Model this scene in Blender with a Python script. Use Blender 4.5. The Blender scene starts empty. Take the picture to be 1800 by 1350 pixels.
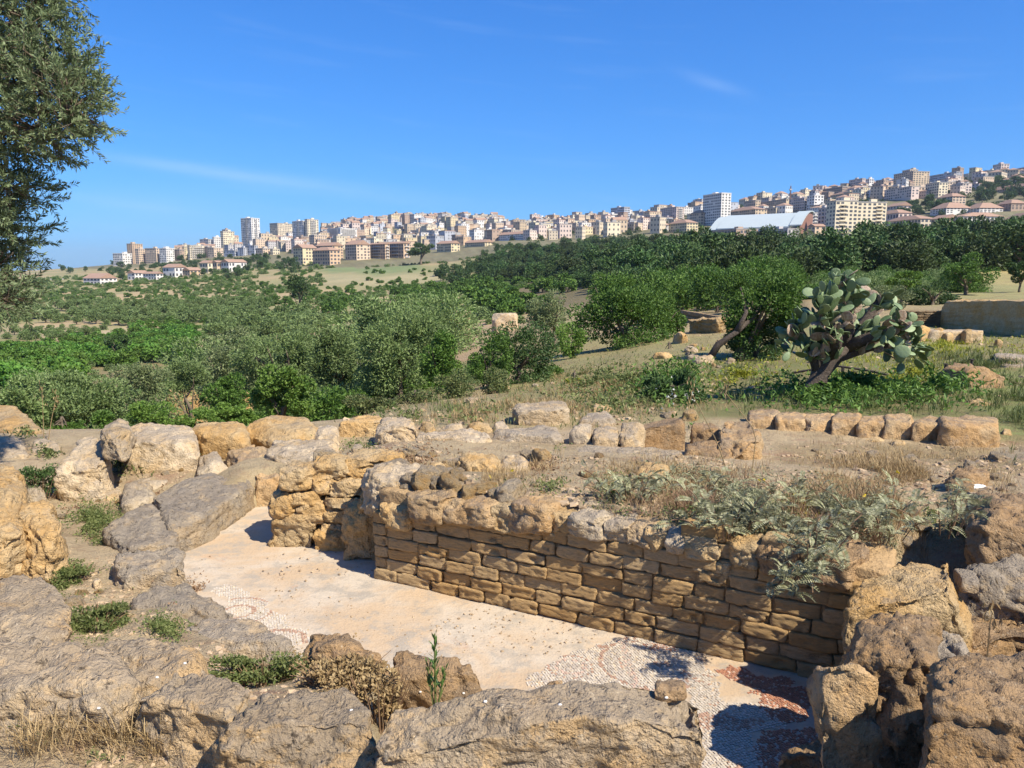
import bpy, math, random
import numpy as np
from mathutils import Matrix, Vector

# ------------------------------------------------------------------ scene, camera, sky, sun
scene = bpy.context.scene
F = 1350.0; PITCH = math.radians(8.3); CZ = 2.6
cam_d = bpy.data.cameras.new("camera"); cam = bpy.data.objects.new("camera", cam_d)
scene.collection.objects.link(cam); scene.camera = cam
cam.location = (0, 0, CZ); cam.rotation_euler = (math.radians(90) - PITCH, 0, 0)
cam_d.sensor_width = 36.0; cam_d.lens = 36.0 * F / 1800.0
cam_d.clip_start = 0.05; cam_d.clip_end = 20000
SUN_AZ = math.radians(131); SUN_EL = math.radians(47)
world = bpy.data.worlds.new("World"); scene.world = world; world.use_nodes = True
def build_world():
    nt = world.node_tree; N = nt.nodes; L = nt.links
    N.clear()
    out = N.new("ShaderNodeOutputWorld"); bg = N.new("ShaderNodeBackground")
    sky = N.new("ShaderNodeTexSky"); sky.sky_type = 'NISHITA'; sky.sun_disc = False
    sky.sun_elevation = SUN_EL; sky.sun_rotation = SUN_AZ
    sky.altitude = 0; sky.air_density = 1.0; sky.dust_density = 0.35; sky.ozone_density = 3.0
    hs = N.new("ShaderNodeCombineColor"); sp = N.new("ShaderNodeSeparateColor"); L.new(sky.outputs[0], sp.inputs[0])
    def grade(i, g, e):                                  # the clear, deep blue of a dry Mediterranean sky
        a = N.new("ShaderNodeMath"); a.operation = 'MULTIPLY'; a.inputs[1].default_value = 0.1405; L.new(sp.outputs[i], a.inputs[0])
        b = N.new("ShaderNodeMath"); b.operation = 'POWER'; b.inputs[1].default_value = e; L.new(a.outputs[0], b.inputs[0])
        c = N.new("ShaderNodeMath"); c.operation = 'MULTIPLY'; c.inputs[1].default_value = g / 0.1405; L.new(b.outputs[0], c.inputs[0])
        L.new(c.outputs[0], hs.inputs[i])
    grade(0, 0.27, 1.12); grade(1, 0.57, 0.86); grade(2, 1.04, 0.70)
    # thin cirrus streaks, high in the air
    tc = N.new("ShaderNodeTexCoord"); sep = N.new("ShaderNodeSeparateXYZ"); L.new(tc.outputs["Generated"], sep.inputs[0])
    def m(op, a, b=None):
        n = N.new("ShaderNodeMath"); n.operation = op
        for i, q in enumerate((a, b)):
            if q is None: continue
            if isinstance(q, (int, float)): n.inputs[i].default_value = q
            else: L.new(q, n.inputs[i])
        return n.outputs[0]
    az = m('ARCTAN2', sep.outputs[0], sep.outputs[1]); el = m('ARCSINE', sep.outputs[2])
    cmb = N.new("ShaderNodeCombineXYZ"); L.new(m('MULTIPLY', az, 5.0), cmb.inputs[0])
    L.new(m('MULTIPLY', m('ADD', el, m('MULTIPLY', az, 0.10)), 55.0), cmb.inputs[1])
    nz = N.new("ShaderNodeTexNoise"); L.new(cmb.outputs[0], nz.inputs["Vector"]); nz.inputs["Scale"].default_value = 1.0
    nz.inputs["Detail"].default_value = 5
    fine = m('SMOOTHSTEP', nz.outputs[0]) if False else nz.outputs[0]
    def wisp(a0, e0, sa, se, slope):
        da = m('DIVIDE', m('SUBTRACT', az, a0), sa)
        de = m('DIVIDE', m('SUBTRACT', m('SUBTRACT', el, e0), m('MULTIPLY', m('SUBTRACT', az, a0), slope)), se)
        q = m('ADD', m('POWER', m('ABSOLUTE', da), 2.0), m('POWER', m('ABSOLUTE', de), 2.0))
        return m('POWER', 2.718, m('MULTIPLY', q, -1.0))
    w1 = wisp(-0.37, 0.118, 0.12, 0.006, -0.09)
    w2 = wisp(-0.25, 0.105, 0.16, 0.010, -0.10)
    w3 = wisp(0.245, 0.222, 0.035, 0.007, -0.35)
    w4 = wisp(-0.43, 0.075, 0.10, 0.02, 0.0)
    tot = m('ADD', m('ADD', m('MULTIPLY', w1, 0.26), m('MULTIPLY', w2, 0.22)), m('ADD', m('MULTIPLY', w3, 0.2), m('MULTIPLY', w4, 0.16)))
    gen = m('MULTIPLY', m('MAXIMUM', m('SUBTRACT', fine, 0.56), 0.0), 0.25)
    fac = m('MINIMUM', m('ADD', m('MULTIPLY', tot, m('MULTIPLY', fine, 1.2)), gen), 0.6)
    mx = N.new("ShaderNodeMixRGB"); L.new(fac, mx.inputs[0]); L.new(hs.outputs[0], mx.inputs[1]); mx.inputs[2].default_value = (4.6, 5.8, 7.4, 1)
    L.new(mx.outputs[0], bg.inputs[0]); bg.inputs[1].default_value = 0.095
    L.new(bg.outputs[0], out.inputs[0])
build_world()
sun_d = bpy.data.lights.new("sun", 'SUN'); sun_d.energy = 5.0; sun_d.angle = math.radians(0.5); sun_d.color = (1.0, 0.92, 0.78)
sun = bpy.data.objects.new("sun", sun_d); scene.collection.objects.link(sun)
sdir = Vector((math.sin(SUN_AZ) * math.cos(SUN_EL), math.cos(SUN_AZ) * math.cos(SUN_EL), math.sin(SUN_EL)))
sun.rotation_euler = sdir.to_track_quat('Z', 'Y').to_euler(); sun.location = (20, -20, 40)
vs = scene.view_settings; vs.view_transform = 'Standard'; vs.look = 'None'; vs.exposure = 0.74; vs.gamma = 1.0; vs.use_curve_mapping = False
scene.cycles.use_denoising = True; scene.cycles.max_bounces = 6; scene.cycles.diffuse_bounces = 3
scene.cycles.transparent_max_bounces = 8; scene.cycles.volume_bounces = 0; scene.cycles.use_adaptive_sampling = True

# ------------------------------------------------------------------ helpers
RNG = np.random.default_rng(7)
C = scene.collection
def dep(v): return PITCH + math.atan((v - 675.0) / F)
def P(u, v, z):
    a = (u - 900) / F; b = (675 - v) / F
    d = np.array([a, math.cos(PITCH) + b * math.sin(PITCH), -math.sin(PITCH) + b * math.cos(PITCH)])
    t = (z - CZ) / d[2]
    return np.array([d[0] * t, d[1] * t, z])
def Py(u, v, y):
    a = (u - 900) / F; b = (675 - v) / F
    d = np.array([a, math.cos(PITCH) + b * math.sin(PITCH), -math.sin(PITCH) + b * math.cos(PITCH)])
    t = y / d[1]
    return np.array([d[0] * t, y, CZ + d[2] * t])
def proj(x, y, z):
    zz = z - CZ
    fw = y * math.cos(PITCH) - zz * math.sin(PITCH); up = y * math.sin(PITCH) + zz * math.cos(PITCH)
    fw = np.maximum(fw, 1e-3)
    return 900 + F * x / fw, 675 - F * up / fw

def hash3(ix, iy, iz, s):
    h = (ix * 374761393 + iy * 668265263 + iz * 2147483647 + s * 974711) & 0xFFFFFFFF
    h = ((h ^ (h >> 13)) * 1274126177) & 0xFFFFFFFF
    h = (h ^ (h >> 16)) & 0xFFFFFFFF
    return (h & 0xFFFFFF) / float(0xFFFFFF)
def vnoise(p, s=0):
    i = np.floor(p).astype(np.int64); f = p - i; w = f * f * f * (f * (f * 6 - 15) + 10)
    r = 0
    for dx in (0, 1):
        for dy in (0, 1):
            for dz in (0, 1):
                ww = (w[:, 0] if dx else 1 - w[:, 0]) * (w[:, 1] if dy else 1 - w[:, 1]) * (w[:, 2] if dz else 1 - w[:, 2])
                r = r + ww * hash3(i[:, 0] + dx, i[:, 1] + dy, i[:, 2] + dz, s)
    return r * 2 - 1
def fbm(p, s=0, o=4, g=0.5):
    r = 0; a = 1.0; q = p.copy()
    for k in range(o):
        r = r + a * vnoise(q, s + k * 17); q = q * 2.03 + 11.3; a *= g
    return r

def mesh_np(name, V, faces, mats=(), smooth=False, uv=None):
    """V (n,3); faces: (m,3) or (m,4) array, or list of such"""
    me = bpy.data.meshes.new(name)
    if not isinstance(faces, list): faces = [faces]
    faces = [np.asarray(f, dtype=np.int64) for f in faces if len(f)]
    V = np.asarray(V, dtype=np.float32)
    me.vertices.add(len(V)); me.vertices.foreach_set("co", V.ravel())
    loops = np.concatenate([f.ravel() for f in faces]).astype(np.int32)
    tot = np.concatenate([np.full(len(f), f.shape[1]) for f in faces]).astype(np.int32)
    st = np.concatenate([[0], np.cumsum(tot)[:-1]]).astype(np.int32)
    me.loops.add(len(loops)); me.loops.foreach_set("vertex_index", loops)
    me.polygons.add(len(tot)); me.polygons.foreach_set("loop_start", st)
    try: me.polygons.foreach_set("loop_total", tot)
    except Exception: pass
    me.update(calc_edges=True)
    me.polygons.foreach_set("use_smooth", np.full(len(tot), bool(smooth)))
    for m in mats: me.materials.append(m)
    me.validate(); return me
def obj(name, me, parent=None, loc=(0, 0, 0)):
    o = bpy.data.objects.new(name, me); C.objects.link(o); o.location = loc
    if parent is not None: o.parent = parent
    return o
def tag(o, label=None, cat=None, group=None, kind=None):
    if label: o["label"] = label
    if cat: o["category"] = cat
    if group: o["group"] = group
    if kind: o["kind"] = kind
    return o
def empty(name, loc, label, cat, group=None, rz=0.0):
    o = bpy.data.objects.new(name, None); C.objects.link(o); o.location = loc; o.rotation_euler = (0, 0, rz)
    o.empty_display_size = 0.2
    return tag(o, label, cat, group)
class MB:
    """collects pieces into one mesh"""
    def __init__(s): s.V = []; s.Fq = []; s.Ft = []; s.n = 0
    def add(s, V, Fq=None, Ft=None):
        V = np.asarray(V, float)
        if Fq is not None and len(Fq): s.Fq.append(np.asarray(Fq) + s.n)
        if Ft is not None and len(Ft): s.Ft.append(np.asarray(Ft) + s.n)
        s.V.append(V); s.n += len(V)
    def box(s, c, d, rz=0.0, top=1.0):
        x, y, z = np.array(d) / 2.0
        b = np.array([[-x, -y, -z], [x, -y, -z], [x, y, -z], [-x, y, -z], [-x * top, -y * top, z], [x * top, -y * top, z], [x * top, y * top, z], [-x * top, y * top, z]])
        cs, sn = math.cos(rz), math.sin(rz)
        R = np.array([[cs, -sn, 0], [sn, cs, 0], [0, 0, 1]])
        s.add(b @ R.T + np.array(c), [[0, 3, 2, 1], [4, 5, 6, 7], [0, 1, 5, 4], [1, 2, 6, 5], [2, 3, 7, 6], [3, 0, 4, 7]])
    def tube(s, pts, rad, seg=7, rough=0.0, seed=0):
        pts = np.asarray(pts, float); n = len(pts); rad = np.broadcast_to(np.asarray(rad, float), (n,))
        T = np.gradient(pts, axis=0); T /= np.linalg.norm(T, axis=1)[:, None] + 1e-9
        ref = np.array([0.3, 0.2, 1.0]) if abs(T[:, 2]).mean() < 0.8 else np.array([1.0, 0.2, 0.1])
        A = np.cross(T, ref); A /= np.linalg.norm(A, axis=1)[:, None] + 1e-9; B = np.cross(T, A)
        th = np.linspace(0, 2 * math.pi, seg, endpoint=False)
        rr = rad[:, None] * np.ones((1, seg))
        if rough:
            q = np.stack([np.repeat(np.arange(n) * 0.7, seg), np.tile(np.cos(th) * 1.6, n), np.tile(np.sin(th) * 1.6, n)], 1) + seed * 7.1
            rr = rr * (1 + rough * fbm(q, seed, 3).reshape(n, seg))
        V = pts[:, None, :] + rr[:, :, None] * (np.cos(th)[None, :, None] * A[:, None, :] + np.sin(th)[None, :, None] * B[:, None, :])
        idx = np.arange(n * seg).reshape(n, seg)
        a = idx[:-1]; b = idx[1:]
        Fq = np.stack([a, np.roll(a, -1, 1), np.roll(b, -1, 1), b], -1).reshape(-1, 4)
        V = np.concatenate([V.reshape(-1, 3), pts[-1:], pts[:1]])
        last = idx[-1]; first = idx[0]
        Ft = [[last[i], last[(i + 1) % seg], n * seg] for i in range(seg)] + [[first[(i + 1) % seg], first[i], n * seg + 1] for i in range(seg)]
        s.add(V, Fq, Ft)
    def mesh(s, name, mats=(), smooth=False):
        V = np.concatenate(s.V); Fs = []
        if s.Fq: Fs.append(np.concatenate(s.Fq))
        if s.Ft: Fs.append(np.concatenate(s.Ft))
        return mesh_np(name, V, Fs, mats, smooth)

# ------------------------------------------------------------------ materials
class NB:
    def __init__(s, name):
        s.m = bpy.data.materials.new(name); s.m.use_nodes = True; s.t = s.m.node_tree; s.N = s.t.nodes; s.L = s.t.links
        s.p = s.N["Principled BSDF"]; s.p.inputs["Roughness"].default_value = 0.9
        s.p.inputs["Specular IOR Level"].default_value = 0.2
        s.out = s.N["Material Output"]
    def new(s, t, **k):
        n = s.N.new(t)
        for a, b in k.items(): setattr(n, a, b)
        return n
    def link(s, a, b): s.L.new(a, b)
    def setin(s, sock, v):
        if hasattr(v, "is_output") or isinstance(v, bpy.types.NodeSocket): s.L.new(v, sock)
        elif isinstance(v, (tuple, list)) and len(v) == 3 and sock.type == 'RGBA': sock.default_value = (*v, 1)
        else: sock.default_value = v
    def math(s, op, a, b=0.0, c=None):
        n = s.new("ShaderNodeMath", operation=op); s.setin(n.inputs[0], a); s.setin(n.inputs[1], b)
        if c is not None: s.setin(n.inputs[2], c)
        return n.outputs[0]
    def noise(s, vec, scale, detail=4, rough=0.55, dist=0.0):
        n = s.new("ShaderNodeTexNoise"); s.setin(n.inputs["Vector"], vec); n.inputs["Scale"].default_value = scale
        n.inputs["Detail"].default_value = detail; n.inputs["Roughness"].default_value = rough; n.inputs["Distortion"].default_value = dist
        return n.outputs[0]
    def vor(s, vec, scale, out="Distance", feature='F1'):
        n = s.new("ShaderNodeTexVoronoi", feature=feature); s.setin(n.inputs["Vector"], vec); n.inputs["Scale"].default_value = scale
        return n.outputs[out]
    def ramp(s, f, lo, hi):
        n = s.new("ShaderNodeMapRange", interpolation_type='SMOOTHSTEP'); s.setin(n.inputs[0], f); n.inputs[1].default_value = lo; n.inputs[2].default_value = hi
        return n.outputs[0]
    def mix(s, f, a, b, mode='MIX'):
        n = s.new("ShaderNodeMixRGB", blend_type=mode); s.setin(n.inputs[0], f); s.setin(n.inputs[1], a); s.setin(n.inputs[2], b)
        return n.outputs[0]
    def ocoord(s, rnd=True):
        tc = s.new("ShaderNodeTexCoord")
        if not rnd: return tc.outputs["Object"]
        oi = s.new("ShaderNodeObjectInfo"); v = s.new("ShaderNodeVectorMath", operation='SCALE'); v.inputs[0].default_value = (37.0, 91.0, 53.0)
        s.L.new(oi.outputs["Random"], v.inputs[3]); a = s.new("ShaderNodeVectorMath", operation='ADD')
        s.L.new(tc.outputs["Object"], a.inputs[0]); s.L.new(v.outputs[0], a.inputs[1]); return a.outputs[0]
    def rand(s): return s.new("ShaderNodeObjectInfo").outputs["Random"]
    def island(s): return s.new("ShaderNodeNewGeometry").outputs["Random Per Island"]
    def up(s):
        g = s.new("ShaderNodeNewGeometry"); x = s.new("ShaderNodeSeparateXYZ"); s.L.new(g.outputs["Normal"], x.inputs[0]); return x.outputs[2]
    def bump(s, h, strength, dist):
        b = s.new("ShaderNodeBump"); b.inputs["Strength"].default_value = strength; b.inputs["Distance"].default_value = dist
        s.setin(b.inputs["Height"], h); s.L.new(b.outputs[0], s.p.inputs["Normal"])
    def color(s, c): s.setin(s.p.inputs["Base Color"], c)

def rock_mat(name, warm, pale, grey, lichen, scale=1.0, spots=0.5, top=0.5):
    b = NB(name); co = b.ocoord()
    n1 = b.noise(co, 2.2 * scale, 5, 0.6, 0.4); n2 = b.noise(co, 9 * scale, 6, 0.65); n3 = b.noise(co, 55 * scale, 4, 0.7)
    c = b.mix(b.ramp(n1, 0.35, 0.65), warm, pale)
    # grey lichen crust: broken patches, commoner on the weathered upper surface
    cov = b.math('ADD', b.noise(co, 3.1 * scale, 7, 0.68, 0.8), b.math('MULTIPLY', b.math('MAXIMUM', b.up(), 0.0), 0.16 * top))
    pat = b.ramp(b.math('ADD', cov, b.math('MULTIPLY', b.math('SUBTRACT', n3, 0.5), 0.35)), 0.66 - 0.26 * lichen, 0.74 - 0.2 * lichen)
    c = b.mix(b.math('MULTIPLY', pat, min(1.0, 0.5 + lichen * 0.5)), c, grey)
    # dark pits and pale specks
    sp = b.ramp(b.math('ADD', b.noise(co, 17 * scale, 6, 0.78), b.math('MULTIPLY', b.math('SUBTRACT', n2, 0.5), 0.3)), 0.55, 0.66)
    c = b.mix(b.math('MULTIPLY', sp, min(.95, 0.68 * spots)), c, (grey[0] * 0.30, grey[1] * 0.28, grey[2] * 0.26))
    ps = b.ramp(b.noise(co, 30 * scale, 4, 0.7), 0.60, 0.70)
    c = b.mix(b.math('MULTIPLY', ps, min(.9, 0.55 * spots)), c, (0.55, 0.45, 0.31))
    c = b.mix(0.45, c, b.mix(b.ramp(n2, 0.3, 0.7), (0.55, 0.53, 0.5), (1, 1, 1)), 'MULTIPLY')
    hv = b.new("ShaderNodeHueSaturation"); b.setin(hv.inputs["Color"], c); b.setin(hv.inputs["Value"], b.math('ADD', 0.9, b.math('MULTIPLY', b.rand(), 0.25)))
    b.color(hv.outputs[0])
    pit = b.ramp(b.vor(co, 34 * scale), 0.0, 0.33)
    h = b.math('ADD', b.math('MULTIPLY', n2, 1.0), b.math('ADD', b.math('MULTIPLY', n3, 0.30), b.math('MULTIPLY', pit, 0.14)))
    b.bump(h, 1.0, 0.075 / scale)
    return b.m
M = {}
M['rock_fore'] = rock_mat('weathered_grey_sandstone', (0.48, 0.32, 0.16), (0.47, 0.355, 0.22), (0.325, 0.26, 0.185), 0.56, 1.0, 1.4, 0.9)
M['rock_ochre'] = rock_mat('ochre_sandstone', (0.56, 0.345, 0.135), (0.56, 0.41, 0.225), (0.36, 0.275, 0.18), 0.25, 0.9, 0.7, 0.5)
M['rock_pale'] = rock_mat('pale_sandstone', (0.56, 0.40, 0.22), (0.60, 0.48, 0.325), (0.38, 0.315, 0.24), 0.40, 1.0, 0.65, 0.9)
M['rock_grey'] = rock_mat('lichen_grey_sandstone', (0.45, 0.33, 0.20), (0.49, 0.395, 0.275), (0.32, 0.27, 0.21), 0.62, 1.2, 1.15, 0.8)
M['rock_brown'] = rock_mat('brown_rough_sandstone', (0.38, 0.235, 0.11), (0.37, 0.25, 0.14), (0.20, 0.145, 0.095), 0.42, 1.2, 1.2, 0.5)
M['rock_red'] = rock_mat('orange_brown_sandstone', (0.49, 0.305, 0.14), (0.51, 0.365, 0.205), (0.29, 0.22, 0.155), 0.36, 1.2, 0.85, 0.7)

def brick_mat():
    b = NB('golden_tuff_brick'); tc = b.new("ShaderNodeTexCoord"); oi = b.new("ShaderNodeObjectInfo")
    v = b.new("ShaderNodeVectorMath", operation='SCALE'); v.inputs[0].default_value = (17, 31, 23); b.link(oi.outputs["Random"], v.inputs[3])
    a = b.new("ShaderNodeVectorMath", operation='ADD'); b.link(tc.outputs["Object"], a.inputs[0]); b.link(v.outputs[0], a.inputs[1]); co = a.outputs[0]
    n1 = b.noise(co, 6, 5, 0.6); n2 = b.noise(co, 40, 4, 0.7)
    c = b.mix(b.rand(), (0.70, 0.42, 0.165), (0.78, 0.55, 0.29))
    c = b.mix(b.math('MULTIPLY', b.ramp(n1, 0.42, 0.7), .7), c, (0.50, 0.325, 0.155)); c = b.mix(b.math('MULTIPLY', b.ramp(n2, 0.52, 0.66), 0.55), c, (0.60, 0.43, 0.20)); c = b.mix(b.math('MULTIPLY', b.ramp(b.noise(co, 22, 5, .75), 0.58, 0.70), 0.5), c, (0.26, 0.165, 0.08))
    b.color(c); b.bump(b.math('ADD', n1, b.math('MULTIPLY', n2, 0.8)), 1.0, 0.035); return b.m
M['brick'] = brick_mat()
def mortar_mat():
    b = NB('earth_mortar'); co = b.ocoord(False); n = b.noise(co, 12, 5, 0.65)
    b.color(b.mix(n, (0.30, 0.19, 0.09), (0.48, 0.33, 0.17))); b.bump(n, 1.0, 0.05); return b.m
M['mortar'] = mortar_mat()
def floor_mat():
    b = NB('worn_plaster_floor'); co = b.ocoord(False)
    n1 = b.noise(co, 1.3, 6, 0.62, 0.5); n2 = b.noise(co, 7, 6, 0.7); n3 = b.noise(co, 60, 3, 0.7)
    c = b.mix(b.ramp(n1, 0.38, 0.62), (0.47, 0.345, 0.22), (0.50, 0.42, 0.32))
    c = b.mix(b.math('MULTIPLY', b.ramp(b.math('ADD', b.math('MULTIPLY', n2, .6), b.math('MULTIPLY', b.noise(co, 1.9, 5, .7, .6), .4)), 0.48, 0.60), 0.75), c, (0.33, 0.29, 0.235))
    c = b.mix(b.math('MULTIPLY', b.ramp(b.noise(co, 2.6, 5, 0.7, 1.0), 0.6, 0.72), 0.6), c, (0.45, 0.27, 0.16))
    c = b.mix(b.math('MULTIPLY', b.ramp(n3, 0.56, 0.7), 0.5), c, (0.25, 0.20, 0.14))
    b.color(c); b.bump(b.math('ADD', n2, b.math('MULTIPLY', n3, 0.3)), 0.7, 0.02); return b.m
M['floor'] = floor_mat()
def attr_mat(name, rough=0.8, var=0.15):
    b = NB(name); a = b.new("ShaderNodeAttribute"); a.attribute_name = "col"
    hv = b.new("ShaderNodeHueSaturation"); b.link(a.outputs["Color"], hv.inputs["Color"]); b.setin(hv.inputs["Value"], b.math('ADD', 1 - var, b.math('MULTIPLY', b.island(), 2 * var)))
    b.color(hv.outputs[0]); b.p.inputs["Roughness"].default_value = rough; return b.m
M['tess'] = attr_mat('mosaic_tesserae', 0.7, 0.16)
def leaf_mat(name, c1, c2, trans=0.25, rough=0.55, obj_var=0.25, spec=0.3, hue=0.0):
    b = NB(name); isl = b.island()
    c = b.mix(isl, c1, c2)
    hv = b.new("ShaderNodeHueSaturation"); b.setin(hv.inputs["Color"], c)
    b.setin(hv.inputs["Value"], b.math('ADD', 1 - obj_var / 2, b.math('MULTIPLY', b.rand(), obj_var)))
    if hue: b.setin(hv.inputs["Hue"], b.math('ADD', 0.5 - hue / 2, b.math('MULTIPLY', b.rand(), hue)))
    c = hv.outputs[0]; b.color(c); b.p.inputs["Roughness"].default_value = rough; b.p.inputs["Specular IOR Level"].default_value = spec
    tr = b.new("ShaderNodeBsdfTranslucent"); b.link(c, tr.inputs["Color"])
    ms = b.new("ShaderNodeMixShader"); ms.inputs[0].default_value = trans
    b.link(b.p.outputs[0], ms.inputs[1]); b.link(tr.outputs[0], ms.inputs[2]); b.link(ms.outputs[0], b.out.inputs["Surface"])
    return b.m
M['olive'] = leaf_mat('olive_leaves', (0.075, 0.125, 0.03), (0.24, 0.31, 0.115), 0.22)
M['olive_near'] = leaf_mat('olive_leaves_close', (0.085, 0.125, 0.045), (0.24, 0.295, 0.15), 0.22)
M['green'] = leaf_mat('green_leaves', (0.04, 0.095, 0.014), (0.155, 0.26, 0.048), 0.3)
M['bright'] = leaf_mat('bright_green_leaves', (0.075, 0.15, 0.022), (0.19, 0.29, 0.055), 0.3)
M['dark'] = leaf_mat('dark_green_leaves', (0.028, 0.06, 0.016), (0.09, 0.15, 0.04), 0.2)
M['pine'] = leaf_mat('pine_needles', (0.028, 0.058, 0.016), (0.10, 0.155, 0.042), 0.15, obj_var=0.7, hue=0.04)
M['grey_tree'] = leaf_mat('grey_green_leaves', (0.11, 0.15, 0.055), (0.27, 0.31, 0.14), 0.22)
M['citrus'] = leaf_mat('citrus_leaves', (0.055, 0.13, 0.018), (0.145, 0.26, 0.04), 0.25, obj_var=0.5, hue=0.03)
M['lentisk'] = leaf_mat('lentisk_leaves', (0.06, 0.10, 0.03), (0.19, 0.20, 0.07), 0.2)
M['silver'] = leaf_mat('silver_leaves', (0.20, 0.205, 0.10), (0.38, 0.37, 0.235), 0.15, 0.85, spec=0.08)
M['straw'] = leaf_mat('dry_straw', (0.24, 0.155, 0.07), (0.46, 0.34, 0.17), 0.2, 0.7)
M['straw_red'] = leaf_mat('dry_brown_stalks', (0.16, 0.09, 0.05), (0.36, 0.23, 0.13), 0.15, 0.8)
M['weed'] = leaf_mat('weed_leaves', (0.065, 0.10, 0.022), (0.22, 0.24, 0.085), 0.3)
M['yellow'] = leaf_mat('yellow_petals', (0.65, 0.50, 0.02), (0.80, 0.66, 0.05), 0.3)
M['yellow_green'] = leaf_mat('yellow_green_leaves', (0.22, 0.26, 0.03), (0.46, 0.44, 0.05), 0.3)
M['white_flower'] = leaf_mat('white_petals', (0.65, 0.66, 0.58), (0.8, 0.8, 0.74), 0.3)
def bark_mat(name, c1, c2):
    b = NB(name); co = b.ocoord(); n = b.noise(co, 9, 5, 0.7, 1.5); b.color(b.mix(n, c1, c2)); b.bump(n, 1.0, 0.06); return b.m
M['bark'] = bark_mat('grey_bark', (0.10, 0.075, 0.05), (0.24, 0.19, 0.14))
M['bark_dark'] = bark_mat('dark_bark', (0.05, 0.037, 0.03), (0.15, 0.12, 0.095))
def pad_mat():
    b = NB('cactus_pad'); co = b.ocoord(); n = b.noise(co, 8, 3, 0.6); r = b.rand()
    c = b.mix(b.ramp(r, 0.1, 0.9), (0.075, 0.12, 0.045), (0.22, 0.285, 0.14))
    c = b.mix(b.math('MULTIPLY', b.ramp(n, 0.5, 0.75), 0.45), c, (0.26, 0.29, 0.19))
    d = b.ramp(b.vor(co, 16), 0.12, 0.05); c = b.mix(b.math('MULTIPLY', d, 0.6), c, (0.28, 0.25, 0.14))
    b.color(c); b.p.inputs["Roughness"].default_value = 0.5; b.p.inputs["Specular IOR Level"].default_value = 0.35; b.bump(n, 0.4, 0.02); return b.m
M['pad'] = pad_mat()
def padb_mat():
    b = NB('withered_cactus_pad'); co = b.ocoord(); n = b.noise(co, 7, 5, 0.65)
    b.color(b.mix(b.ramp(n, 0.35, 0.68), (0.30, 0.20, 0.14), (0.46, 0.38, 0.28))); b.bump(n, 0.8, 0.03); return b.m
M['pad_dry'] = padb_mat()
def plain(name, c, rough=0.8, nscale=0.0, amt=0.2, metal=0.0):
    b = NB(name)
    if nscale:
        n = b.noise(b.ocoord(), nscale, 4, 0.6); b.color(b.mix(n, tuple(x * (1 - amt) for x in c), tuple(min(1, x * (1 + amt)) for x in c)))
    else: b.color(c)
    b.p.inputs["Roughness"].default_value = rough; b.p.inputs["Metallic"].default_value = metal; return b.m
M['iron'] = plain('rusty_dark_iron', (0.05, 0.04, 0.035), 0.7, 20)
M['marble'] = plain('white_marble', (0.70, 0.68, 0.63), 0.5, 14, 0.15)
M['shell'] = plain('bleached_shell', (0.62, 0.59, 0.54), 0.7, 60, .3)

def ground_mat():
    b = NB('dry_earth'); tc = b.new("ShaderNodeTexCoord"); co = tc.outputs["Object"]
    a = b.new("ShaderNodeAttribute"); a.attribute_name = "col"
    n1 = b.noise(co, 0.9, 6, 0.65); n2 = b.noise(co, 6.0, 6, 0.7); n3 = b.noise(co, 45, 4, 0.7); n0 = b.noise(co, 0.035, 6, 0.6)
    c = a.outputs["Color"]
    c = b.mix(0.55, c, b.mix(b.ramp(n0, 0.35, 0.65), (0.72, 0.78, 0.66), (1.12, 1.06, 0.98)), 'MULTIPLY')
    c = b.mix(b.math('MULTIPLY', b.ramp(n1, 0.48, 0.64), 0.5), c, (0.22, 0.16, 0.08))
    c = b.mix(b.math('MULTIPLY', b.ramp(n2, 0.47, 0.66), 0.45), c, (0.27, 0.17, 0.10))
    c = b.mix(b.math('MULTIPLY', b.ramp(b.noise(co, 1.6, 5, .7, .5), 0.56, 0.68), 0.45), c, (0.30, 0.145, 0.10))
    c = b.mix(b.math('MULTIPLY', b.ramp(n3, 0.55, 0.72), 0.45), c, (0.48, 0.39, 0.27))
    b.color(c); b.bump(b.math('ADD', b.math('MULTIPLY', n2, 1.0), b.math('MULTIPLY', n3, 0.45)), 1.0, 0.08); return b.m
M['ground'] = ground_mat()
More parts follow.
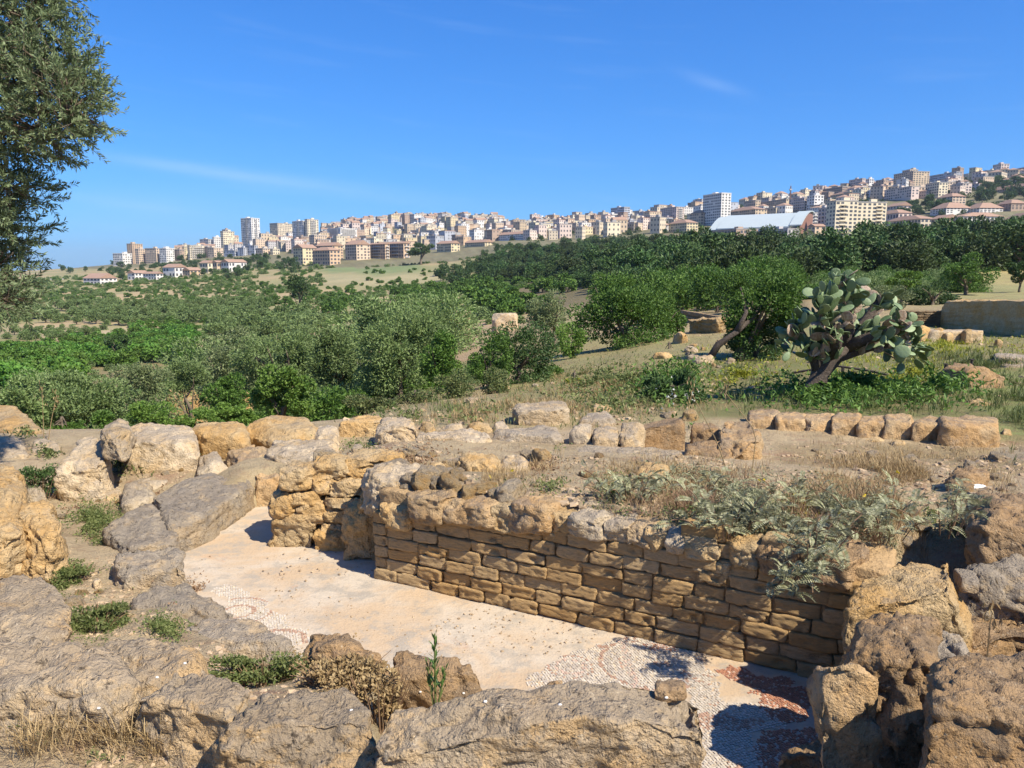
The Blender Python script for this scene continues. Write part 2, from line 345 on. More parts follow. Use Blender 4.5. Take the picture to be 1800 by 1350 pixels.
# ------------------------------------------------------------------ terrain: one sheet from the ruin to the horizon
DT = [8, 12, 16, 20, 30, 45, 70, 120, 200, 300, 420, 560, 700, 850, 1000, 1200, 1400, 1650, 1900, 2400, 3500, 9000]
ZT = {
 -700: [.3, .1, -1.6, -3.0, -5, -7, -9, -13, -17, -19, -17, -12, -8, -4, -2, 0, 1, 1, 1, 0, 0, 0],
 0:    [.3, .1, -1.6, -3.0, -5, -7, -9, -13, -17, -19, -17, -12, -8, -4, -2, 0, 1, 1, 1, 0, 0, 0],
 170:  [.3, .1, -1.7, -3.0, -5, -7, -9.5, -13.5, -17, -19, -16, -11, -6, -2, 1, 10, 12, 10, 8, 4, 0, 0],
 300:  [.3, .0, -1.6, -2.8, -4.6, -7, -10, -14, -17, -18, -14.5, -9, -4, 1, 7, 20, 30, 34, 30, 16, 4, 0],
 540:  [.35, .18, -.7, -1.5, -3.0, -5.2, -7.8, -10.5, -12.5, -12.8, -9, -3, 6.5, 14, 23, 42, 62, 78, 84, 66, 25, 0],
 450:  [.3, .1, -1.1, -2.0, -3.6, -6, -9, -12, -14.5, -14.5, -11, -5.5, 3, 9, 18, 38, 55, 66, 70, 48, 15, 0],
 620:  [.4, .25, -.4, -1.2, -2.6, -4.4, -6.5, -9, -11, -11, -7, 0, 11, 20, 30, 52, 78, 104, 112, 92, 40, 0],
 740:  [.4, .25, -.1, -.7, -1.9, -3.5, -5.6, -8, -9, -8, -4.5, 1.5, 11, 21, 33, 58, 86, 116, 124, 100, 40, 0],
 900:  [.5, .25, .0, -.4, -1.4, -2.4, -4.2, -6, -6.5, -4.6, -1.4, 10, 24, 36, 46, 66, 88, 108, 112, 96, 40, 0],
 1080: [.5, .25, .1, -.1, -.6, -1.4, -2.4, -3.0, -1.8, 2, 8.5, 17, 27, 40, 55, 76, 96, 104, 104, 90, 40, 0],
 1200: [.5, .2, .15, .1, -.2, -.7, -1.3, -1.0, 1.4, 6.5, 13, 21, 31, 49, 68, 92, 106, 112, 110, 96, 40, 0],
 1400: [.5, .2, .18, .15, .1, .1, .2, .8, 3.6, 9, 15.5, 22, 33, 58, 86, 122, 132, 132, 126, 108, 50, 0],
 1560: [.5, .2, .2, .2, .2, .2, .4, 1.4, 4.6, 11, 18, 26, 44, 78, 105, 134, 148, 148, 140, 118, 60, 0],
 1800: [.4, .2, .2, .25, .3, .4, .7, 2.0, 5.5, 13, 23, 36, 58, 90, 121, 150, 168, 168, 158, 128, 70, 0],
 2500: [.4, .2, .2, .3, .5, .7, 1.0, 3, 9, 18, 28, 42, 66, 96, 128, 158, 176, 176, 164, 132, 70, 0],
}
def build_table():
    us = sorted(ZT); az = np.array([math.atan((u - 900) / F) for u in us]); T = np.array([ZT[u] for u in us], float)
    ld = np.log(np.array(DT, float)); A = np.linspace(az[0], az[-1], 181); Lg = np.linspace(ld[0], ld[-1], 240)
    T2 = np.array([np.interp(Lg, ld, r) for r in T]); T3 = np.array([np.interp(A, az, T2[:, j]) for j in range(len(Lg))]).T
    k = np.exp(-0.5 * (np.arange(-6, 7) / 2.6) ** 2); k /= k.sum()
    T3 = np.apply_along_axis(lambda r: np.convolve(np.pad(r, 6, 'edge'), k, 'valid'), 1, T3)
    T3 = np.apply_along_axis(lambda r: np.convolve(np.pad(r, 6, 'edge'), k, 'valid'), 0, T3)
    return A, Lg, T3
TA, TL, TZ = build_table()
ROOM_PX = [(300, 985, 0), (330, 955, 0), (445, 893, 0), (482, 888, 0), (492, 930, 0), (580, 938, 0), (664, 960, 0), (690, 1016, 0), (1420, 1182, 0), (1560, 1215, 0), (1640, 1349, .5), (1500, 1349, .85), (1300, 1349, .85),
           (1245, 1250, .95), (985, 1212, .95), (720, 1215, .9), (700, 1195, .40), (540, 1165, .36), (470, 1150, .34), (400, 1100, .30), (330, 1050, .28), (310, 1010, .15)]
ROOM = np.array([P(u, v, z)[:2] for u, v, z in ROOM_PX])
PIT = np.array([P(u, v, z)[:2] for u, v, z in [((1790, 1135, 0) if (u, v) == (1560, 1215) else (1850, 1349, .55) if (u, v) == (1640, 1349) else (u, v, z)) for u, v, z in ROOM_PX]])
CTRL = [(100, 1320, .68), (400, 1349, .64), (800, 1349, .62), (20, 1300, .68), (250, 1340, .66), (50, 1090, .36), (130, 1040, .14), (170, 1090, .22), (120, 930, .06), (200, 940, .04), (250, 870, .10), (150, 880, .12), (40, 870, .2), (300, 830, .2),
        (10, 775, .25), (220, 1150, .34), (470, 1172, .32), (620, 1230, .5), (20, 950, .2), (225, 1060, .14), (300, 1120, .26), (600, 1180, .42), (820, 1200, .42),
        (600, 830, .74), (700, 862, .82), (800, 870, .84), (900, 876, .86), (1050, 890, .86), (1200, 915, .86), (1400, 950, .86), (1600, 960, .86), (1800, 930, .92), (1720, 1110, -.02), (1790, 1130, .1), (1660, 1100, -.05), (1690, 1150, 0), (1800, 1000, .66),
        (640, 800, .62), (760, 800, .6), (900, 800, .52), (1100, 820, .58), (1350, 860, .66), (1500, 870, .70), (1600, 840, .55), (1800, 820, .45), (1790, 870, .7),
        (900, 755, .3), (740, 760, .32), (600, 770, .34), (1200, 775, .25), (1400, 790, .25), (1600, 795, .2), (1780, 790, .2), (480, 815, .4)]
CX = [P(u, v, z) for u, v, z in CTRL] + [np.array(q, float) for q in [(0, 0, .82), (-1.5, .5, .8), (1.5, .8, .85), (0, -4, 1.), (-5, -2, 1.), (5, -2, 1.05), (3.5, 2.2, 1.0), (4.5, 3.6, .7), (-3, 3, .6), (-6, 5, .3), (7, 6, .9), (8, 9, .4)]]
CX = np.array(CX)
def poly_sd(x, y, poly):
    """signed distance, negative inside"""
    n = len(poly); d = np.full(x.shape, 1e9); ins = np.zeros(x.shape, bool)
    for i in range(n):
        x0, y0 = poly[i]; x1, y1 = poly[(i + 1) % n]
        ex, ey = x1 - x0, y1 - y0; t = np.clip(((x - x0) * ex + (y - y0) * ey) / (ex * ex + ey * ey), 0, 1)
        d = np.minimum(d, np.hypot(x - x0 - t * ex, y - y0 - t * ey))
        c = (y0 > y) != (y1 > y)
        with np.errstate(divide='ignore', invalid='ignore'):
            ins ^= c & (x < (x1 - x0) * (y - y0) / (y1 - y0 + 1e-12) + x0)
    return np.where(ins, -d, d)
def sstep(a, b, x): t = np.clip((x - a) / (b - a), 0, 1); return t * t * (3 - 2 * t)
_GX0, _GY0, _GS = -9.0, -1.0, 0.045
_near = None
def near_z(xn, yn):
    d2 = (xn[:, None] - CX[None, :, 0]) ** 2 + (yn[:, None] - CX[None, :, 1]) ** 2 + 0.02
    w = 1 / d2 ** 1.7; zn = (w * CX[None, :, 2]).sum(1) / w.sum(1)
    zn = zn + fbm(np.stack([xn, yn, xn * 0], 1) * 1.7, 8, 4) * 0.028
    m = sstep(0.0, 0.14, poly_sd(xn, yn, PIT)); return zn, m
def cache_near():
    global _near
    gx = np.arange(_GX0, 11, _GS); gy = np.arange(_GY0, 16.5, _GS); X, Y = np.meshgrid(gx, gy, indexing='ij'); z, m = near_z(X.ravel(), Y.ravel()); _near = (z.reshape(X.shape), m.reshape(X.shape))
def terrain(x, y):
    x = np.atleast_1d(np.asarray(x, float)); y = np.atleast_1d(np.asarray(y, float))
    r = np.hypot(x, y); az = np.arctan2(x, y); D = r * np.maximum(np.cos(az), 0.75)
    fa = np.clip((az - TA[0]) / (TA[1] - TA[0]), 0, len(TA) - 1.001); fl = np.clip((np.log(np.maximum(D, 1)) - TL[0]) / (TL[1] - TL[0]), 0, len(TL) - 1.001)
    i = fa.astype(int); j = fl.astype(int); a = fa - i; l = fl - j
    z = TZ[i, j] * (1 - a) * (1 - l) + TZ[i + 1, j] * a * (1 - l) + TZ[i, j + 1] * (1 - a) * l + TZ[i + 1, j + 1] * a * l
    p = np.stack([x / 40, y / 40, x * 0 + 3.1], 1); z = z + vnoise(p, 3) * np.clip((D - 30) / 200, 0, 1) * 1.2
    p = np.stack([x / 2.2, y / 2.2, x * 0], 1); z = z + vnoise(p, 5) * np.clip((D - 11) / 10, 0, 1) * 0.12
    nm = D < 15.5
    if nm.any():
        xn = x[nm]; yn = y[nm]
        fx = (xn - _GX0) / _GS; fy = (yn - _GY0) / _GS; ins = (fx >= 0) & (fy >= 0) & (fx < _near[0].shape[0] - 1.01) & (fy < _near[0].shape[1] - 1.01)
        zn = np.zeros(len(xn)); m = np.ones(len(xn))
        if ins.any():
            a_ = fx[ins]; b_ = fy[ins]; i_ = a_.astype(int); j_ = b_.astype(int); a_ = a_ - i_; b_ = b_ - j_
            for q_, G in ((zn, _near[0]), (m, _near[1])): q_[ins] = G[i_, j_] * (1 - a_) * (1 - b_) + G[i_ + 1, j_] * a_ * (1 - b_) + G[i_, j_ + 1] * (1 - a_) * b_ + G[i_ + 1, j_ + 1] * a_ * b_
        if (~ins).any(): zn[~ins], m[~ins] = near_z(xn[~ins], yn[~ins])
        k = sstep(10.0, 14.5, D[nm]); k = np.where(np.abs(az[nm]) > 1.2, sstep(12, 15, D[nm]), k)
        zz = zn * (1 - k) + z[nm] * k
        zz = -0.07 * (1 - m) + zz * m
        z[nm] = zz
    return z
cache_near()
def hit(u, v, zoff=0.0):
    """where the view through a pixel meets the ground (vectorised march)"""
    u = np.atleast_1d(np.asarray(u, float)); v = np.atleast_1d(np.asarray(v, float))
    a = (u - 900) / F; b = (675 - v) / F
    dx = a; dy = math.cos(PITCH) + b * math.sin(PITCH); dz = -math.sin(PITCH) + b * math.cos(PITCH)
    ts = np.concatenate([np.geomspace(1.4, 16, 90), np.geomspace(16.3, 3000, 110)])
    res = np.full(u.shape, np.nan); done = np.zeros(u.shape, bool); prev = np.full(u.shape, ts[0])
    for t in ts:
        act = ~done
        if not act.any(): break
        g = terrain(dx[act] * t, dy[act] * t) + zoff
        under = (CZ + dz[act] * t) <= g
        ids = np.where(act)[0][under]; res[ids] = t; done[ids] = True
    lo = res * (1 - 0.03); hi = res.copy(); ok = done
    for _ in range(9):
        mid = (lo + hi) / 2; g = np.full(u.shape, 0.0); g[ok] = terrain(dx[ok] * mid[ok], dy[ok] * mid[ok]) + zoff
        un = ok & (CZ + dz * mid <= g); hi = np.where(un, mid, hi); lo = np.where(un, lo, mid)
    t = hi
    return dx * t, dy * t, CZ + dz * t, ok

STRAW = np.array([0.34, 0.265, 0.14]); DIRT = np.array([0.54, 0.405, 0.265]); GREEN = np.array([0.135, 0.165, 0.055]); SOIL = np.array([0.40, 0.27, 0.165]); PATH = np.array([0.44, 0.33, 0.22]); MEADOW = np.array([0.175, 0.205, 0.075])
def ground_color(x, y, z):
    D = np.hypot(x, y) * np.maximum(np.cos(np.arctan2(x, y)), 0.75)
    n = vnoise(np.stack([x / 3, y / 3, x * 0], 1), 21) * 0.5 + 0.5; n2 = fbm(np.stack([x / 60, y / 45, x * 0], 1), 31, 3) * 0.5 + 0.5
    def W(a): return np.asarray(a)[:, None]
    c = DIRT[None] * (1 - W(n * .4)) + STRAW[None] * W(n * .4)
    far = sstep(11, 20, D); g_ = sstep(.25, .6, n2) * np.clip((D - 18) / 60, .35, 1); c2 = STRAW[None] * (1 - W(g_)) + MEADOW[None] * W(g_); c = c * (1 - W(far * .8)) + c2 * W(far * .8)
    u, v = proj(x, y, z); jn = fbm(np.stack([x / (D * .05 + 1), y / (D * .09 + 1), x * 0], 1), 51, 3); jm = fbm(np.stack([x / (D * .04 + 1) + 9, y / (D * .08 + 1), x * 0], 1), 61, 3); u = u + jn * 30; v = v + jm * 5
    def patch(c, u0, u1, v0, v1, col, k=1.0, su=25, sv=6):
        m = sstep(u0 - su, u0 + su, u) * (1 - sstep(u1 - su, u1 + su, u)) * sstep(v0 - sv, v0 + sv, v) * (1 - sstep(v1 - sv, v1 + sv, v)) * (D > 8) * k
        return c * (1 - W(m)) + np.array(col)[None] * W(m)
    c = patch(c, 575, 760, 461, 480, (0.15, 0.215, 0.085)); c = patch(c, 560, 850, 482, 500, (0.33, 0.30, 0.165))
    c = patch(c, 590, 720, 452, 461, (0.40, 0.30, 0.18)); c = patch(c, 60, 330, 575, 605, (0.47, 0.37, 0.23)); c = patch(c, 560, 960, 500, 545, (0.30, 0.27, 0.13), .5)
    c = patch(c, 300, 520, 498, 530, (0.40, 0.31, 0.18), .6, 20, 4); c = patch(c, 780, 930, 560, 640, (0.40, 0.28, 0.17), .9)
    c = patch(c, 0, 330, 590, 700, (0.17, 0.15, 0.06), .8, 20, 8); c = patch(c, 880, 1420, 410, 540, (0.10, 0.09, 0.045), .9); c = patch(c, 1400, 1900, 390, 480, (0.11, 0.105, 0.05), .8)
    c = patch(c, 1690, 1900, 470, 500, (0.42, 0.34, 0.14), .8, 15, 5); c = patch(c, 1500, 1900, 497, 530, (0.27, 0.27, 0.11), .8, 15, 5); c = patch(c, 1130, 1260, 590, 650, (0.42, 0.32, 0.19), .8); c = patch(c, 1400, 1460, 455, 475, (0.42, 0.36, 0.26), .8, 10, 4)
    c = patch(c, 1260, 1850, 560, 640, (0.20, 0.215, 0.08), .8); c = patch(c, 1180, 1290, 560, 640, (0.38, 0.30, 0.16), .6); c = patch(c, 1200, 1850, 630, 735, (0.17, 0.18, 0.06), .9); c = patch(c, 1640, 1900, 600, 690, (0.27, 0.25, 0.11), .6); c = patch(c, 1740, 1900, 650, 770, (0.20, 0.24, 0.07), .8, 15, 8)
    c = patch(c, 1350, 1900, 780, 880, (0.34, 0.25, 0.135), .8); c = patch(c, 1750, 1900, 778, 812, (0.36, 0.30, 0.235), .7, 10, 4); c = patch(c, 880, 1260, 590, 720, (0.27, 0.255, 0.10), .75); c = patch(c, 640, 1250, 700, 750, (0.30, 0.26, 0.12), .6); c = patch(c, 540, 620, 690, 735, (0.38, 0.28, 0.18), .9)
    city = (D > 640) & (v < 470); c = np.where(W(city), np.array([0.15, 0.15, 0.085])[None] * (0.7 + 0.6 * W(n)), c)
    return c
def set_col(me, col):
    at = me.color_attributes.new("col", 'FLOAT_COLOR', 'POINT'); a = np.ones((len(col), 4), np.float32); a[:, :3] = col; at.data.foreach_set("color", a.ravel())
def build_terrain():
    azs = np.concatenate([np.linspace(-math.pi, -0.78, 50)[:-1], np.linspace(-0.78, 0.78, 330), np.linspace(0.78, math.pi, 50)[1:]])[:-1]
    rs = np.concatenate([[0.05, .4, .9], np.geomspace(1.4, 16, 210), np.geomspace(16.4, 9000, 170)])
    A, R = np.meshgrid(azs, rs); x = (R * np.sin(A)).ravel(); y = (R * np.cos(A)).ravel(); z = terrain(x, y)
    n, m = R.shape; idx = np.arange(n * m).reshape(n, m); a = idx[:-1]; b = idx[1:]
    Fq = np.stack([a, b, np.roll(b, -1, 1), np.roll(a, -1, 1)], -1).reshape(-1, 4)[:, ::-1]
    Vv = np.stack([x, y, z], 1)
    me = mesh_np("ground", Vv, Fq, [M['ground']], True); set_col(me, ground_color(x, y, z))
    o = obj("ground", me); tag(o, "dry earth and grassland falling to the valley and rising to the town", None, kind="structure"); return o
ground = build_terrain()
if ground.data.polygons[2000].normal.z < 0: ground.data.flip_normals()

# ------------------------------------------------------------------ room floor with mosaic
def build_floor():
    c = ROOM.mean(0); poly = c + (ROOM - c) * 1.0
    x0, y0 = poly.min(0) - .3; x1, y1 = poly.max(0) + .3; s = 0.045
    gx = np.arange(x0, x1, s); gy = np.arange(y0, y1, s); X, Y = np.meshgrid(gx, gy)
    sd = poly_sd(X.ravel(), Y.ravel(), poly); z = fbm(np.stack([X.ravel() * 1.2, Y.ravel() * 1.2, X.ravel() * 0], 1), 77, 3) * 0.008
    n, m = X.shape; idx = np.arange(n * m).reshape(n, m)
    Fq = np.stack([idx[:-1, :-1], idx[:-1, 1:], idx[1:, 1:], idx[1:, :-1]], -1).reshape(-1, 4)
    keep = (sd.reshape(n, m)[:-1, :-1] < 0.22).ravel(); Fq = Fq[keep]
    used = np.unique(Fq); mp = np.zeros(n * m, int); mp[used] = np.arange(len(used))
    V = np.stack([X.ravel(), Y.ravel(), z], 1)[used]
    o = obj("room_floor", mesh_np("room_floor", V, mp[Fq], [M['floor']], True)); tag(o, "cream worn plaster floor of the sunken room with mosaic remains", None, kind="structure"); return o
floor = build_floor()
WH = np.array([0.50, 0.435, 0.35]); RD = np.array([0.37, 0.235, 0.165]); GY = np.array([0.41, 0.35, 0.285]); CRM = np.array([0.52, 0.43, 0.31]); PK = np.array([0.50, 0.36, 0.28])
def mosaic_patch(name, label, px, design, size=0.017, seed=1):
    poly = np.array([P(u, v, 0.0)[:2] for u, v in px]); x0, y0 = poly.min(0); x1, y1 = poly.max(0)
    rg = np.random.default_rng(seed); ang = 0.35
    ext = max(x1 - x0, y1 - y0) * 0.75; g = np.arange(-ext, ext, size); X, Y = np.meshgrid(g, g); cx = (x0 + x1) / 2; cy = (y0 + y1) / 2
    X = X.ravel() + rg.normal(0, size * .09, X.size); Y = Y.ravel() + rg.normal(0, size * .09, Y.size)
    wx = cx + X * math.cos(ang) - Y * math.sin(ang); wy = cy + X * math.sin(ang) + Y * math.cos(ang)
    sd = poly_sd(wx, wy, poly); er = fbm(np.stack([wx * 5, wy * 5, wx * 0], 1), seed, 4)
    keep = (sd < -0.015 + 0.07 * er) & (rg.random(X.size) > 0.07)
    wx = wx[keep]; wy = wy[keep]; n = len(wx); col = design(wx, wy, rg)
    a = ang + rg.normal(0, .16, n); h = size * 0.41 * rg.uniform(.75, 1.05, n); h2 = size * 0.41 * rg.uniform(.8, 1.05, n)
    z = fbm(np.stack([wx * 1.2, wy * 1.2, wx * 0], 1), 77, 3) * 0.008 + 0.0035 + rg.uniform(0, .0025, n)
    V = np.zeros((n, 8, 3))
    for k, (sx, sy, dz, kk) in enumerate([(-1, -1, -.008, 1.06), (1, -1, -.008, 1.06), (1, 1, -.008, 1.06), (-1, 1, -.008, 1.06), (-1, -1, 0, 1), (1, -1, 0, 1), (1, 1, 0, 1), (-1, 1, 0, 1)]):
        V[:, k, 0] = wx + kk * (sx * h * np.cos(a) - sy * h2 * np.sin(a)); V[:, k, 1] = wy + kk * (sx * h * np.sin(a) + sy * h2 * np.cos(a)); V[:, k, 2] = z + dz + rg.normal(0, .0008, n) * (dz == 0)
    fq = np.array([[4, 5, 6, 7], [0, 1, 5, 4], [1, 2, 6, 5], [2, 3, 7, 6], [3, 0, 4, 7]]); Fq = (fq[None] + np.arange(n)[:, None, None] * 8).reshape(-1, 4)
    me = mesh_np(name, V.reshape(-1, 3), Fq, [M['tess']]); set_col(me, np.repeat(col, 8, 0))
    o = obj(name, me); o.parent = floor; tag(o, label, None, kind="stuff"); return o
def pw(u, v): return P(u, v, 0.0)[:2]
def rings(wx, wy, col, c, specs):
    d = np.hypot(wx - c[0], wy - c[1])
    for r0, r1, cc in specs: col[(d >= r0) & (d < r1)] = cc
    return d
def des_left(wx, wy, rg):
    col = np.tile(WH, (len(wx), 1)); col[rg.random(len(wx)) < .12] = CRM
    c = pw(420, 1076); rings(wx, wy, col, c, [(.0, .035, CRM), (.10, .125, RD), (.20, .215, GY), (.235, .255, RD)])
    c = pw(480, 1135); rings(wx, wy, col, c, [(.20, .24, RD), (.275, .29, GY), (.15, .165, GY), (.0, .1, CRM)])
    c = pw(392, 1020); rings(wx, wy, col, c, [(.27, .285, GY), (.15, .165, GY)])
    return col
def des_mid(wx, wy, rg):
    col = np.tile(WH, (len(wx), 1)); col[rg.random(len(wx)) < .1] = CRM
    c = pw(1003, 1172); d = rings(wx, wy, col, c, [(.0, .05, GY), (.08, .11, PK), (.14, .155, RD), (.24, .275, GY), (.29, .305, CRM), (.33, .35, GY)])
    col[(d < .2) & (rg.random(len(wx)) < .3)] = GY
    c2 = pw(1140, 1165); sel = np.hypot(wx - c2[0], wy - c2[1]); left = wx < pw(1091, 1160)[0]
    for r0, r1, cc in [(.10, .14, RD), (.17, .20, RD), (.215, .235, GY), (.265, .285, GY), (.31, .335, RD)]:
        col[(sel >= r0) & (sel < r1) & left] = cc
    # grey band then white field with rusty flecks
    b0 = pw(1093, 1150)[0]; band = (wx > b0) & (wx < b0 + .055); col[band] = GY; col[band & (rg.random(len(wx)) < .35)] = PK
    fl = (wx > b0 + .055); nn = fbm(np.stack([wx * 6, wy * 6, wx * 0], 1), 9, 3)
    m = fl & (nn > .38); col[m & (rg.random(len(wx)) < .6)] = RD; col[fl & (rg.random(len(wx)) < .08)] = GY
    t = pw(1035, 1140); tri = (np.abs(wx - t[0]) < .13) & (np.abs(wy - t[1]) < .05) & (d > .35); col[tri] = RD
    return col
def des_field(wx, wy, rg):
    col = np.tile(WH * .95, (len(wx), 1)); nn = fbm(np.stack([wx * 5, wy * 7, wx * 0], 1), 19, 4); n2 = fbm(np.stack([wx * 2, wy * 2, wx * 0], 1), 29, 2)
    col[(nn > .36) & (rg.random(len(wx)) < .7)] = RD; col[rg.random(len(wx)) < .10] = GY
    return col
def des_red(wx, wy, rg):
    col = np.tile(np.array([.34, .16, .10]), (len(wx), 1)); col[rg.random(len(wx)) < .35] = np.array([.40, .19, .11]); col[rg.random(len(wx)) < .08] = PK; return col
mosaic_patch("mosaic_spirals", "white mosaic with rust red scroll rings beside low blocks", [(365, 1040), (400, 1026), (445, 1042), (470, 1070), (500, 1080), (520, 1100), (545, 1130), (500, 1140), (440, 1100), (395, 1070)], des_left, 0.019, 2)
mosaic_patch("mosaic_roundel", "mosaic with grey ringed roundel and rust flecked white field", [(910, 1195), (960, 1165), (1010, 1145), (1080, 1120), (1100, 1110), (1190, 1140), (1260, 1165), (1255, 1185), (1200, 1195), (1215, 1230), (960, 1230)], des_mid, 0.018, 3)
mosaic_patch("mosaic_field", "white mosaic field speckled rust by the leaning slab", [(1200, 1198), (1270, 1200), (1290, 1230), (1330, 1235), (1380, 1275), (1340, 1300), (1330, 1349), (1310, 1370), (1180, 1370)], des_field, 0.018, 4)
for i, (px, s) in enumerate([([(1258, 1178), (1300, 1160), (1330, 1185), (1400, 1195), (1400, 1225), (1320, 1215), (1268, 1200)], 11), ([(1335, 1215), (1420, 1210), (1430, 1270), (1370, 1275), (1345, 1245)], 12), ([(1345, 1290), (1420, 1280), (1420, 1400), (1330, 1400), (1335, 1330)], 13), ([(1085, 1120), (1180, 1135), (1170, 1145), (1100, 1130)], 14)]):
    mosaic_patch("mosaic_red_bedding", None, px, des_red, 0.016, s)
# ------------------------------------------------------------------ rocks and blocks
def cube_grid(n):
    key = {}; V = []; Fq = []
    g = np.linspace(-1, 1, n + 1)
    def vid(p):
        k = (round(p[0], 5), round(p[1], 5), round(p[2], 5))
        if k not in key: key[k] = len(V); V.append(p)
        return key[k]
    for ax in range(3):
        for s in (-1, 1):
            ids = np.zeros((n + 1, n + 1), int)
            for i in range(n + 1):
                for j in range(n + 1):
                    p = [0, 0, 0]; p[ax] = s; p[(ax + 1) % 3] = g[i]; p[(ax + 2) % 3] = g[j]; ids[i, j] = vid(tuple(p))
            q = np.stack([ids[:-1, :-1], ids[1:, :-1], ids[1:, 1:], ids[:-1, 1:]], -1).reshape(-1, 4)
            Fq.append(q if s > 0 else q[:, ::-1])
    return np.array(V), np.concatenate(Fq)
_cg = {}
def vnormals(V, Fq):
    a = V[Fq[:, 2]] - V[Fq[:, 0]]; b = V[Fq[:, 3]] - V[Fq[:, 1]]; fn = np.cross(a, b); N = np.zeros_like(V)
    for k in range(4): np.add.at(N, Fq[:, k], fn)
    return N / (np.linalg.norm(N, axis=1)[:, None] + 1e-12)
def rock_verts(corners, n, k=6.0, rough=1.0, seed=0, strata=0.0, freq=1.0, cuts=0, cd=(.80, .97)):
    """corners: 8 points, bottom 4 (FL FR BR BL) then top 4"""
    if n not in _cg: _cg[n] = cube_grid(n)
    Q, Fq = _cg[n]
    q = np.sign(Q) * np.abs(Q) ** 0.92
    q = q / ((np.abs(q) ** k).sum(1) ** (1 / k))[:, None]
    c = np.asarray(corners, float); cc0 = c.mean(0); c = cc0 + (c - cc0) * (1 + .75 * (2 ** (1 / k) - 1)); size = np.linalg.norm(c[6] - c[0]) / 1.9
    s = (q + 1) / 2; x, y, z = s[:, 0:1], s[:, 1:2], s[:, 2:3]
    V = ((c[0] * (1 - x) * (1 - y) + c[1] * x * (1 - y) + c[2] * x * y + c[3] * (1 - x) * y) * (1 - z) + (c[4] * (1 - x) * (1 - y) + c[5] * x * (1 - y) + c[6] * x * y + c[7] * (1 - x) * y) * z)
    if cuts:                                            # broken facets
        rc = np.random.default_rng(seed + 900); c0 = V.mean(0)
        for _ in range(cuts):
            nn = rc.normal(size=3); nn[2] = abs(nn[2]) * rc.choice([1, 1, -.2]); nn /= np.linalg.norm(nn); t = (V - c0) @ nn; dd = t.max() * rc.uniform(*cd); V = V - nn[None] * (np.clip(t - dd, 0, None) * .94)[:, None]
    off = np.array([seed * 3.7, seed * 1.3, seed * 2.9]); N = vnormals(V, Fq)
    a = min(size, 0.7)
    d = fbm(V / (0.55 * size) * freq + off, seed, 3, .5) * 0.055 * a
    e = fbm(V / 0.11 * freq + off, seed + 5, 3, .55); d += e * 0.012 * min(1, size / .4); b1 = np.abs(fbm(V / 0.075 + off, seed + 31, 3, .6)); d += (b1 - .35) * 0.020 * min(1, size / .5)
    r = 1 - np.abs(fbm(V / 0.26 + off, seed + 9, 3, .5)); d -= np.clip(r - .84, 0, 1) * 0.26 * a       # eroded grooves
    pit = vnoise(V / 0.06 + off, seed + 2); d -= np.clip(pit - .35, 0, 1) * 0.030 * min(1, size / .4)
    if strata: d += strata * np.sin(V[:, 2] * 42 + 3 * fbm(V * 4 + off, seed + 3, 2)) * 0.012
    V = V + N * (d * rough)[:, None]
    return V, Fq
def rock_obj(name, corners, label, cat, mat, n=22, k=6.0, rough=1.0, seed=0, parent=None, group=None, strata=0.0, zb=None, freq=1.0, cuts=9):
    n = int(n * .77)
    V, Fq = rock_verts(corners, n, k * 1.35, rough, seed, strata, freq, cuts)
    o0 = np.array(corners)[:4].mean(0); me = mesh_np(name, V - o0, Fq, [mat], True)
    o = obj(name, me, parent, o0)
    if label or cat: tag(o, label, cat, group)
    return o
_rs = [100]
def blk(label, zg, vg, FL, FR, BR, BL, mat='rock_pale', k=7.0, rough=1.0, n=None, name="stone_block", cat="stone", dz=(0, 0, 0, 0), flare=0.05, strata=0.0, group=None, bury=0.35, zadd=0.0, freq=1.0, cuts=9):
    """a stone set out by the pixel corners of its top face; vg is the row where its front meets the ground at height zg"""
    _rs[0] += 1
    vf = (FL[1] + FR[1]) / 2; yf = (CZ - zg) / math.tan(dep(vg)); zt = CZ - yf * math.tan(dep(vf)) + zadd
    top = np.array([P(u, v, zt + d) for (u, v), d in zip((FL, FR, BR, BL), dz)])
    c = top.mean(0); bot = c + (top - c) * (1 + flare); bot[:, 2] = zg - bury
    wpx = max(abs(FR[0] - FL[0]), abs(BR[0] - BL[0]), 20)
    if n is None: n = int(np.clip(wpx / 3.6, 12, 72))
    return rock_obj(name, np.concatenate([bot, top]), label, cat, M[mat], n, k, rough, _rs[0], group=group, strata=strata, freq=freq, cuts=cuts)

# --- near row on the viewer's side
blk("long grey foreground ashlar with chipped corner, closest to the viewer" if False else "long grey lichen-crusted ashlar beside the mosaic, sprig growing behind it", .55, 1500, (664, 1285), (1272, 1262), (1236, 1194), (700, 1212), 'rock_fore', 11, .8, 84, flare=.02)
blk("broad worn grey block with a dark gap beside the long ashlar", .55, 1460, (370, 1300), (662, 1302), (640, 1222), (450, 1214), 'rock_fore', 6.5, 1.0, 64, flare=.04)
blk("rounded pitted block with an orange patch, above the dry grass tufts", .66, 1350, (228, 1238), (425, 1272), (440, 1212), (300, 1178), 'rock_fore', 5.5, 1.1, 50)
blk("long low worn wall block fringed by dry grass stalks", .68, 1302, (-40, 1212), (232, 1232), (215, 1140), (-40, 1120), 'rock_fore', 6.5, 1.0, 60)
blk("rounded hump of the low wall with two white snail shells", .60, 1285, (200, 1208), (365, 1190), (330, 1128), (170, 1112), 'rock_fore', 5.5, 1.0, 46)
blk("big sloping grey block at the picture edge, with a white lichen scar", .42, 1165, (-60, 1140), (128, 1128), (88, 1010), (-60, 1000), 'rock_fore', 6.5, 1.0, 56)
blk("rough fin-shaped stone in the dried seed-head weeds", .36, 1190, (535, 1140), (688, 1172), (660, 1140), (552, 1104), 'rock_brown', 4, 1.3, 40)
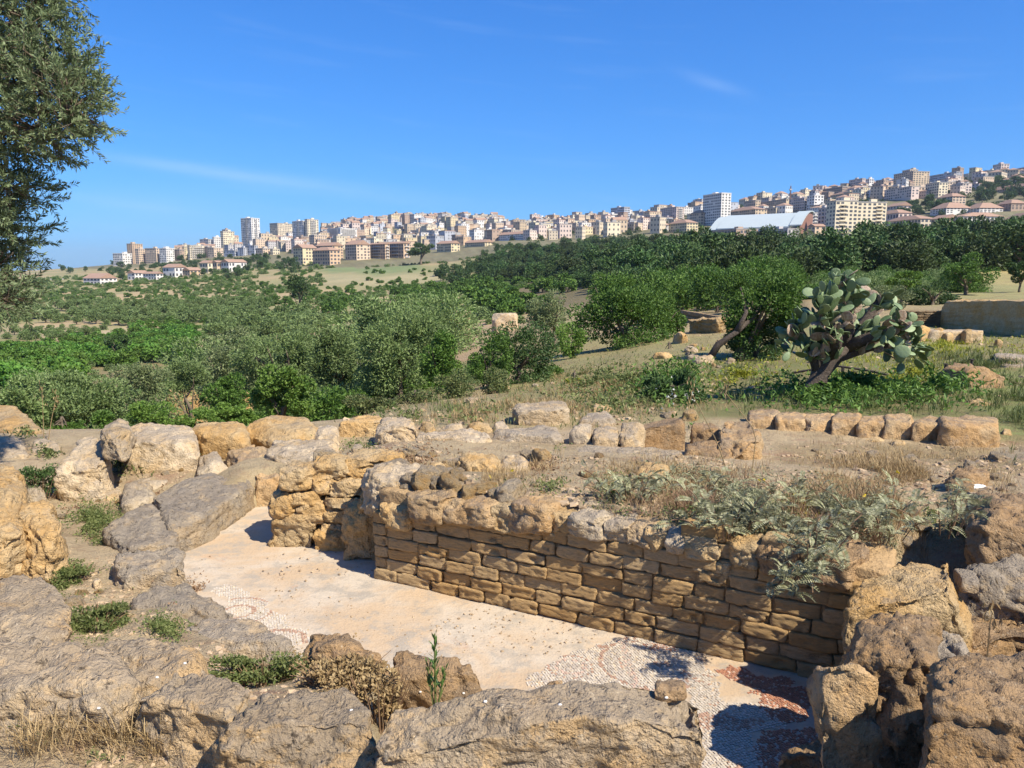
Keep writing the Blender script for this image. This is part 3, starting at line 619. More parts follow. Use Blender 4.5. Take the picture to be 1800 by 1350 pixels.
blk("low brown stone behind the green sprig", .36, 1215, (690, 1182), (860, 1204), (830, 1172), (700, 1142), 'rock_brown', 4, 1.2, 36)
blk("small jagged stone perched on the end of the long ashlar", 1.02, 1222, (1152, 1212), (1205, 1210), (1200, 1188), (1160, 1192), 'rock_brown', 3.5, 1.4, 20, bury=.03)
blk("thumb-sized dark stone lying on the long ashlar's back edge", 1.02, 1207, (958, 1203), (990, 1203), (986, 1194), (964, 1195), 'rock_brown', 3.5, 1.4, 14, bury=.03)
# --- low blocks along the room's side
blk("flat grey kerb block between the weeds and the white mosaic", .18, 1158, (330, 1140), (520, 1138), (440, 1085), (270, 1096), 'rock_grey', 5, 1.0, 46)
blk("low eroded block holding a tuft of brown dry weed", .16, 1098, (240, 1070), (412, 1082), (330, 1022), (232, 1030), 'rock_grey', 4.5, 1.2, 40)
blk("squat rough block with an ochre end, south of the long grey slab" if False else "squat rough block next to the tiny grey pebble with a dark shadow", .10, 1045, (200, 1003), (328, 992), (312, 958), (206, 965), 'rock_grey', 6, 1.2, 34)
blk("near piece of the long grey slab, ochre at its end", .02, 1000, (222, 975), (322, 940), (255, 884), (182, 926), 'rock_grey', 7, .9, 38)
blk("long white-stained grey slab lining the sunken room", .0, 938, (312, 932), (444, 850), (398, 824), (246, 878), 'rock_grey', 8, .9, 44)
blk("small round boulder with a purple-red stain", .10, 902, (214, 885), (275, 870), (262, 843), (222, 850), 'rock_pale', 3.4, 1.0, 26)
blk("egg-shaped yellow boulder standing behind the long grey slab", .26, 838, (345, 822), (400, 824), (388, 792), (356, 795), 'rock_pale', 2.8, .8, 26)
blk("large stepped ochre block closing the end of the room", .0, 888, (436, 838), (500, 836), (500, 800), (420, 806), 'rock_red', 6, 1.0, 30)
blk("broad flat ochre block behind the stepped one", .25, 838, (398, 816), (480, 818), (470, 780), (400, 782), 'rock_red', 5, 1.0, 30)
# --- boulders at the slope edge
blk("tall yellow boulder with an undercut, cropped by the picture edge", .30, 1012, (-70, 945), (40, 935), (28, 822), (-60, 812), 'rock_ochre', 3.6, 1.3, 50)
blk("overhanging ochre lobe leaning from the tall yellow boulder", .36, 985, (28, 945), (102, 938), (88, 880), (36, 890), 'rock_ochre', 3.4, 1.3, 34)
blk("pale wedge-shaped boulder sloping up to a point", .28, 862, (92, 822), (188, 812), (180, 765), (150, 768), 'rock_pale', 3.6, 1.0, 36, dz=(-.06, 0, .05, .0))
blk("round boulder balanced at the tip of the wedge-shaped one", .62, 790, (178, 770), (230, 765), (226, 736), (182, 738), 'rock_pale', 2.6, .9, 24, zadd=.05, bury=.08)
blk("big two-toned rounded boulder with a dark cleft beside it", .28, 820, (216, 778), (345, 782), (338, 744), (228, 746), 'rock_pale', 3.8, .9, 40)
blk("smooth tan boulder squeezed between two bigger ones", .28, 800, (336, 764), (436, 766), (428, 742), (344, 742), 'rock_ochre', 3.8, .7, 32)
blk("long cracked golden boulder at the crest of the slope", .30, 788, (428, 762), (556, 764), (545, 730), (446, 730), 'rock_ochre', 3.6, .9, 40)
blk("weathered end piece next to the cracked golden boulder", .30, 786, (550, 764), (596, 766), (590, 744), (556, 744), 'rock_pale', 4, .9, 20)
blk("ochre hump rising above the shrubs at the picture edge", .1, 772, (-60, 742), (78, 756), (40, 715), (-60, 704), 'rock_ochre', 3.0, .8, 34)
blk("pinkish low rock shelf below the ochre hump", .22, 806, (-40, 790), (50, 792), (40, 770), (-40, 768), 'rock_pale', 3.6, .9, 26)
blk("small flat rock among weeds by the pinkish shelf", .22, 800, (56, 786), (108, 786), (102, 772), (60, 772), 'rock_pale', 4, .9, 20)
blk("smooth pale cobble under the dark thorny bush", .19, 884, (40, 868), (78, 868), (74, 853), (44, 853), 'rock_pale', 2.6, .5, 18)
blk("tiny grey pebble casting a dark shadow on the weedy path", .13, 1040, (163, 1030), (180, 1030), (179, 1016), (165, 1017), 'rock_pale', 2.8, .6, 12)
blk("flat pale rock step on the path under the wedge-shaped boulder", .11, 880, (135, 872), (215, 868), (210, 852), (140, 856), 'rock_pale', 5, .8, 24)
blk("bare flat rock patch on the path next to the purple-stained boulder", .12, 862, (215, 856), (290, 852), (300, 838), (235, 842), 'rock_pale', 5, .8, 22)
# --- blocks behind the wall
blk("slanting ochre rectangular block at the start of the back row", .32, 770, (592, 742), (668, 744), (682, 731), (600, 732), 'rock_ochre', 7, .8, 28)
blk("upright pale boulder with a shaded hollow in the back row", .42, 786, (664, 752), (732, 756), (722, 735), (672, 735), 'rock_pale', 4, 1.0, 30)
blk("long low whitish slab with a ragged top in the back row", .45, 786, (730, 766), (860, 772), (852, 758), (740, 756), 'rock_pale', 6, 1.0, 34)
blk("long smooth grey slab in the middle of the back row", .45, 784, (862, 764), (993, 766), (980, 750), (880, 750), 'rock_grey', 8, .6, 36)
blk("large squared pale block standing above the back row", .30, 748, (898, 722), (1000, 722), (992, 707), (912, 707), 'rock_pale', 8, .8, 34)
blk("small rounded block first of three after the grey slab", .45, 786, (1003, 758), (1042, 760), (1040, 746), (1006, 746), 'rock_pale', 5, .8, 20)
blk("low cube-like block in the middle of three after the grey slab", .45, 792, (1043, 766), (1089, 766), (1086, 752), (1046, 752), 'rock_pale', 6, .7, 20)
blk("taller squared block last of three after the grey slab", .45, 792, (1090, 758), (1131, 756), (1128, 742), (1092, 743), 'rock_pale', 6, .8, 20)
blk("flat grey slab behind the three small blocks", .32, 748, (1018, 738), (1084, 738), (1078, 726), (1024, 726), 'rock_grey', 5, .7, 24)
blk("little squared stone sitting alone in the grass", .24, 727, (1042, 716), (1076, 716), (1073, 709), (1045, 709), 'rock_ochre', 6, .8, 14)
blk("brown sloping block with a shaded straight face", .28, 792, (1095, 748), (1204, 746), (1188, 727), (1100, 738), 'rock_brown', 9, .6, 32)
blk("dark squared stone against the rough boulder", .30, 790, (1214, 752), (1268, 756), (1262, 742), (1220, 741), 'rock_brown', 7, .9, 22)
blk("rough boulder with a ledge, at the end of the short block row", .35, 838, (1262, 775), (1348, 778), (1322, 732), (1272, 732), 'rock_red', 4.5, 1.3, 36)
blk("shaded lower stone supporting the rough boulder", .40, 836, (1205, 800), (1290, 806), (1290, 776), (1210, 774), 'rock_brown', 5, 1.0, 28)
blk("long thin pale slab lying flat behind the silver plants", .52, 814, (1000, 800), (1250, 818), (1200, 792), (1000, 782), 'rock_pale', 7, .8, 46)
blk("low pale stone at the end of the thin slab", .52, 846, (1250, 832), (1347, 838), (1340, 822), (1256, 818), 'rock_pale', 5, .9, 28)
blk("round lichen-dark boulder lying on the wall's rubble top", .60, 838, (803, 815), (885, 818), (876, 793), (812, 793), 'rock_ochre', 3.2, 1.2, 30)
blk("yellow lump of stone among the silver plants", .70, 862, (1115, 838), (1178, 842), (1172, 815), (1122, 815), 'rock_ochre', 3.2, 1.2, 24)
blk("pale flattened stone beside the round lichen-dark boulder", .60, 832, (872, 818), (930, 820), (924, 800), (880, 798), 'rock_pale', 3.6, 1.1, 24)
blk("ragged white rock shelf next to the cracked golden boulder", .38, 818, (470, 800), (600, 806), (590, 775), (482, 770), 'rock_pale', 5, 1.1, 36)
# --- row of eight squared blocks
ROW = [(1317, 1368, 735, 764, 721, "first block of the eight-block row, beside the rough boulder"), (1368, 1415, 738, 768, 724, "second block of the eight-block row, yellow low on its face"),
       (1414, 1463, 742, 770, 728, "third block of the eight-block row, cracked down the middle"), (1464, 1510, 740, 774, 726, "fourth block of the eight-block row, taller and pinkish"),
       (1511, 1555, 743, 776, 730, "fifth block of the eight-block row, split by a flat crack"), (1556, 1606, 742, 778, 728, "sixth block of the eight-block row, with an undercut foot"),
       (1607, 1656, 746, 782, 732, "seventh block of the eight-block row, rounded at the corner"), (1657, 1752, 748, 790, 731, "last and longest block of the eight-block row, reddish brown")]
for a, b, vf, vg, vb, lab in ROW:
    blk(lab, .17, vg, (a - 2, vf), (b + 2, vf), (b + 1, vb), (a - 1, vb), 'rock_red', 9, .75, 26, cuts=3, cat="stone block", group="row of eight squared blocks")
for a, b, vf, vg, vb, lab in [(1366, 1450, 768, 777, 764, "thin ochre footing stone under the second block of the row"), (1508, 1553, 774, 785, 770, "thin ochre footing stone under the fifth block of the row"), (1566, 1592, 779, 792, 775, "squat ochre footing stone under the sixth block of the row")]:
    blk(lab, .15, vg, (a, vf), (b, vf), (b, vb), (a, vb), 'rock_ochre', 6, .8, 16)
blk("lone brown block with a dark shaded end, lying in dry grass", .58, 864, (1664, 838), (1738, 836), (1726, 822), (1672, 824), 'rock_brown', 5, 1.0, 26)
o = blk("thin white marble strip propped before the lone brown block", .60, 867, (1682, 856), (1735, 858), (1735, 852), (1684, 850), 'marble', 9, .25, 16, name="marble_strip", cat="marble")
# --- heap at the wall's far end
blk("big orange boulder blocking the end of the brick wall", .0, 1262, (1484, 1048), (1712, 1034), (1690, 978), (1552, 982), 'rock_ochre', 4.2, .9, 56, strata=.5)
blk("pitted upright boulder with holes, in the rock heap", .15, 1400, (1484, 1168), (1652, 1186), (1642, 1092), (1516, 1086), 'rock_brown', 4.5, 1.15, 54)
blk("grey rock ridge resting behind the pitted upright boulder", .20, 1290, (1600, 1160), (1712, 1165), (1700, 1125), (1600, 1082), 'rock_grey', 4, 1.3, 38)
blk("huge brown foreground rock with grooved shaded side" if False else "huge brown rock with a grooved shaded side, largest of the heap", .35, 1560, (1612, 1245), (1990, 1290), (1960, 1150), (1660, 1150), 'rock_brown', 5, 1.0, 70)
blk("rusty stone stump at the foot of the leaning slab", .05, 1420, (1360, 1345), (1490, 1345), (1480, 1290), (1415, 1290), 'rock_brown', 4, 1.3, 30)
blk("grey knobbly rock bank beyond the orange boulder", .20, 1130, (1684, 1014), (1890, 1030), (1880, 984), (1696, 974), 'rock_grey', 3.8, 1.2, 48)
blk("shaded brown ledge under the grey knobbly bank", .25, 1170, (1700, 1120), (1880, 1130), (1880, 1095), (1700, 1085), 'rock_brown', 5, 1.2, 36)
blk("low brown rubble rock wedged between the orange boulder and the largest rock", .2, 1200, (1636, 1160), (1800, 1160), (1790, 1088), (1660, 1085), 'rock_brown', 4, 1.1, 40)
blk("flat smooth grey stone lodged beside the orange boulder's top", .68, 1030, (1690, 1020), (1722, 1024), (1714, 1002), (1676, 998), 'rock_grey', 4, .5, 18, bury=.05)
blk("rounded earth-brown mound at the picture edge above the grey bank", .68, 968, (1712, 915), (1900, 930), (1880, 870), (1722, 862), 'rock_brown', 3.6, 1.2, 44)
def leaning_slab():
    base = np.array([1.53, 3.14, 0.0]); c = []
    for z, sh in ((-.1, .05), (.93, -.10)):
        for x, y in ((-.17, -.07), (.17, -.07), (.16, .09), (-.13, .09)):
            kx = 1.0 if z < 0 else .62
            c.append(base + np.array([x * kx + sh, y + (0 if z < 0 else .02), z]))
    rock_obj("leaning_slab", c, "upright slab leaning outwards in front of the pitted boulder", "stone", M['rock_red'], 44, 5, .95, 333)
leaning_slab()
# --- loose small stones
for u, v, w, h, zg, lab in [(628, 796, 20, 16, .55, "white cube-shaped stone on the rubble top"), (769, 834, 32, 18, .62, "smooth rounded tan stone left of the lichen-dark boulder" if False else "smooth rounded tan stone just before the lichen-dark boulder"),
                      (751, 760, 26, 17, .34, "small orange stone tucked behind the whitish slab"), (836, 742, 28, 9, .30, "flat ochre stone in the grass beyond the whitish slab"),
                      (843, 758, 46, 15, .33, "orange flat stone pair's larger piece behind the whitish slab"), (880, 757, 26, 14, .33, "brown weathered stone before the large squared pale block"),
                      (795, 762, 44, 16, .34, "grey sunken slab behind the whitish slab"), (776, 824, 20, 14, .62, "little reddish stone on the rubble top"), (900, 838, 28, 8, .62, "flat pale flake lying on the red soil"),
                      (1030, 836, 26, 8, .62, "grey flake near the silver plants"), (1615, 702, 26, 12, .2, "tan stone in the weeds under the cactus"), (1770, 768, 18, 12, .2, "ochre stone in the grass past the eight-block row"),
                      (1720, 716, 40, 14, .2, "tan rock peeping out behind the eight-block row"), (885, 868, 10, 9, .8, "tiny white stone at the wall's lip")]:
    d = w * .25
    blk(lab, zg, v, (u - w / 2, v - h * .6), (u + w / 2, v - h * .6), (u + w / 2 - 2, v - h), (u - w / 2 + 2, v - h), 'rock_pale' if 'white' in lab or 'pale' in lab or 'grey' in lab else 'rock_ochre', 3.4, 1.0, 14, name="loose_stone")
for u, v, lab in [(730, 656 + 560, "white snail shell on the long ashlar near its corner"), (812, 1205, "white snail shell nearest the green sprig" if False else "white snail shell just past the green sprig"), (850, 1225, "white snail shell at the middle of the long ashlar"), (982, 1226, "broad white lichen-like shell on the long ashlar")]:
    pass

# ------------------------------------------------------------------ the brick wall
W0 = P(661, 1017, 0.0); W1 = P(1420, 1192, 0.0); wt = (W1 - W0); WL = np.linalg.norm(wt); wt /= WL; wn = np.array([wt[1], -wt[0], 0.0])  # outward, to the room
if wn[1] > 0: wn = -wn
wall = empty("brick_wall", tuple(W0 + wt * WL / 2), "ruined golden brick wall with rubble top beside the mosaic floor", "wall")
WC = W0 + wt * WL / 2
def wy_of(u):
    a = (u - 900) / F                       # where the sight line of column u crosses the wall, at floor level
    best = None
    for v in np.arange(900, 1300, 2.0):
        p = P(u, v, 0.0); s = (p - W0) @ wn
        if s > 0: best = p; break
    return best
brick_meshes = []
for i in range(14):
    rg = np.random.default_rng(i + 50); j = lambda: rg.uniform(-.05, .05)
    c = [(-.5 + j(), -.5, -.5 + j()), (.5 + j(), -.5, -.5 + j()), (.5, .5, -.5), (-.5, .5, -.5), (-.5 + j(), -.5 + j() * .6, .5 + j()), (.5 + j(), -.5 + j() * .6, .5 + j()), (.5, .5, .5), (-.5, .5, .5)]
    sc = np.array([.30, .16, .115]); cc = np.array(c) * sc
    V, Fq = rock_verts(cc, 11, 26, 0.0, i, cuts=3, cd=(.90, .99))
    N = vnormals(V, Fq); off = np.array([i * 4.1, i * 2.2, 0])
    d = fbm(V / .12 + off, i, 3) * .004 + np.abs(fbm(V / .035 + off, i + 3, 3)) * .007 - .003 - np.clip(vnoise(V / .06 + off, i + 8) - .35, 0, 1) * (.02 + .045 * (i % 4 == 0))
    V = V + N * d[:, None]
    brick_meshes.append(mesh_np("brick", V / sc, Fq, [M['brick']], True))
rg = np.random.default_rng(5); nb = 0
Rw = Matrix(((wt[0], -wn[0], 0), (wt[1], -wn[1], 0), (0, 0, 1))).to_4x4(); Rz = Rw.to_euler().z
EX = 0.42
for ci in range(9):
    ch = .0995; z = 0.0 + ci * ch + ch / 2; s = rg.uniform(-.16, 0) if ci else -.05
    s = max(s, -.02)
    first = True
    while s < WL + EX:
        w = rg.uniform(.21, .33) if not first else rg.uniform(.12, .28)
        first = False
        rec = rg.uniform(-.016, .010)
        if ci >= 7: rec -= .02 * (1 - min(1, s / 1.5)) + rg.uniform(0, .03)
        if ci >= 7 and s > WL + .1: s += w; continue
        if ci == 8 and (s < 2.4 or rg.random() < .3): s += w; continue
        if ci == 7 and s < 1.3: s += w; continue
        if ci == 6 and s < .5 and rg.random() < .7: s += w; continue
        if ci == 7 and s < 2.2 and rg.random() < .4: s += w; continue
        if s < 1.9 and .9 < s and ci in (2, 3) and rg.random() < .25: rec -= .014
        c = W0 + wt * (s + w / 2) + wn * (rec - .08); c[2] = z + rg.uniform(-.006, .006)
        o = bpy.data.objects.new("brick", brick_meshes[rg.integers(14)]); C.objects.link(o); o.parent = wall
        o.location = c - WC; o.rotation_euler = (rg.normal(0, .015), rg.normal(0, .012), Rz + rg.normal(0, .02)); o.scale = ((w - rg.uniform(.006, .015)), .16, ch - rg.uniform(.003, .009)); nb += 1
        s += w
def wall_core():
    a = W0 - wn * .045 + wt * .03; b = W0 + wt * (WL + EX) - wn * .045; th = -wn * .55
    bot = [a, b, b + th, a + th]; top = [q + np.array([0, 0, .78]) for q in bot]; bot = [q - np.array([0, 0, .1]) for q in bot]
    c = np.array(bot + top); V, Fq = rock_verts(c, 56, 30, .35, 71)
    me = mesh_np("wall_core", V - WC, Fq, [M['mortar']], True); o = obj("wall_core", me, wall)
wall_core()
def face_stone(u0, u1, v0, v1, p=None, depth=.3, k=4.0, rough=1.0, mat='rock_ochre', proud=0.0, n=20):
    """a stone of the wall seen between pixel columns and rows, its front standing in the wall's face"""
    _rs[0] += 1
    if p is None:
        pa = wy_of(u0); pb = wy_of(u1)
    else: pa = P(u0, p, 0); pb = P(u1, p, 0)
    out = []
    for q, u in ((pa, u0), (pb, u1)):
        q = q + (wn if p is None else np.array([0, -1, 0])) * proud; out.append(q)
    back = (-wn if p is None else np.array([0.05, 1.0, 0])) * depth
    ya = out[0][1]; yb = out[1][1]; za0 = Py(u0, v1, ya)[2]; za1 = Py(u0, v0, ya)[2]; zb0 = Py(u1, v1, yb)[2]; zb1 = Py(u1, v0, yb)[2]
    z0 = min(za0, zb0) if p is not None else (za0 + zb0) / 2; z1 = (za1 + zb1) / 2; z0 = (za0 + zb0) / 2
    def at(q, z, b): return np.array([q[0], q[1], z]) + (back if b else 0)
    c = [at(out[0], z0, 0), at(out[1], z0, 0), at(out[1], z0, 1), at(out[0], z0, 1), at(out[0], z1, 0), at(out[1], z1, 0), at(out[1], z1, 1), at(out[0], z1, 1)]
    c = np.array(c); V, Fq = rock_verts(c, n, k * 1.5, rough, _rs[0], cuts=8); o0 = c.mean(0)
    o = obj("stone", mesh_np("stone", V - o0, Fq, [M[mat]], True), wall, o0 - WC)
    return o
# rubble stub that juts out behind the brick face
for a in [(470, 556, 908, 966, 962, .5, 5), (552, 614, 940, 976, 968, .35, 3.5), (560, 604, 922, 946, 962, .3, 3.5), (477, 520, 868, 910, 962, .4, 3.2), (514, 558, 868, 889, 962, .3, 3), (522, 570, 886, 924, 962, .35, 3.5), (572, 630, 878, 894, 964, .3, 4),
          (566, 636, 893, 922, 962, .35, 3), (492, 551, 826, 864, 962, .4, 3.5), (547, 585, 842, 870, 960, .3, 3.2), (582, 642, 847, 876, 962, .35, 4), (550, 618, 815, 844, 956, .4, 3.2), (610, 692, 808, 842, 956, .5, 3.2), (602, 668, 900, 985, 985, .5, 5), (632, 700, 878, 938, 985, .4, 4)]:
    u0, u1, v0, v1, p, d, k = a; face_stone(u0, u1, v0, v1, p, d, k, 1.2, 'rock_ochre', n=22)
face_stone(640, 742, 843, 908, 1008, .55, 3, 1.2, 'rock_pale', n=30)
for a in [(666, 724, 884, 930, .07, 'rock_ochre'), (718, 790, 868, 918, .10, 'rock_pale'), (784, 866, 880, 924, .08, 'rock_pale'), (862, 902, 886, 936, .05, 'rock_ochre'), (896, 962, 884, 940, .09, 'rock_pale'), (958, 1000, 900, 940, .03, 'rock_ochre'), (996, 1060, 904, 946, .06, 'rock_pale'), (1056, 1100, 914, 954, .04, 'rock_pale'), (1096, 1136, 920, 962, .06, 'rock_pale'), (1130, 1168, 926, 972, .04, 'rock_ochre'), (1164, 1196, 932, 974, .05, 'rock_pale'), (1190, 1262, 940, 984, .05, 'rock_ochre'),
          (1256, 1330, 948, 1000, .04, 'rock_ochre'), (1326, 1400, 962, 1016, .05, 'rock_brown'), (1396, 1500, 975, 1032, .05, 'rock_brown'), (790, 870, 902, 930, -.01, 'rock_ochre'), (930, 1010, 930, 958, .0, 'rock_ochre'), (1210, 1296, 972, 1012, .02, 'rock_ochre'), (1010, 1090, 944, 970, .0, 'rock_ochre')]:
    u0, u1, v0, v1, pr, mt = a; face_stone(u0, u1, v0 + 6, v1, None, .5, 5, .95, {'rock_pale': 'rock_red'}.get(mt, mt) if u0 % 3 else mt, pr - .045, 22)
# ------------------------------------------------------------------ plants
def leaf_quads(Cn, D, L, Wd, rg, fold=0.25, nrm=None):
    """one leaf per centre: a folded diamond along direction D"""
    n = len(Cn); D = D / (np.linalg.norm(D, axis=1)[:, None] + 1e-9)
    if nrm is None: nrm = rg.normal(size=(n, 3))
    S = np.cross(D, nrm); S /= np.linalg.norm(S, axis=1)[:, None] + 1e-9; U = np.cross(S, D)
    L = np.broadcast_to(L, (n,))[:, None]; Wd = np.broadcast_to(Wd, (n,))[:, None]
    a = Cn - D * L * .5; t = Cn + D * L * .5; m1 = Cn + S * Wd * .5 + U * Wd * fold; m2 = Cn - S * Wd * .5 + U * Wd * fold
    V = np.stack([a, m1, t, m2], 1).reshape(-1, 3); Fq = np.arange(n * 4).reshape(n, 4); return V, Fq
def rand_dir(n, rg): d = rg.normal(size=(n, 3)); return d / np.linalg.norm(d, axis=1)[:, None]
def crown_pts(rg, n, rx, ry, rz, lobes=14, lr=(.28, .46), flat=.0, shell=.55, keep_low=-.95):
    """points clustered in lobes spread through an uneven ellipsoid"""
    d = rand_dir(lobes * 3, rg); d = d[d[:, 2] > keep_low][:lobes]; lobes = len(d)
    rad = rg.uniform(.40, .80, lobes); Lc = d * rad[:, None]; R = rg.uniform(lr[0], lr[1], lobes)
    w = R ** 2; pick = rg.choice(lobes, n, p=w / w.sum())
    dd = rand_dir(n, rg); r = R[pick] * (1 - shell * (rg.random(n) ** 2.2)); p = Lc[pick] + dd * r[:, None]
    g = fbm(p * 4.2 + rg.uniform(0, 50), 5, 2); ok = g > -.30; p = p[ok]; dd = dd[ok]
    out = p / (np.linalg.norm(p, axis=1)[:, None] + 1e-6)
    dirs = dd * .6 + out * .7
    return p * np.array([rx, ry, rz]), dirs
def crown_mesh(name, seed, rx, ry, rz, n, L, Wd, mat, lobes=14, lr=(.28, .46), shell=.55, droop=0.0, twig=0):
    rg = np.random.default_rng(seed); p, d = crown_pts(rg, n, rx, ry, rz, lobes, lr, shell=shell)
    d = d + rg.normal(size=d.shape) * .75; d[:, 2] -= droop
    V, Fq = leaf_quads(p, d, L * rg.uniform(.6, 1.3, len(p)), Wd * rg.uniform(.7, 1.3, len(p)), rg)
    return mesh_np(name, V, Fq, [mat])
def trunk_mesh(name, seed, h, r, spread, nb, top, mat, lean=(0, 0), seg=7):
    rg = np.random.default_rng(seed); mb = MB()
    t = np.linspace(0, 1, 7); base = np.stack([lean[0] * t ** 1.3 * h + rg.normal(0, .03 * h, 7) * t, lean[1] * t ** 1.3 * h + rg.normal(0, .03 * h, 7) * t, t * h], 1)
    base[0, 2] = -.3 * min(1, h)
    mb.tube(base, r * (1.15 - .5 * t) * (1 + .5 * (t == 0)), seg, .25, seed)
    for i in range(nb):
        s = base[rg.integers(3, 7)]; a = rg.uniform(0, 2 * math.pi); e = s + np.array([math.cos(a) * spread * rg.uniform(.5, 1), math.sin(a) * spread * rg.uniform(.5, 1), (top - s[2]) * rg.uniform(.45, .95)])
        m = (s + e) / 2 + rg.normal(0, .1 * spread, 3); tt = np.linspace(0, 1, 6)[:, None]; q = s * (1 - tt) ** 2 + 2 * m * tt * (1 - tt) + e * tt ** 2
        mb.tube(q, r * .55 * (1 - .8 * tt[:, 0]), 5, .2, seed + i)
    return mb.mesh(name, [mat], True)
def place_tree(name, label, loc, crown, trunk, cat="tree", group=None, rz=0.0, s=(1, 1, 1), cz=0.0, extra=None):
    t = empty(name, loc, label, cat, group, rz); t.scale = s
    if trunk is not None: obj("trunk", trunk, t)
    c = obj("crown", crown, t, (0, 0, cz)); return t
# --- named trees near by: crown centre pixel, half width and half height in pixels, distance, look
_ts = [0]
def near_tree(label, u, v, hw, hh, y, vbase, kind, n=9000, L=.09, Wd=.04, lobes=16, name="tree", lean=(0, 0), depth=.9, shell=.55, droop=0.0, nb=6, tr=.03, cat="tree", zb=None, lr=(.22, .38)):
    lobes = int(lobes * 1.35)
    _ts[0] += 1; sd = 400 + _ts[0]
    c = Py(u, v + hh * .07, y); rx = hw / F * y * 1.04; rz = hh / F * y * 1.10
    gz = terrain(c[0], c[1])[0] if zb is None else zb
    cr = crown_mesh("crown", sd, rx, rx * depth, rz, n, L, Wd, M[kind], lobes, lr, shell, droop)
    h = max(.3, (c[2] - gz) * .75); tk = trunk_mesh("trunk", sd, h, max(.03, tr * rx * 2.2), rx * .6, nb, c[2] - gz + rz * .5, M['bark'], lean)
    t = empty(name, (c[0] - lean[0] * h, c[1] - lean[1] * h, gz), label, cat)
    obj("trunk", tk, t); obj("crown", cr, t, (lean[0] * h, lean[1] * h, c[2] - gz)); return t
near_tree("big silvery olive in the middle of the tree belt", 700, 612, 92, 92, 24, 705, 'olive', 24000, .11, .045, 26, "olive_tree")
near_tree("grey-green olive spreading beside the big silvery one", 590, 640, 62, 85, 27, 705, 'olive', 14000, .12, .05, 18, "olive_tree")
near_tree("broad olive with a rounded top above the bright fig-like shrub", 490, 628, 90, 66, 30, 700, 'olive', 17000, .13, .055, 24, "olive_tree")
near_tree("pale olive standing over the farm roof", 395, 645, 70, 70, 33, 710, 'grey_tree', 13000, .14, .06, 20, "olive_tree")
near_tree("dark upright cypress-like tree behind the big silvery olive", 652, 560, 36, 44, 34, 640, 'dark', 5000, .14, .05, 12, "evergreen_tree")
near_tree("bright green fig-like shrub at the slope's crest", 494, 690, 58, 50, 17, 738, 'bright', 7000, .085, .055, 16, "fig_shrub", cat="shrub")
near_tree("dark green bushy tree touching the big silvery olive", 772, 640, 48, 62, 22, 708, 'green', 8000, .085, .05, 14, "bushy_tree")
near_tree("dense dark laurel-like bush in front of the carob", 912, 632, 92, 72, 23, 700, 'dark', 15000, .09, .042, 22, "laurel_bush", shell=.45, cat="shrub")
near_tree("blue-green bush leaning on the dense dark one", 858, 626, 42, 54, 21.5, 690, 'green', 6000, .09, .04, 12, "laurel_bush", cat="shrub")
near_tree("large carob tree with a dark low trunk", 1098, 566, 100, 66, 36, 640, 'green', 15000, .14, .085, 24, "carob_tree")
near_tree("carob's neighbour reaching over the bare path", 1168, 556, 44, 44, 38, 622, 'green', 6000, .14, .085, 12, "carob_tree")
near_tree("silver-grey olive rising behind the carob", 975, 545, 52, 52, 46, 612, 'grey_tree', 7000, .16, .06, 14, "olive_tree")
near_tree("rounded light green treetop above the carob", 1070, 512, 62, 36, 52, 590, 'green', 7000, .18, .09, 14, "broadleaf_tree")
near_tree("yellowish green bush at the carob's grassy foot", 1005, 600, 34, 36, 34, 640, 'bright', 3500, .12, .06, 10, "bushy_tree", cat="shrub")
near_tree("spreading silvery olive below the ochre hump", 125, 706, 105, 58, 19, 800, 'olive', 20000, .095, .04, 26, "olive_tree")
near_tree("olive with a thin top behind the bare grass stalks", 30, 715, 60, 50, 17.5, 800, 'olive', 10000, .095, .04, 16, "olive_tree")
near_tree("round grey olive next to the white roof valley shrub" if False else "round grey olive between the spreading olive and the tan valley rock", 250, 668, 52, 42, 24, 730, 'grey_tree', 7000, .10, .035, 14, "olive_tree")
near_tree("leafy young tree below the broad olive", 395, 690, 46, 40, 21, 735, 'green', 5500, .09, .045, 12, "broadleaf_tree")
near_tree("lower olive bough mass beside the tan valley rock", 330, 660, 48, 34, 26, 720, 'olive', 6000, .10, .036, 12, "olive_tree")
for i, (u, v, hw, hh, y, kd, lab) in enumerate([(262, 735, 56, 34, 14.5, 'bright', "bright green shrub right behind the two-toned boulder"), (352, 742, 48, 26, 14.2, 'bright', "low bright shrub behind the smooth tan boulder"), (410, 730, 40, 24, 15.5, 'bright', "fresh green shrub below the fig-like one"),
        (170, 752, 46, 30, 14.0, 'green', "green shrub behind the balanced round boulder"), (110, 762, 36, 22, 12.8, 'green', "small green shrub over the flat rock by the pinkish shelf"),
        (655, 712, 55, 26, 16, 'lentisk', "reddish green lentisk nearest the fig-like shrub" if False else "reddish green lentisk at the start of the low hedge"), (730, 706, 50, 28, 16.5, 'lentisk', "taller lentisk in the middle of the low hedge"), (800, 682, 48, 32, 18, 'lentisk', "lentisk with brownish tips under the dark green bushy tree"),
        (870, 678, 40, 30, 19, 'lentisk', "last lentisk of the low hedge below the laurel bush"), (1010, 672, 18, 10, 19, 'yellow_green', "low yellow-green clump on the grassy mound"), (960, 655, 36, 14, 24, 'green', "low green bush under the laurel's edge"),
        (1175, 640, 30, 12, 30, 'yellow_green', "yellow-green weeds at the edge of the bare path")]):
    near_tree(lab, u, v, hw, hh, y, v + hh, kd, 4500, .07, .03, 12, "shrub", cat="shrub", nb=5, tr=.02, shell=.7)
near_tree("dark long-leaved shrub between the white umbels and the cactus", 1185, 682, 66, 34, 14.5, 720, 'dark', 5000, .16, .03, 12, "long_leaved_shrub", cat="shrub", nb=6, tr=.015, shell=.8)
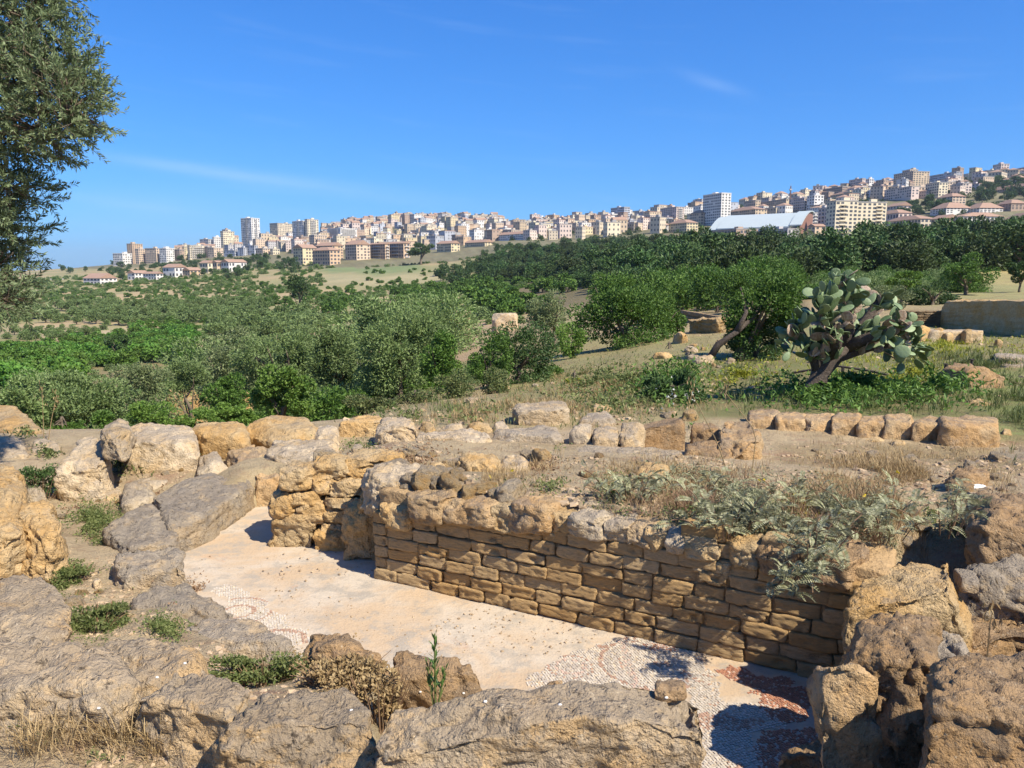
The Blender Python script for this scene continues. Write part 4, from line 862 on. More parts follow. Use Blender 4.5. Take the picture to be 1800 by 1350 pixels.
# --- trees to the right, behind the excavation
_lt = near_tree("dark tree with a leaning bare trunk behind the cactus", 1340, 548, 80, 72, 23, 640, 'green', 15000, .10, .06, 18, "leaning_tree", lean=(.75, .2), tr=.05)
_mb = MB(); _q = [Py(1236, 640, 22.6), Py(1262, 606, 22.4), Py(1296, 582, 22.3), Py(1326, 556, 22.6), Py(1350, 520, 23.2)]; _q[0][2] = terrain(_q[0][0], _q[0][1])[0] - .2; _mb.tube(np.array(_q) - np.array(_lt.location), [.11, .09, .08, .06, .03], 9, .3, 5); _mb.tube(np.array([_q[2], Py(1312, 550, 22.4), Py(1302, 505, 22.8)]) - np.array(_lt.location), [.09, .06, .02], 7, .3, 6); obj("bare_trunk", _mb.mesh("bare_trunk", [M['bark_dark']], True), _lt)
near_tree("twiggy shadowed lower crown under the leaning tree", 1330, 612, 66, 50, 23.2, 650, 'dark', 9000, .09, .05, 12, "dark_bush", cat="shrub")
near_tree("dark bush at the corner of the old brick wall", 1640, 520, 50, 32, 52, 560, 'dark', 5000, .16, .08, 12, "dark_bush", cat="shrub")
near_tree("ivy-covered green bush above the tall earth wall", 1700, 482, 46, 32, 66, 525, 'green', 5500, .20, .12, 14, "ivy_bush", cat="shrub")
near_tree("round dark bush on the golden field at the picture edge", 1795, 478, 26, 20, 70, 505, 'dark', 3000, .2, .12, 8, "dark_bush", cat="shrub")
near_tree("yellow-green bush beyond the cactus top", 1588, 492, 30, 18, 58, 520, 'bright', 2500, .18, .1, 8, "green_bush", cat="shrub")
near_tree("grey scrub patch just right of the cactus" if False else "grey scrub between the cactus and the dark corner bush", 1565, 520, 40, 24, 48, 548, 'grey_tree', 3500, .15, .05, 10, "scrub_bush", cat="shrub")
near_tree("pale eucalyptus standing above the pine wood", 1418, 430, 30, 32, 210, 470, 'grey_tree', 3500, .6, .3, 12, "eucalyptus_tree")
near_tree("pale eucalyptus beside the cream apartment block", 1550, 418, 28, 30, 300, 455, 'grey_tree', 3500, .8, .4, 12, "eucalyptus_tree")
near_tree("solitary dark round tree on the far field", 524, 502, 26, 22, 260, 524, 'dark', 3500, .6, .35, 12, "solitary_tree")
near_tree("dark round holm oak in the citrus orchard", 206, 600, 21, 17, 150, 618, 'dark', 3000, .4, .22, 10, "holm_oak")
near_tree("wide umbrella pine before the orange apartment rows", 740, 437, 26, 11, 640, 452, 'pine', 3000, 1.6, .8, 10, "umbrella_pine")
# --- woods and orchards: shared meshes, one object for each tree
def kit(name, n, rx, rz, leaves, L, Wd, mat, h, lobes=10, lr=(.3, .5), bark='bark_dark', tr=.12):
    out = []
    for i in range(n):
        cr = crown_mesh("crown", hash(name) % 97 * 0 + sum(map(ord, name)) * 10 + i, rx, rx, rz, leaves, L, Wd, M[mat], lobes, lr)
        tk = trunk_mesh("trunk", sum(map(ord, name)) * 7 + i, h, tr, rx * .5, 4, h + rz * .3, M[bark]); out.append((cr, tk, h + rz * .45))
    return out
K_PINE = kit("pine", 6, 4.2, 3.6, 2600, .75, .36, 'pine', 3.4, 14, tr=.2)
K_FINE = kit("fineolive", 5, 2.5, 2.0, 5200, .2, .075, 'olive', 1.2, 16, tr=.16)
K_LEAFY = kit("leafy", 4, 2.4, 2.1, 4200, .26, .14, 'green', 1.0, 14, tr=.14)
K_OLIVE = kit("olive", 6, 2.5, 1.9, 1100, .6, .26, 'olive', 1.5, 10, tr=.2)
K_CITRUS = kit("citrus", 4, 1.9, 1.25, 700, .5, .3, 'citrus', .7, 8, tr=.12)
K_BUSH = kit("bush", 5, 2.2, 1.5, 900, .55, .32, 'green', .5, 9, tr=.12)
K_DARK = kit("darktree", 4, 2.6, 2.2, 1100, .6, .34, 'dark', 1.2, 10, tr=.15)
def zone_label(what, zu, zd):
    def f(x, y):
        u = 900 + F * x / y; a = [s for p, q, s in zu if p <= u < q] or [zu[0][2] if u < zu[0][1] else zu[-1][2]]; b = [s for p, q, s in zd if p <= y < q]
        return what + " " + a[0] + ", " + b[0]
    return f
def scatter(kitl, name, label, cat, group, pts, smin, smax, seed):
    rg = np.random.default_rng(seed); x, y, z, ok = pts
    for i in range(len(x)):
        if not ok[i]: continue
        cr, tk, cz = kitl[rg.integers(len(kitl))]; s = rg.uniform(smin, smax)
        lb = label(x[i], y[i]) if callable(label) else label
        place_tree(name, lb, (x[i], y[i], z[i] - .1), cr, tk, cat, group or lb, rg.uniform(0, 6.28), (s * rg.uniform(.9, 1.15), s * rg.uniform(.9, 1.15), s * rg.uniform(.85, 1.15)), cz)
def grid_px(rects, n, seed, mind=6.0):
    """random ground points seen inside pixel rectangles, kept apart by pixels"""
    rg = np.random.default_rng(seed); P_ = []; tries = 0
    ar = np.array([(b - a) * (d - c) for a, b, c, d in rects], float)
    while len(P_) < n and tries < n * 30:
        tries += 1; a, b, c, d = rects[rg.choice(len(rects), p=ar / ar.sum())]; q = (rg.uniform(a, b), rg.uniform(c, d))
        if all((q[0] - r[0]) ** 2 + ((q[1] - r[1]) * 1.8) ** 2 > mind * mind for r in P_): P_.append(q)
    P_ = np.array(P_); return hit(P_[:, 0], P_[:, 1])
def world_pts(n, u0, u1, d0, d1, seed, mind, u_bias=None, cond=None):
    rg = np.random.default_rng(seed); P_ = []; tries = 0
    while len(P_) < n and tries < n * 40:
        tries += 1; u = rg.uniform(u0, u1); d = math.sqrt(rg.uniform(d0 * d0, d1 * d1)); x = (u - 900) / F * d; y = d
        if cond is not None and not cond(u, d): continue
        if all((x - a) ** 2 + (y - b) ** 2 > mind * mind for a, b in P_): P_.append((x, y))
    P_ = np.array(P_); x = P_[:, 0]; y = P_[:, 1]; return x, y, terrain(x, y), np.ones(len(x), bool)
# pine wood under the town: trees packed over the rising slope
def in_wood(u, d):
    near = np.interp(u, [860, 930, 1060, 1180, 1300, 1420, 1560, 1650, 1800], [420, 330, 190, 120, 95, 125, 120, 120, 140])
    far = np.interp(u, [860, 900, 1000, 1100, 1240, 1400, 1440, 1550, 1800], [470, 610, 640, 620, 400, 330, 230, 270, 400])
    if 1400 < u < 1470 and 180 < d < 420: return False
    return near < d < far
scatter(K_PINE, "pine_tree", zone_label("dark pine", [(0, 1000, "under the long white warehouse"), (1000, 1120, "under the glass tower"), (1120, 1250, "under the round-cornered tower"), (1250, 1400, "below the curved-roof hall"), (1400, 1560, "below the cream apartment block"), (1560, 1690, "above the dark corner bush"), (1690, 9999, "above the golden field")], [(0, 170, "at the wood's front rank"), (170, 330, "in the middle of the wood"), (330, 9999, "at the wood's upper edge")]), "tree", None, world_pts(290, 850, 1880, 95, 640, 3, 6.6, cond=in_wood), .85, 1.3, 11)
# olive grove in the valley
scatter(K_OLIVE, "grove_olive_tree", zone_label("grove olive", [(0, 130, "at the grove's end by the close olive bough"), (130, 260, "in the grove below the lowest white villa"), (260, 390, "in the grove below the large terracotta villa"), (390, 9999, "in the grove below the solitary dark tree")], [(0, 260, "near row"), (260, 340, "middle row"), (340, 9999, "back row")]), "tree", None, grid_px([(-30, 420, 540, 572), (120, 470, 535, 560), (380, 560, 560, 600)], 230, 5, 9), .9, 1.35, 12)
scatter(K_CITRUS, "citrus_tree", zone_label("bright green citrus tree", [(0, 100, "in the orchard corner by the picture edge"), (100, 200, "in the orchard before the holm oak"), (200, 9999, "in the orchard past the holm oak")], [(0, 130, "near row"), (130, 170, "middle row"), (170, 9999, "back row")]), "tree", None, grid_px([(-20, 130, 612, 690), (100, 240, 598, 650), (200, 330, 590, 640), (230, 345, 560, 600)], 240, 6, 8), .9, 1.4, 13)
scatter(K_OLIVE, "young_olive_tree", "small young olive on the bare tilled plot", "tree", "young olives on the tilled plot", grid_px([(10, 170, 582, 600)], 14, 8, 16), .55, .8, 14)
scatter(K_BUSH, "field_bush", zone_label("green bush", [(0, 230, "on the dry slope below the valley villas"), (230, 430, "on the dry slope under the loggia villa"), (430, 640, "on the field round the solitary dark tree"), (640, 760, "on the field below the orange housing rows"), (760, 9999, "on the field beside the pine wood")], [(0, 200, "lower down"), (200, 400, "half way up"), (400, 9999, "high up")]), "shrub", None, grid_px([(30, 420, 490, 535), (560, 900, 500, 560), (640, 860, 470, 500), (420, 640, 500, 550), (880, 960, 520, 560)], 170, 9, 11), .8, 1.5, 15)
scatter(K_DARK, "dark_tree", zone_label("dark tree", [(0, 170, "at the valley mouth by the viaduct"), (170, 270, "before the ridge-end orange tower"), (270, 360, "around the large terracotta-roofed villa"), (360, 440, "around the bright white gabled villa"), (440, 600, "under the navy-shaded blocks"), (600, 9999, "where the field meets the pine wood")], [(0, 420, "low down"), (420, 700, "half way up"), (700, 9999, "at the houses' feet")]), "tree", None, grid_px([(190, 440, 452, 492), (430, 520, 452, 480), (100, 160, 468, 480), (840, 900, 440, 500), (760, 900, 478, 500)], 90, 10, 8), 1.3, 2.2, 16)
scatter(K_BUSH, "hedge_tree", zone_label("fresh green tree", [(0, 650, "past the solitary dark tree"), (650, 760, "below the umbrella pine"), (760, 860, "in the strip before the pine wood"), (860, 9999, "at the pine wood's lower corner")], [(0, 230, "near side"), (230, 9999, "far side")]), "tree", None, grid_px([(690, 900, 505, 545), (810, 1000, 488, 520), (560, 640, 520, 555)], 60, 10, 10), 1.2, 2.0, 17)
scatter(K_DARK, "hillside_tree", zone_label("dark hillside tree", [(0, 1660, "below the pinkish slab"), (1660, 1740, "beside the pink terracotta-flanked block"), (1740, 9999, "around the tile-roofed barracks")], [(0, 850, "lower"), (850, 9999, "upper")]), "tree", None, world_pts(110, 1560, 1900, 700, 1000, 31, 6, cond=lambda u, d: (u > 1700 and 760 < d < 980) or (1560 < u < 1660 and 700 < d < 800)), 1.6, 2.8, 18)
scatter(K_FINE, "valley_tree", zone_label("olive", [(0, 200, "behind the spreading silvery olive"), (200, 360, "behind the tan valley rock"), (360, 540, "behind the broad olive"), (540, 9999, "behind the big silvery olive")], [(0, 60, "in the first rank"), (60, 85, "in the second rank"), (85, 9999, "in the last rank")]), "tree", None, world_pts(70, -100, 800, 36, 120, 33, 5.5, cond=lambda u, d: (u > 330 and d < 90) or d < 44), .9, 1.5, 19)
scatter(K_LEAFY, "wood_edge_tree", zone_label("leafy tree", [(0, 1230, "between the carob and the pine wood"), (1230, 1330, "behind the leaning tree"), (1330, 9999, "behind the cactus, before the pines")], [(0, 80, "first row"), (80, 98, "second row"), (98, 9999, "third row")]), "tree", None, world_pts(40, 1150, 1380, 55, 110, 34, 4.6), .75, 1.2, 20)

def wood_mass(name, label, pts, sources, smin, smax, seed):
    """the rest of the wood, which reads as one mass: crowns set on points"""
    x, y, z, ok = pts; me = bpy.data.meshes.new(name); V = np.stack([x, y, z], 1).astype(np.float32); me.vertices.add(len(V)); me.vertices.foreach_set("co", V.ravel()); me.update()
    o = obj(name, me); tag(o, label, None, kind="stuff"); ng = bpy.data.node_groups.new(name, 'GeometryNodeTree'); ng.interface.new_socket("Geometry", in_out='INPUT', socket_type='NodeSocketGeometry'); ng.interface.new_socket("Geometry", in_out='OUTPUT', socket_type='NodeSocketGeometry')
    N = ng.nodes; L = ng.links; gi = N.new("NodeGroupInput"); go = N.new("NodeGroupOutput"); ins = N.new("GeometryNodeInstanceOnPoints"); join = N.new("GeometryNodeJoinGeometry")
    for s in sources:
        oi = N.new("GeometryNodeObjectInfo"); oi.inputs["Object"].default_value = s; oi.inputs["As Instance"].default_value = True; L.new(oi.outputs["Geometry"], join.inputs[0])
    L.new(gi.outputs[0], ins.inputs["Points"]); L.new(join.outputs[0], ins.inputs["Instance"]); ins.inputs["Pick Instance"].default_value = True
    ri = N.new("FunctionNodeRandomValue"); ri.data_type = 'INT'; ri.inputs[4].default_value = 0; ri.inputs[5].default_value = len(sources) - 1; L.new(ri.outputs[2], ins.inputs["Instance Index"])
    rr = N.new("FunctionNodeRandomValue"); rr.data_type = 'FLOAT_VECTOR'; rr.inputs[0].default_value = (0, 0, 0); rr.inputs[1].default_value = (.2, .2, 6.28); rr.inputs["Seed"].default_value = seed; L.new(rr.outputs[0], ins.inputs["Rotation"])
    rs = N.new("FunctionNodeRandomValue"); rs.data_type = 'FLOAT'; rs.inputs[2].default_value = smin; rs.inputs[3].default_value = smax; rs.inputs["Seed"].default_value = seed + 1; L.new(rs.outputs[1], ins.inputs["Scale"])
    L.new(ins.outputs[0], go.inputs[0]); md = o.modifiers.new("scatter", 'NODES'); md.node_group = ng; return o
_pc = [o for o in bpy.data.objects if o.name.startswith("crown") and o.parent and o.parent.name.startswith("pine_tree")]
_seen = {}
for o in _pc: _seen.setdefault(o.data.name, o)
def many(n, u0, u1, d0, d1, seed, cond, zup):
    rg = np.random.default_rng(seed); u = rg.uniform(u0, u1, n * 5); d = np.sqrt(rg.uniform(d0 * d0, d1 * d1, n * 5)); k = np.array([cond(a, b) for a, b in zip(u, d)]); u = u[k][:n]; d = d[k][:n]; x = (u - 900) / F * d
    return x, d, terrain(x, d) + zup, np.ones(len(x), bool)
wood_mass("pine_wood", "deeper mass of the pine wood below the town", many(1500, 850, 1900, 95, 660, 77, in_wood, 2.2), list(_seen.values()), .6, 1.15, 5)
_gc = {}
for o in bpy.data.objects:
    if o.name.startswith('crown') and o.parent and (o.parent.name.startswith('field_bush') or o.parent.name.startswith('grove_olive')): _gc.setdefault(o.data.name, o)
wood_mass('valley_scrub', 'low green scrub spread over the valley floor and field edges', many(2200, -120, 960, 110, 660, 79, lambda u, d: vnoise(np.array([[u / 70, d / 60, 3.3]]), 4)[0] > -.25 and not (560 < u < 860 and 420 < d < 640), .25), list(_gc.values()), .4, 1.05, 9)
_bc = {}
for o in bpy.data.objects:
    if o.name.startswith("crown") and o.parent and o.parent.name.startswith("dark_tree"): _bc.setdefault(o.data.name, o)
wood_mass("town_greenery", "greenery between the town's lower buildings", many(420, 180, 1900, 640, 1150, 78, lambda u, d: (u < 560 and 680 < d < 1080 and (u - 180) > (900 - d) * .2) or (u > 880 and 660 < d < 1100), 1.0), list(_bc.values()), 1.0, 2.2, 6)

_uc = {}
for o in bpy.data.objects:
    if o.name.startswith("crown") and o.parent and (o.parent.name.startswith("valley_tree") or o.parent.name.startswith("wood_edge_tree")): _uc.setdefault(o.data.name, o)
wood_mass("slope_undergrowth", "dense low undergrowth filling the gaps under the tree belt", many(210, -100, 900, 17, 60, 83, lambda u, d: d > np.interp(u, [0, 450, 700, 900], [17, 19, 21, 30]) and not (770 < u < 900 and d > 34), .1), list(_uc.values()), .28, .55, 12)
wood_mass("ridge_scrub", "scrub and small trees on the slope below the valley villas", many(560, -120, 570, 430, 830, 84, lambda u, d: vnoise(np.array([[u / 45, d / 50, 7.7]]), 6)[0] > -.35, .3), list(_gc.values()), .8, 1.7, 14)
wood_mass("field_edge_bushes", "green bushes between the excavation and the pine wood", many(75, 1420, 1740, 62, 125, 85, lambda u, d: vnoise(np.array([[u / 40, d / 14, 1.7]]), 8)[0] > -.2, .2), list(_uc.values()), .5, 1.0, 15)
# ------------------------------------------------------------------ close olive tree reaching in from beyond the frame
def close_olive():
    rg = np.random.default_rng(77); base = np.array([-7.4, 8.2, 0.0]); base[2] = terrain(base[0], base[1])[0]
    t = empty("close_olive_tree", tuple(base), "close olive bough hanging into the sky beside the frame edge", "tree")
    mb = MB(); tips = []
    trunk = np.array([[0, 0, -.3], [.1, 0, .8], [.25, -.05, 1.7], [.4, -.1, 2.6], [.55, -.1, 3.4], [.7, -.1, 4.3], [.8, -.1, 5.2]])
    mb.tube(trunk, [.34, .27, .23, .19, .14, .1, .06], 9, .25, 1)
    # where the leaf masses stand in the air: column, row, half width, half height, distance
    blobs = [(40, 40, 85, 80, 8.0), (95, 130, 70, 62, 7.8), (124, 188, 52, 56, 7.6), (30, 170, 80, 85, 8.1), (70, 230, 70, 48, 7.7), (-20, 270, 60, 60, 8.0), (15, 330, 46, 42, 7.8), (0, 400, 44, 42, 7.9), (-6, 470, 42, 46, 7.8), (0, 530, 34, 30, 7.7), (-50, 80, 70, 90, 8.2), (-60, 380, 60, 120, 8.0), (60, -20, 60, 50, 8.1)]
    Cn = []; Dn = []; tw = MB()
    for u, v, hw, hh, y in blobs:
        c = Py(u, v, y) - base; r = np.array([hw / F * y, .55, hh / F * y]); s = trunk[min(6, max(2, int(c[2] / .85)))]; tt = np.linspace(0, 1, 7)[:, None]; m = (s + c) / 2 + np.array([0, 0, .2]); mb.tube(s * (1 - tt) ** 2 + 2 * m * tt * (1 - tt) + c * tt ** 2, np.linspace(.07, .02, 7), 6, .15, 3)
        for k in range(int(r[0] * r[2] * 760 + 50)):
            d = rand_dir(1, rg)[0]; rad = rg.random() ** .45; p = c + d * r * rad; ax = d * .7 + rg.normal(0, .5, 3) + np.array([.15, 0, .25]); ax /= np.linalg.norm(ax); ln = rg.uniform(.14, .30)
            tw.tube(np.array([p - ax * .1, p + ax * ln * .5, p + ax * ln + np.array([0, 0, -.02])]), [.003, .0022, .0012], 3)
            if k % 9 == 0: mb.tube(np.array([c + d * r * rad * .2, c + d * r * rad * .65 + rg.normal(0, .04, 3), p]), [.014, .009, .004], 4)
            for q in np.linspace(.05, 1.0, 13):
                for sg in (-1, 1):
                    sd_ = np.cross(ax, rg.normal(size=3)); sd_ /= np.linalg.norm(sd_) + 1e-9; dd = ax * .75 + sd_ * .8; dd /= np.linalg.norm(dd); Cn.append(p + ax * ln * q + dd * .028); Dn.append(dd)
    obj("trunk", mb.mesh("trunk", [M['bark']], True), t); obj("twigs", tw.mesh("twigs", [M['bark']]), t)
    Cn = np.array(Cn); Dn = np.array(Dn); V, Fq = leaf_quads(Cn, Dn, rg.uniform(.045, .075, len(Cn)), rg.uniform(.012, .019, len(Cn)), rg)
    obj("crown", mesh_np("crown", V, Fq, [M['olive_near']]), t)
close_olive()
# ------------------------------------------------------------------ prickly pear
def pad_mesh(seed):
    rg = np.random.default_rng(seed); n = 14; k = 7; V = []; Fq = []
    th = np.linspace(0, 2 * math.pi, n, endpoint=False); prof = [(0.0, 1.0), (.55, .93), (.85, .72), (1.0, .0)]
    rings = []
    def outline(t, s): 
        x = math.sin(t) * .5 * (1 - .25 * (1 - (1 - math.cos(t)) / 2)) ; z = .5 - .5 * math.cos(t); return x * s, (z - .5) * s + .5
    for side in (1, -1):
        for s, hgt in ((.35, 1.0), (.7, .8), (.92, .45)):
            rings.append((side, s, hgt))
    order = [(1, .0, 1.05)] + [(1, s, h) for s, h in ((.4, .95), (.72, .75), (.93, .4))] + [(0, 1.0, 0)] + [(-1, s, h) for s, h in ((.93, .4), (.72, .75), (.4, .95))] + [(-1, .0, 1.05)]
    bend = rg.uniform(-.18, .18)
    for side, s, h in order[1:-1]:
        for t in th:
            x, z = outline(t, s); y = side * h * .055 + bend * ((z - .5) ** 2) + bend * .6 * x * x; V.append((x * .78, y, z))
    m = len(order) - 2
    for i in range(m - 1):
        for j in range(n): Fq.append((i * n + j, i * n + (j + 1) % n, (i + 1) * n + (j + 1) % n, (i + 1) * n + j))
    a = len(V); V.append((0, .058, .5)); V.append((0, -.058, .5)); Ft = []
    for j in range(n): Ft.append((a, (j + 1) % n, j)); Ft.append((a + 1, (m - 1) * n + j, (m - 1) * n + (j + 1) % n))
    return V, Fq, Ft
def cactus():
    y0 = 14.6; b = Py(1432, 690, y0); b[2] = terrain(b[0], b[1])[0]
    t = empty("prickly_pear", tuple(b), "old tree-like prickly pear with a leaning woody trunk", "cactus"); rg = np.random.default_rng(12)
    g = {}
    for nm, mt in (("g", 'pad'), ("d", 'pad_dry')):
        g[nm] = []
        for s in range(5):
            V, Fq, Ft = pad_mesh(s + (20 if nm == "d" else 0)); g[nm].append(mesh_np("pad", V, [np.array(Fq), np.array(Ft)], [M[mt]], True))
    mb = MB()
    def q(u, v, dy=0): return Py(u, v, y0 + dy) - b
    tr = [q(1425, 712), q(1432, 685), q(1440, 655), q(1462, 630), q(1485, 612)]
    mb.tube(tr, [.30, .22, .19, .17, .14], 11, .35, 3)
    mb.tube([tr[0] + np.array([-.22, -.1, -.05]), q(1422, 690, -.08), q(1436, 664, -.06), tr[3]], [.14, .13, .12, .08], 8, .35, 4)
    mb.tube([tr[0] + np.array([.16, -.18, -.05]), q(1444, 690, -.15), q(1442, 664, -.1), tr[3]], [.12, .1, .1, .06], 8, .35, 9)
    limbs = [[tr[3], q(1530, 607, .1), q(1575, 603, .2), q(1612, 612, .3)], [tr[4], q(1492, 580), q(1488, 545), q(1485, 510)], [tr[2], q(1432, 628, -.1), q(1415, 600, -.2), q(1400, 570, -.3)], [tr[4], q(1515, 575, .3), q(1535, 545, .4), q(1550, 520, .4)], [tr[3], q(1470, 590, -.4), q(1455, 560, -.5), q(1440, 540, -.5)], [tr[4], q(1540, 590, -.3), q(1580, 575, -.4), q(1600, 570, -.4)]]
    for i, l in enumerate(limbs): mb.tube(l, np.linspace(.14, .05, len(l)), 8, .3, 20 + i)
    obj("trunk", mb.mesh("trunk", [M['bark_dark']], True), t)
    def pad(p, dirv, face, s, dry):
        dirv = dirv / np.linalg.norm(dirv); y = face - dirv * (face @ dirv); y /= np.linalg.norm(y) + 1e-9; x = np.cross(y, dirv)
        R = Matrix(((x[0], y[0], dirv[0]), (x[1], y[1], dirv[1]), (x[2], y[2], dirv[2])))
        me = g["d" if dry else "g"][rg.integers(5)]; o = bpy.data.objects.new("pad", me); C.objects.link(o); o.parent = t; o.location = p; o.rotation_euler = R.to_euler(); o.scale = (s * rg.uniform(.85, 1.2), s * .8, s)
        return p + dirv * s
    # chains of pads out of the limbs
    seeds = []
    for l in limbs:
        l = np.array(l); 
        for k in range(38):
            f = rg.uniform(.1, 1.0) * (len(l) - 1); i = min(len(l) - 2, int(f)); seeds.append((l[i] * (1 - f + i) + l[i + 1] * (f - i)))
    cen = q(1490, 590); cnt = 0
    for p in seeds:
        out = p - cen; out = out / (np.linalg.norm(out) + .1); d = out * 1.1 + rg.normal(0, .5, 3) + np.array([0, -.1, .25]); dry = rg.random() < .42 and np.linalg.norm(p - cen) < 1.0
        L = rg.integers(1, 3) if dry else rg.integers(2, 5); cur = p
        for k in range(L):
            face = rg.normal(0, 1, 3) + np.array([0, -.8, 0]); s = rg.uniform(.20, .33) * (1 if k == 0 else .92)
            # keep the outline of the plant
            tip = cur + d / np.linalg.norm(d) * s; wu, wv = proj(*(tip + b)); 
            top = np.interp(wu, [1345, 1375, 1400, 1450, 1480, 1530, 1570, 1600, 1650], [620, 575, 540, 480, 470, 500, 530, 560, 625]); bot = np.interp(wu, [1345, 1388, 1402, 1470, 1545, 1572, 1650], [690, 690, 640, 606, 604, 662, 662])
            if wu < 1345 or wu > 1650 or wv < top or wv > bot:
                d = -out * .3 + rg.normal(0, .6, 3) + np.array([0, -.5, .15]); tip = cur + d / np.linalg.norm(d) * s; wu, wv = proj(*(tip + b))
                if wv < top - 10 or wv > bot + 8 or wu < 1338 or wu > 1658: break
            cur = pad(cur, d, face, s, dry); cnt += 1
            if k == 0 and not dry and rg.random() < .6:
                if wv < bot - 12: pad(cur - d / np.linalg.norm(d) * .04, d + rg.normal(0, .8, 3) + np.array([0, 0, .3]), rg.normal(0, 1, 3), rg.uniform(.2, .3), False)
            d = d + rg.normal(0, .5, 3) + np.array([0, 0, .15])
cactus()
# ------------------------------------------------------------------ silver-leaved plants on the wall
def frond_mesh(seed, mat, pairs=11, L=.24):
    rg = np.random.default_rng(seed); t = np.linspace(0, 1, pairs + 1); curve = rg.uniform(.3, .8)
    ax = np.stack([t * 0, L * t, L * (.5 * t - curve * t * t)], 1); Cn = []; Dn = []; Ls = []
    for i in range(1, pairs + 1):
        ll = .052 * math.sin(math.pi * (.15 + .8 * t[i])) + .012
        for s in (-1, 1):
            d = np.array([s * 1.0, .55, .25]); d /= np.linalg.norm(d); Cn.append(ax[i] + d * ll * .5); Dn.append(d); Ls.append(ll)
    nr = np.tile(np.array([0, 0, 1.0]), (len(Cn), 1)) + rg.normal(0, .25, (len(Cn), 3)); V, Fq = leaf_quads(np.array(Cn), np.array(Dn), np.array(Ls), np.array(Ls) * .38, rg, .1, nr)
    mb = MB(); mb.add(V, Fq); mb.tube(ax, .0025, 3); return mb.mesh("frond", [mat])
FR = [frond_mesh(i, M['silver']) for i in range(6)]
def silver_plant(label, u, v, zc, n, ru, rv, seed, hang=0.0):
    rg = np.random.default_rng(seed); c = P(u, v, zc); c[2] = max(zc, terrain(c[0], c[1])[0]); t = empty("silver_plant", tuple(c), label, "plant", "silver-leaved plants on the wall top")
    mb = MB()
    for i in range(n // 7):
        a = rg.uniform(0, 6.28); r = math.sqrt(rg.random()); e = np.array([math.cos(a) * r * ru, math.sin(a) * r * rv, rg.uniform(.05, .26)])
        if hang and e[1] < -rv * .3: e[2] -= hang * rg.random()
        s = np.array([e[0] * .4, e[1] * .4, -.05]); tt = np.linspace(0, 1, 5)[:, None]; m = (s + e) / 2 + np.array([0, 0, .1]); w = s * (1 - tt) ** 2 + 2 * m * tt * (1 - tt) + e * tt ** 2; mb.tube(w, .004, 4)
        for k in range(7):
            p = w[rg.integers(1, 5)] + rg.normal(0, .02, 3); o = bpy.data.objects.new("frond", FR[rg.integers(6)]); C.objects.link(o); o.parent = t; o.location = p
            o.rotation_euler = (rg.uniform(-.3, .9), rg.normal(0, .35), rg.uniform(0, 6.28)); s_ = rg.uniform(.30, .62); o.scale = (s_, s_, s_)
    obj("stem", mb.mesh("stem", [M['straw_red']]), t)
silver_plant("silver-leaved plant trailing over the brick wall's shaded end", 1420, 985, .88, 168, .42, .30, 3, .35)
silver_plant("silver-leaved plant in the middle of the wall-top thicket", 1280, 930, .88, 140, .40, .26, 4, .1)
silver_plant("sparser silver-leaved plant next to the yellow lump of stone", 1110, 880, .84, 112, .46, .28, 5)
silver_plant("silver-leaved plant at the back, before the low pale stone", 1230, 868, .74, 77, .45, .3, 6)
silver_plant("silver-leaved plant mixed with straw, near the orange boulder", 1560, 930, .86, 140, .5, .34, 7, .05)
silver_plant("silver-leaved plant in the straw behind the trailing one", 1400, 890, .76, 70, .5, .3, 8)
silver_plant("silver-leaved plant farthest along the wall, beside the earth-brown mound", 1660, 925, .88, 70, .40, .3, 9)
# ------------------------------------------------------------------ upright sprig in front of the floor
def sprig():
    b = P(765, 1203, .62); t = empty("spurge_sprig", (b[0], b[1], b[2] - .12), "fresh upright green sprig sprouting behind the long ashlar", "plant"); rg = np.random.default_rng(8); mb = MB()
    lf = []
    for i in range(3):
        V, Fq = leaf_quads(np.array([[0, .032, .0]]), np.array([[0, 1.0, .25]]), np.array([.068]), np.array([.022]), rg, .15, np.array([[0, 0, 1.0]])); lf.append(mesh_np("leaf", V, Fq, [M['green_leaf']]))
    for sx, sy, h in ((0, 0, .33), (-.03, .02, .17), (.035, .01, .15)):
        pts = [(sx * .3, sy * .3, 0), (sx, sy, h * .5 + .05), (sx * 1.3, sy, h + .05)]; mb.tube(np.array(pts), [.006, .005, .003], 5)
        n = int(h * 75)
        for i in range(n):
            f = .25 + .75 * i / n; z = f * (h + .05); o = bpy.data.objects.new("leaf", lf[i % 3]); C.objects.link(o); o.parent = t; o.location = (sx * (.5 + f * .8), sy, z); o.rotation_euler = (.5 + .5 * f + rg.normal(0, .15), 0, i * 2.4); s = rg.uniform(.75, 1.1) * (1.1 - .35 * f); o.scale = (s, s, s)
    obj("stem", mb.mesh("stem", [M['weed']]), t)
M['green_leaf'] = leaf_mat('sprig_leaves', (0.07, 0.15, 0.03), (0.14, 0.24, 0.06), 0.3, 0.4)
sprig()
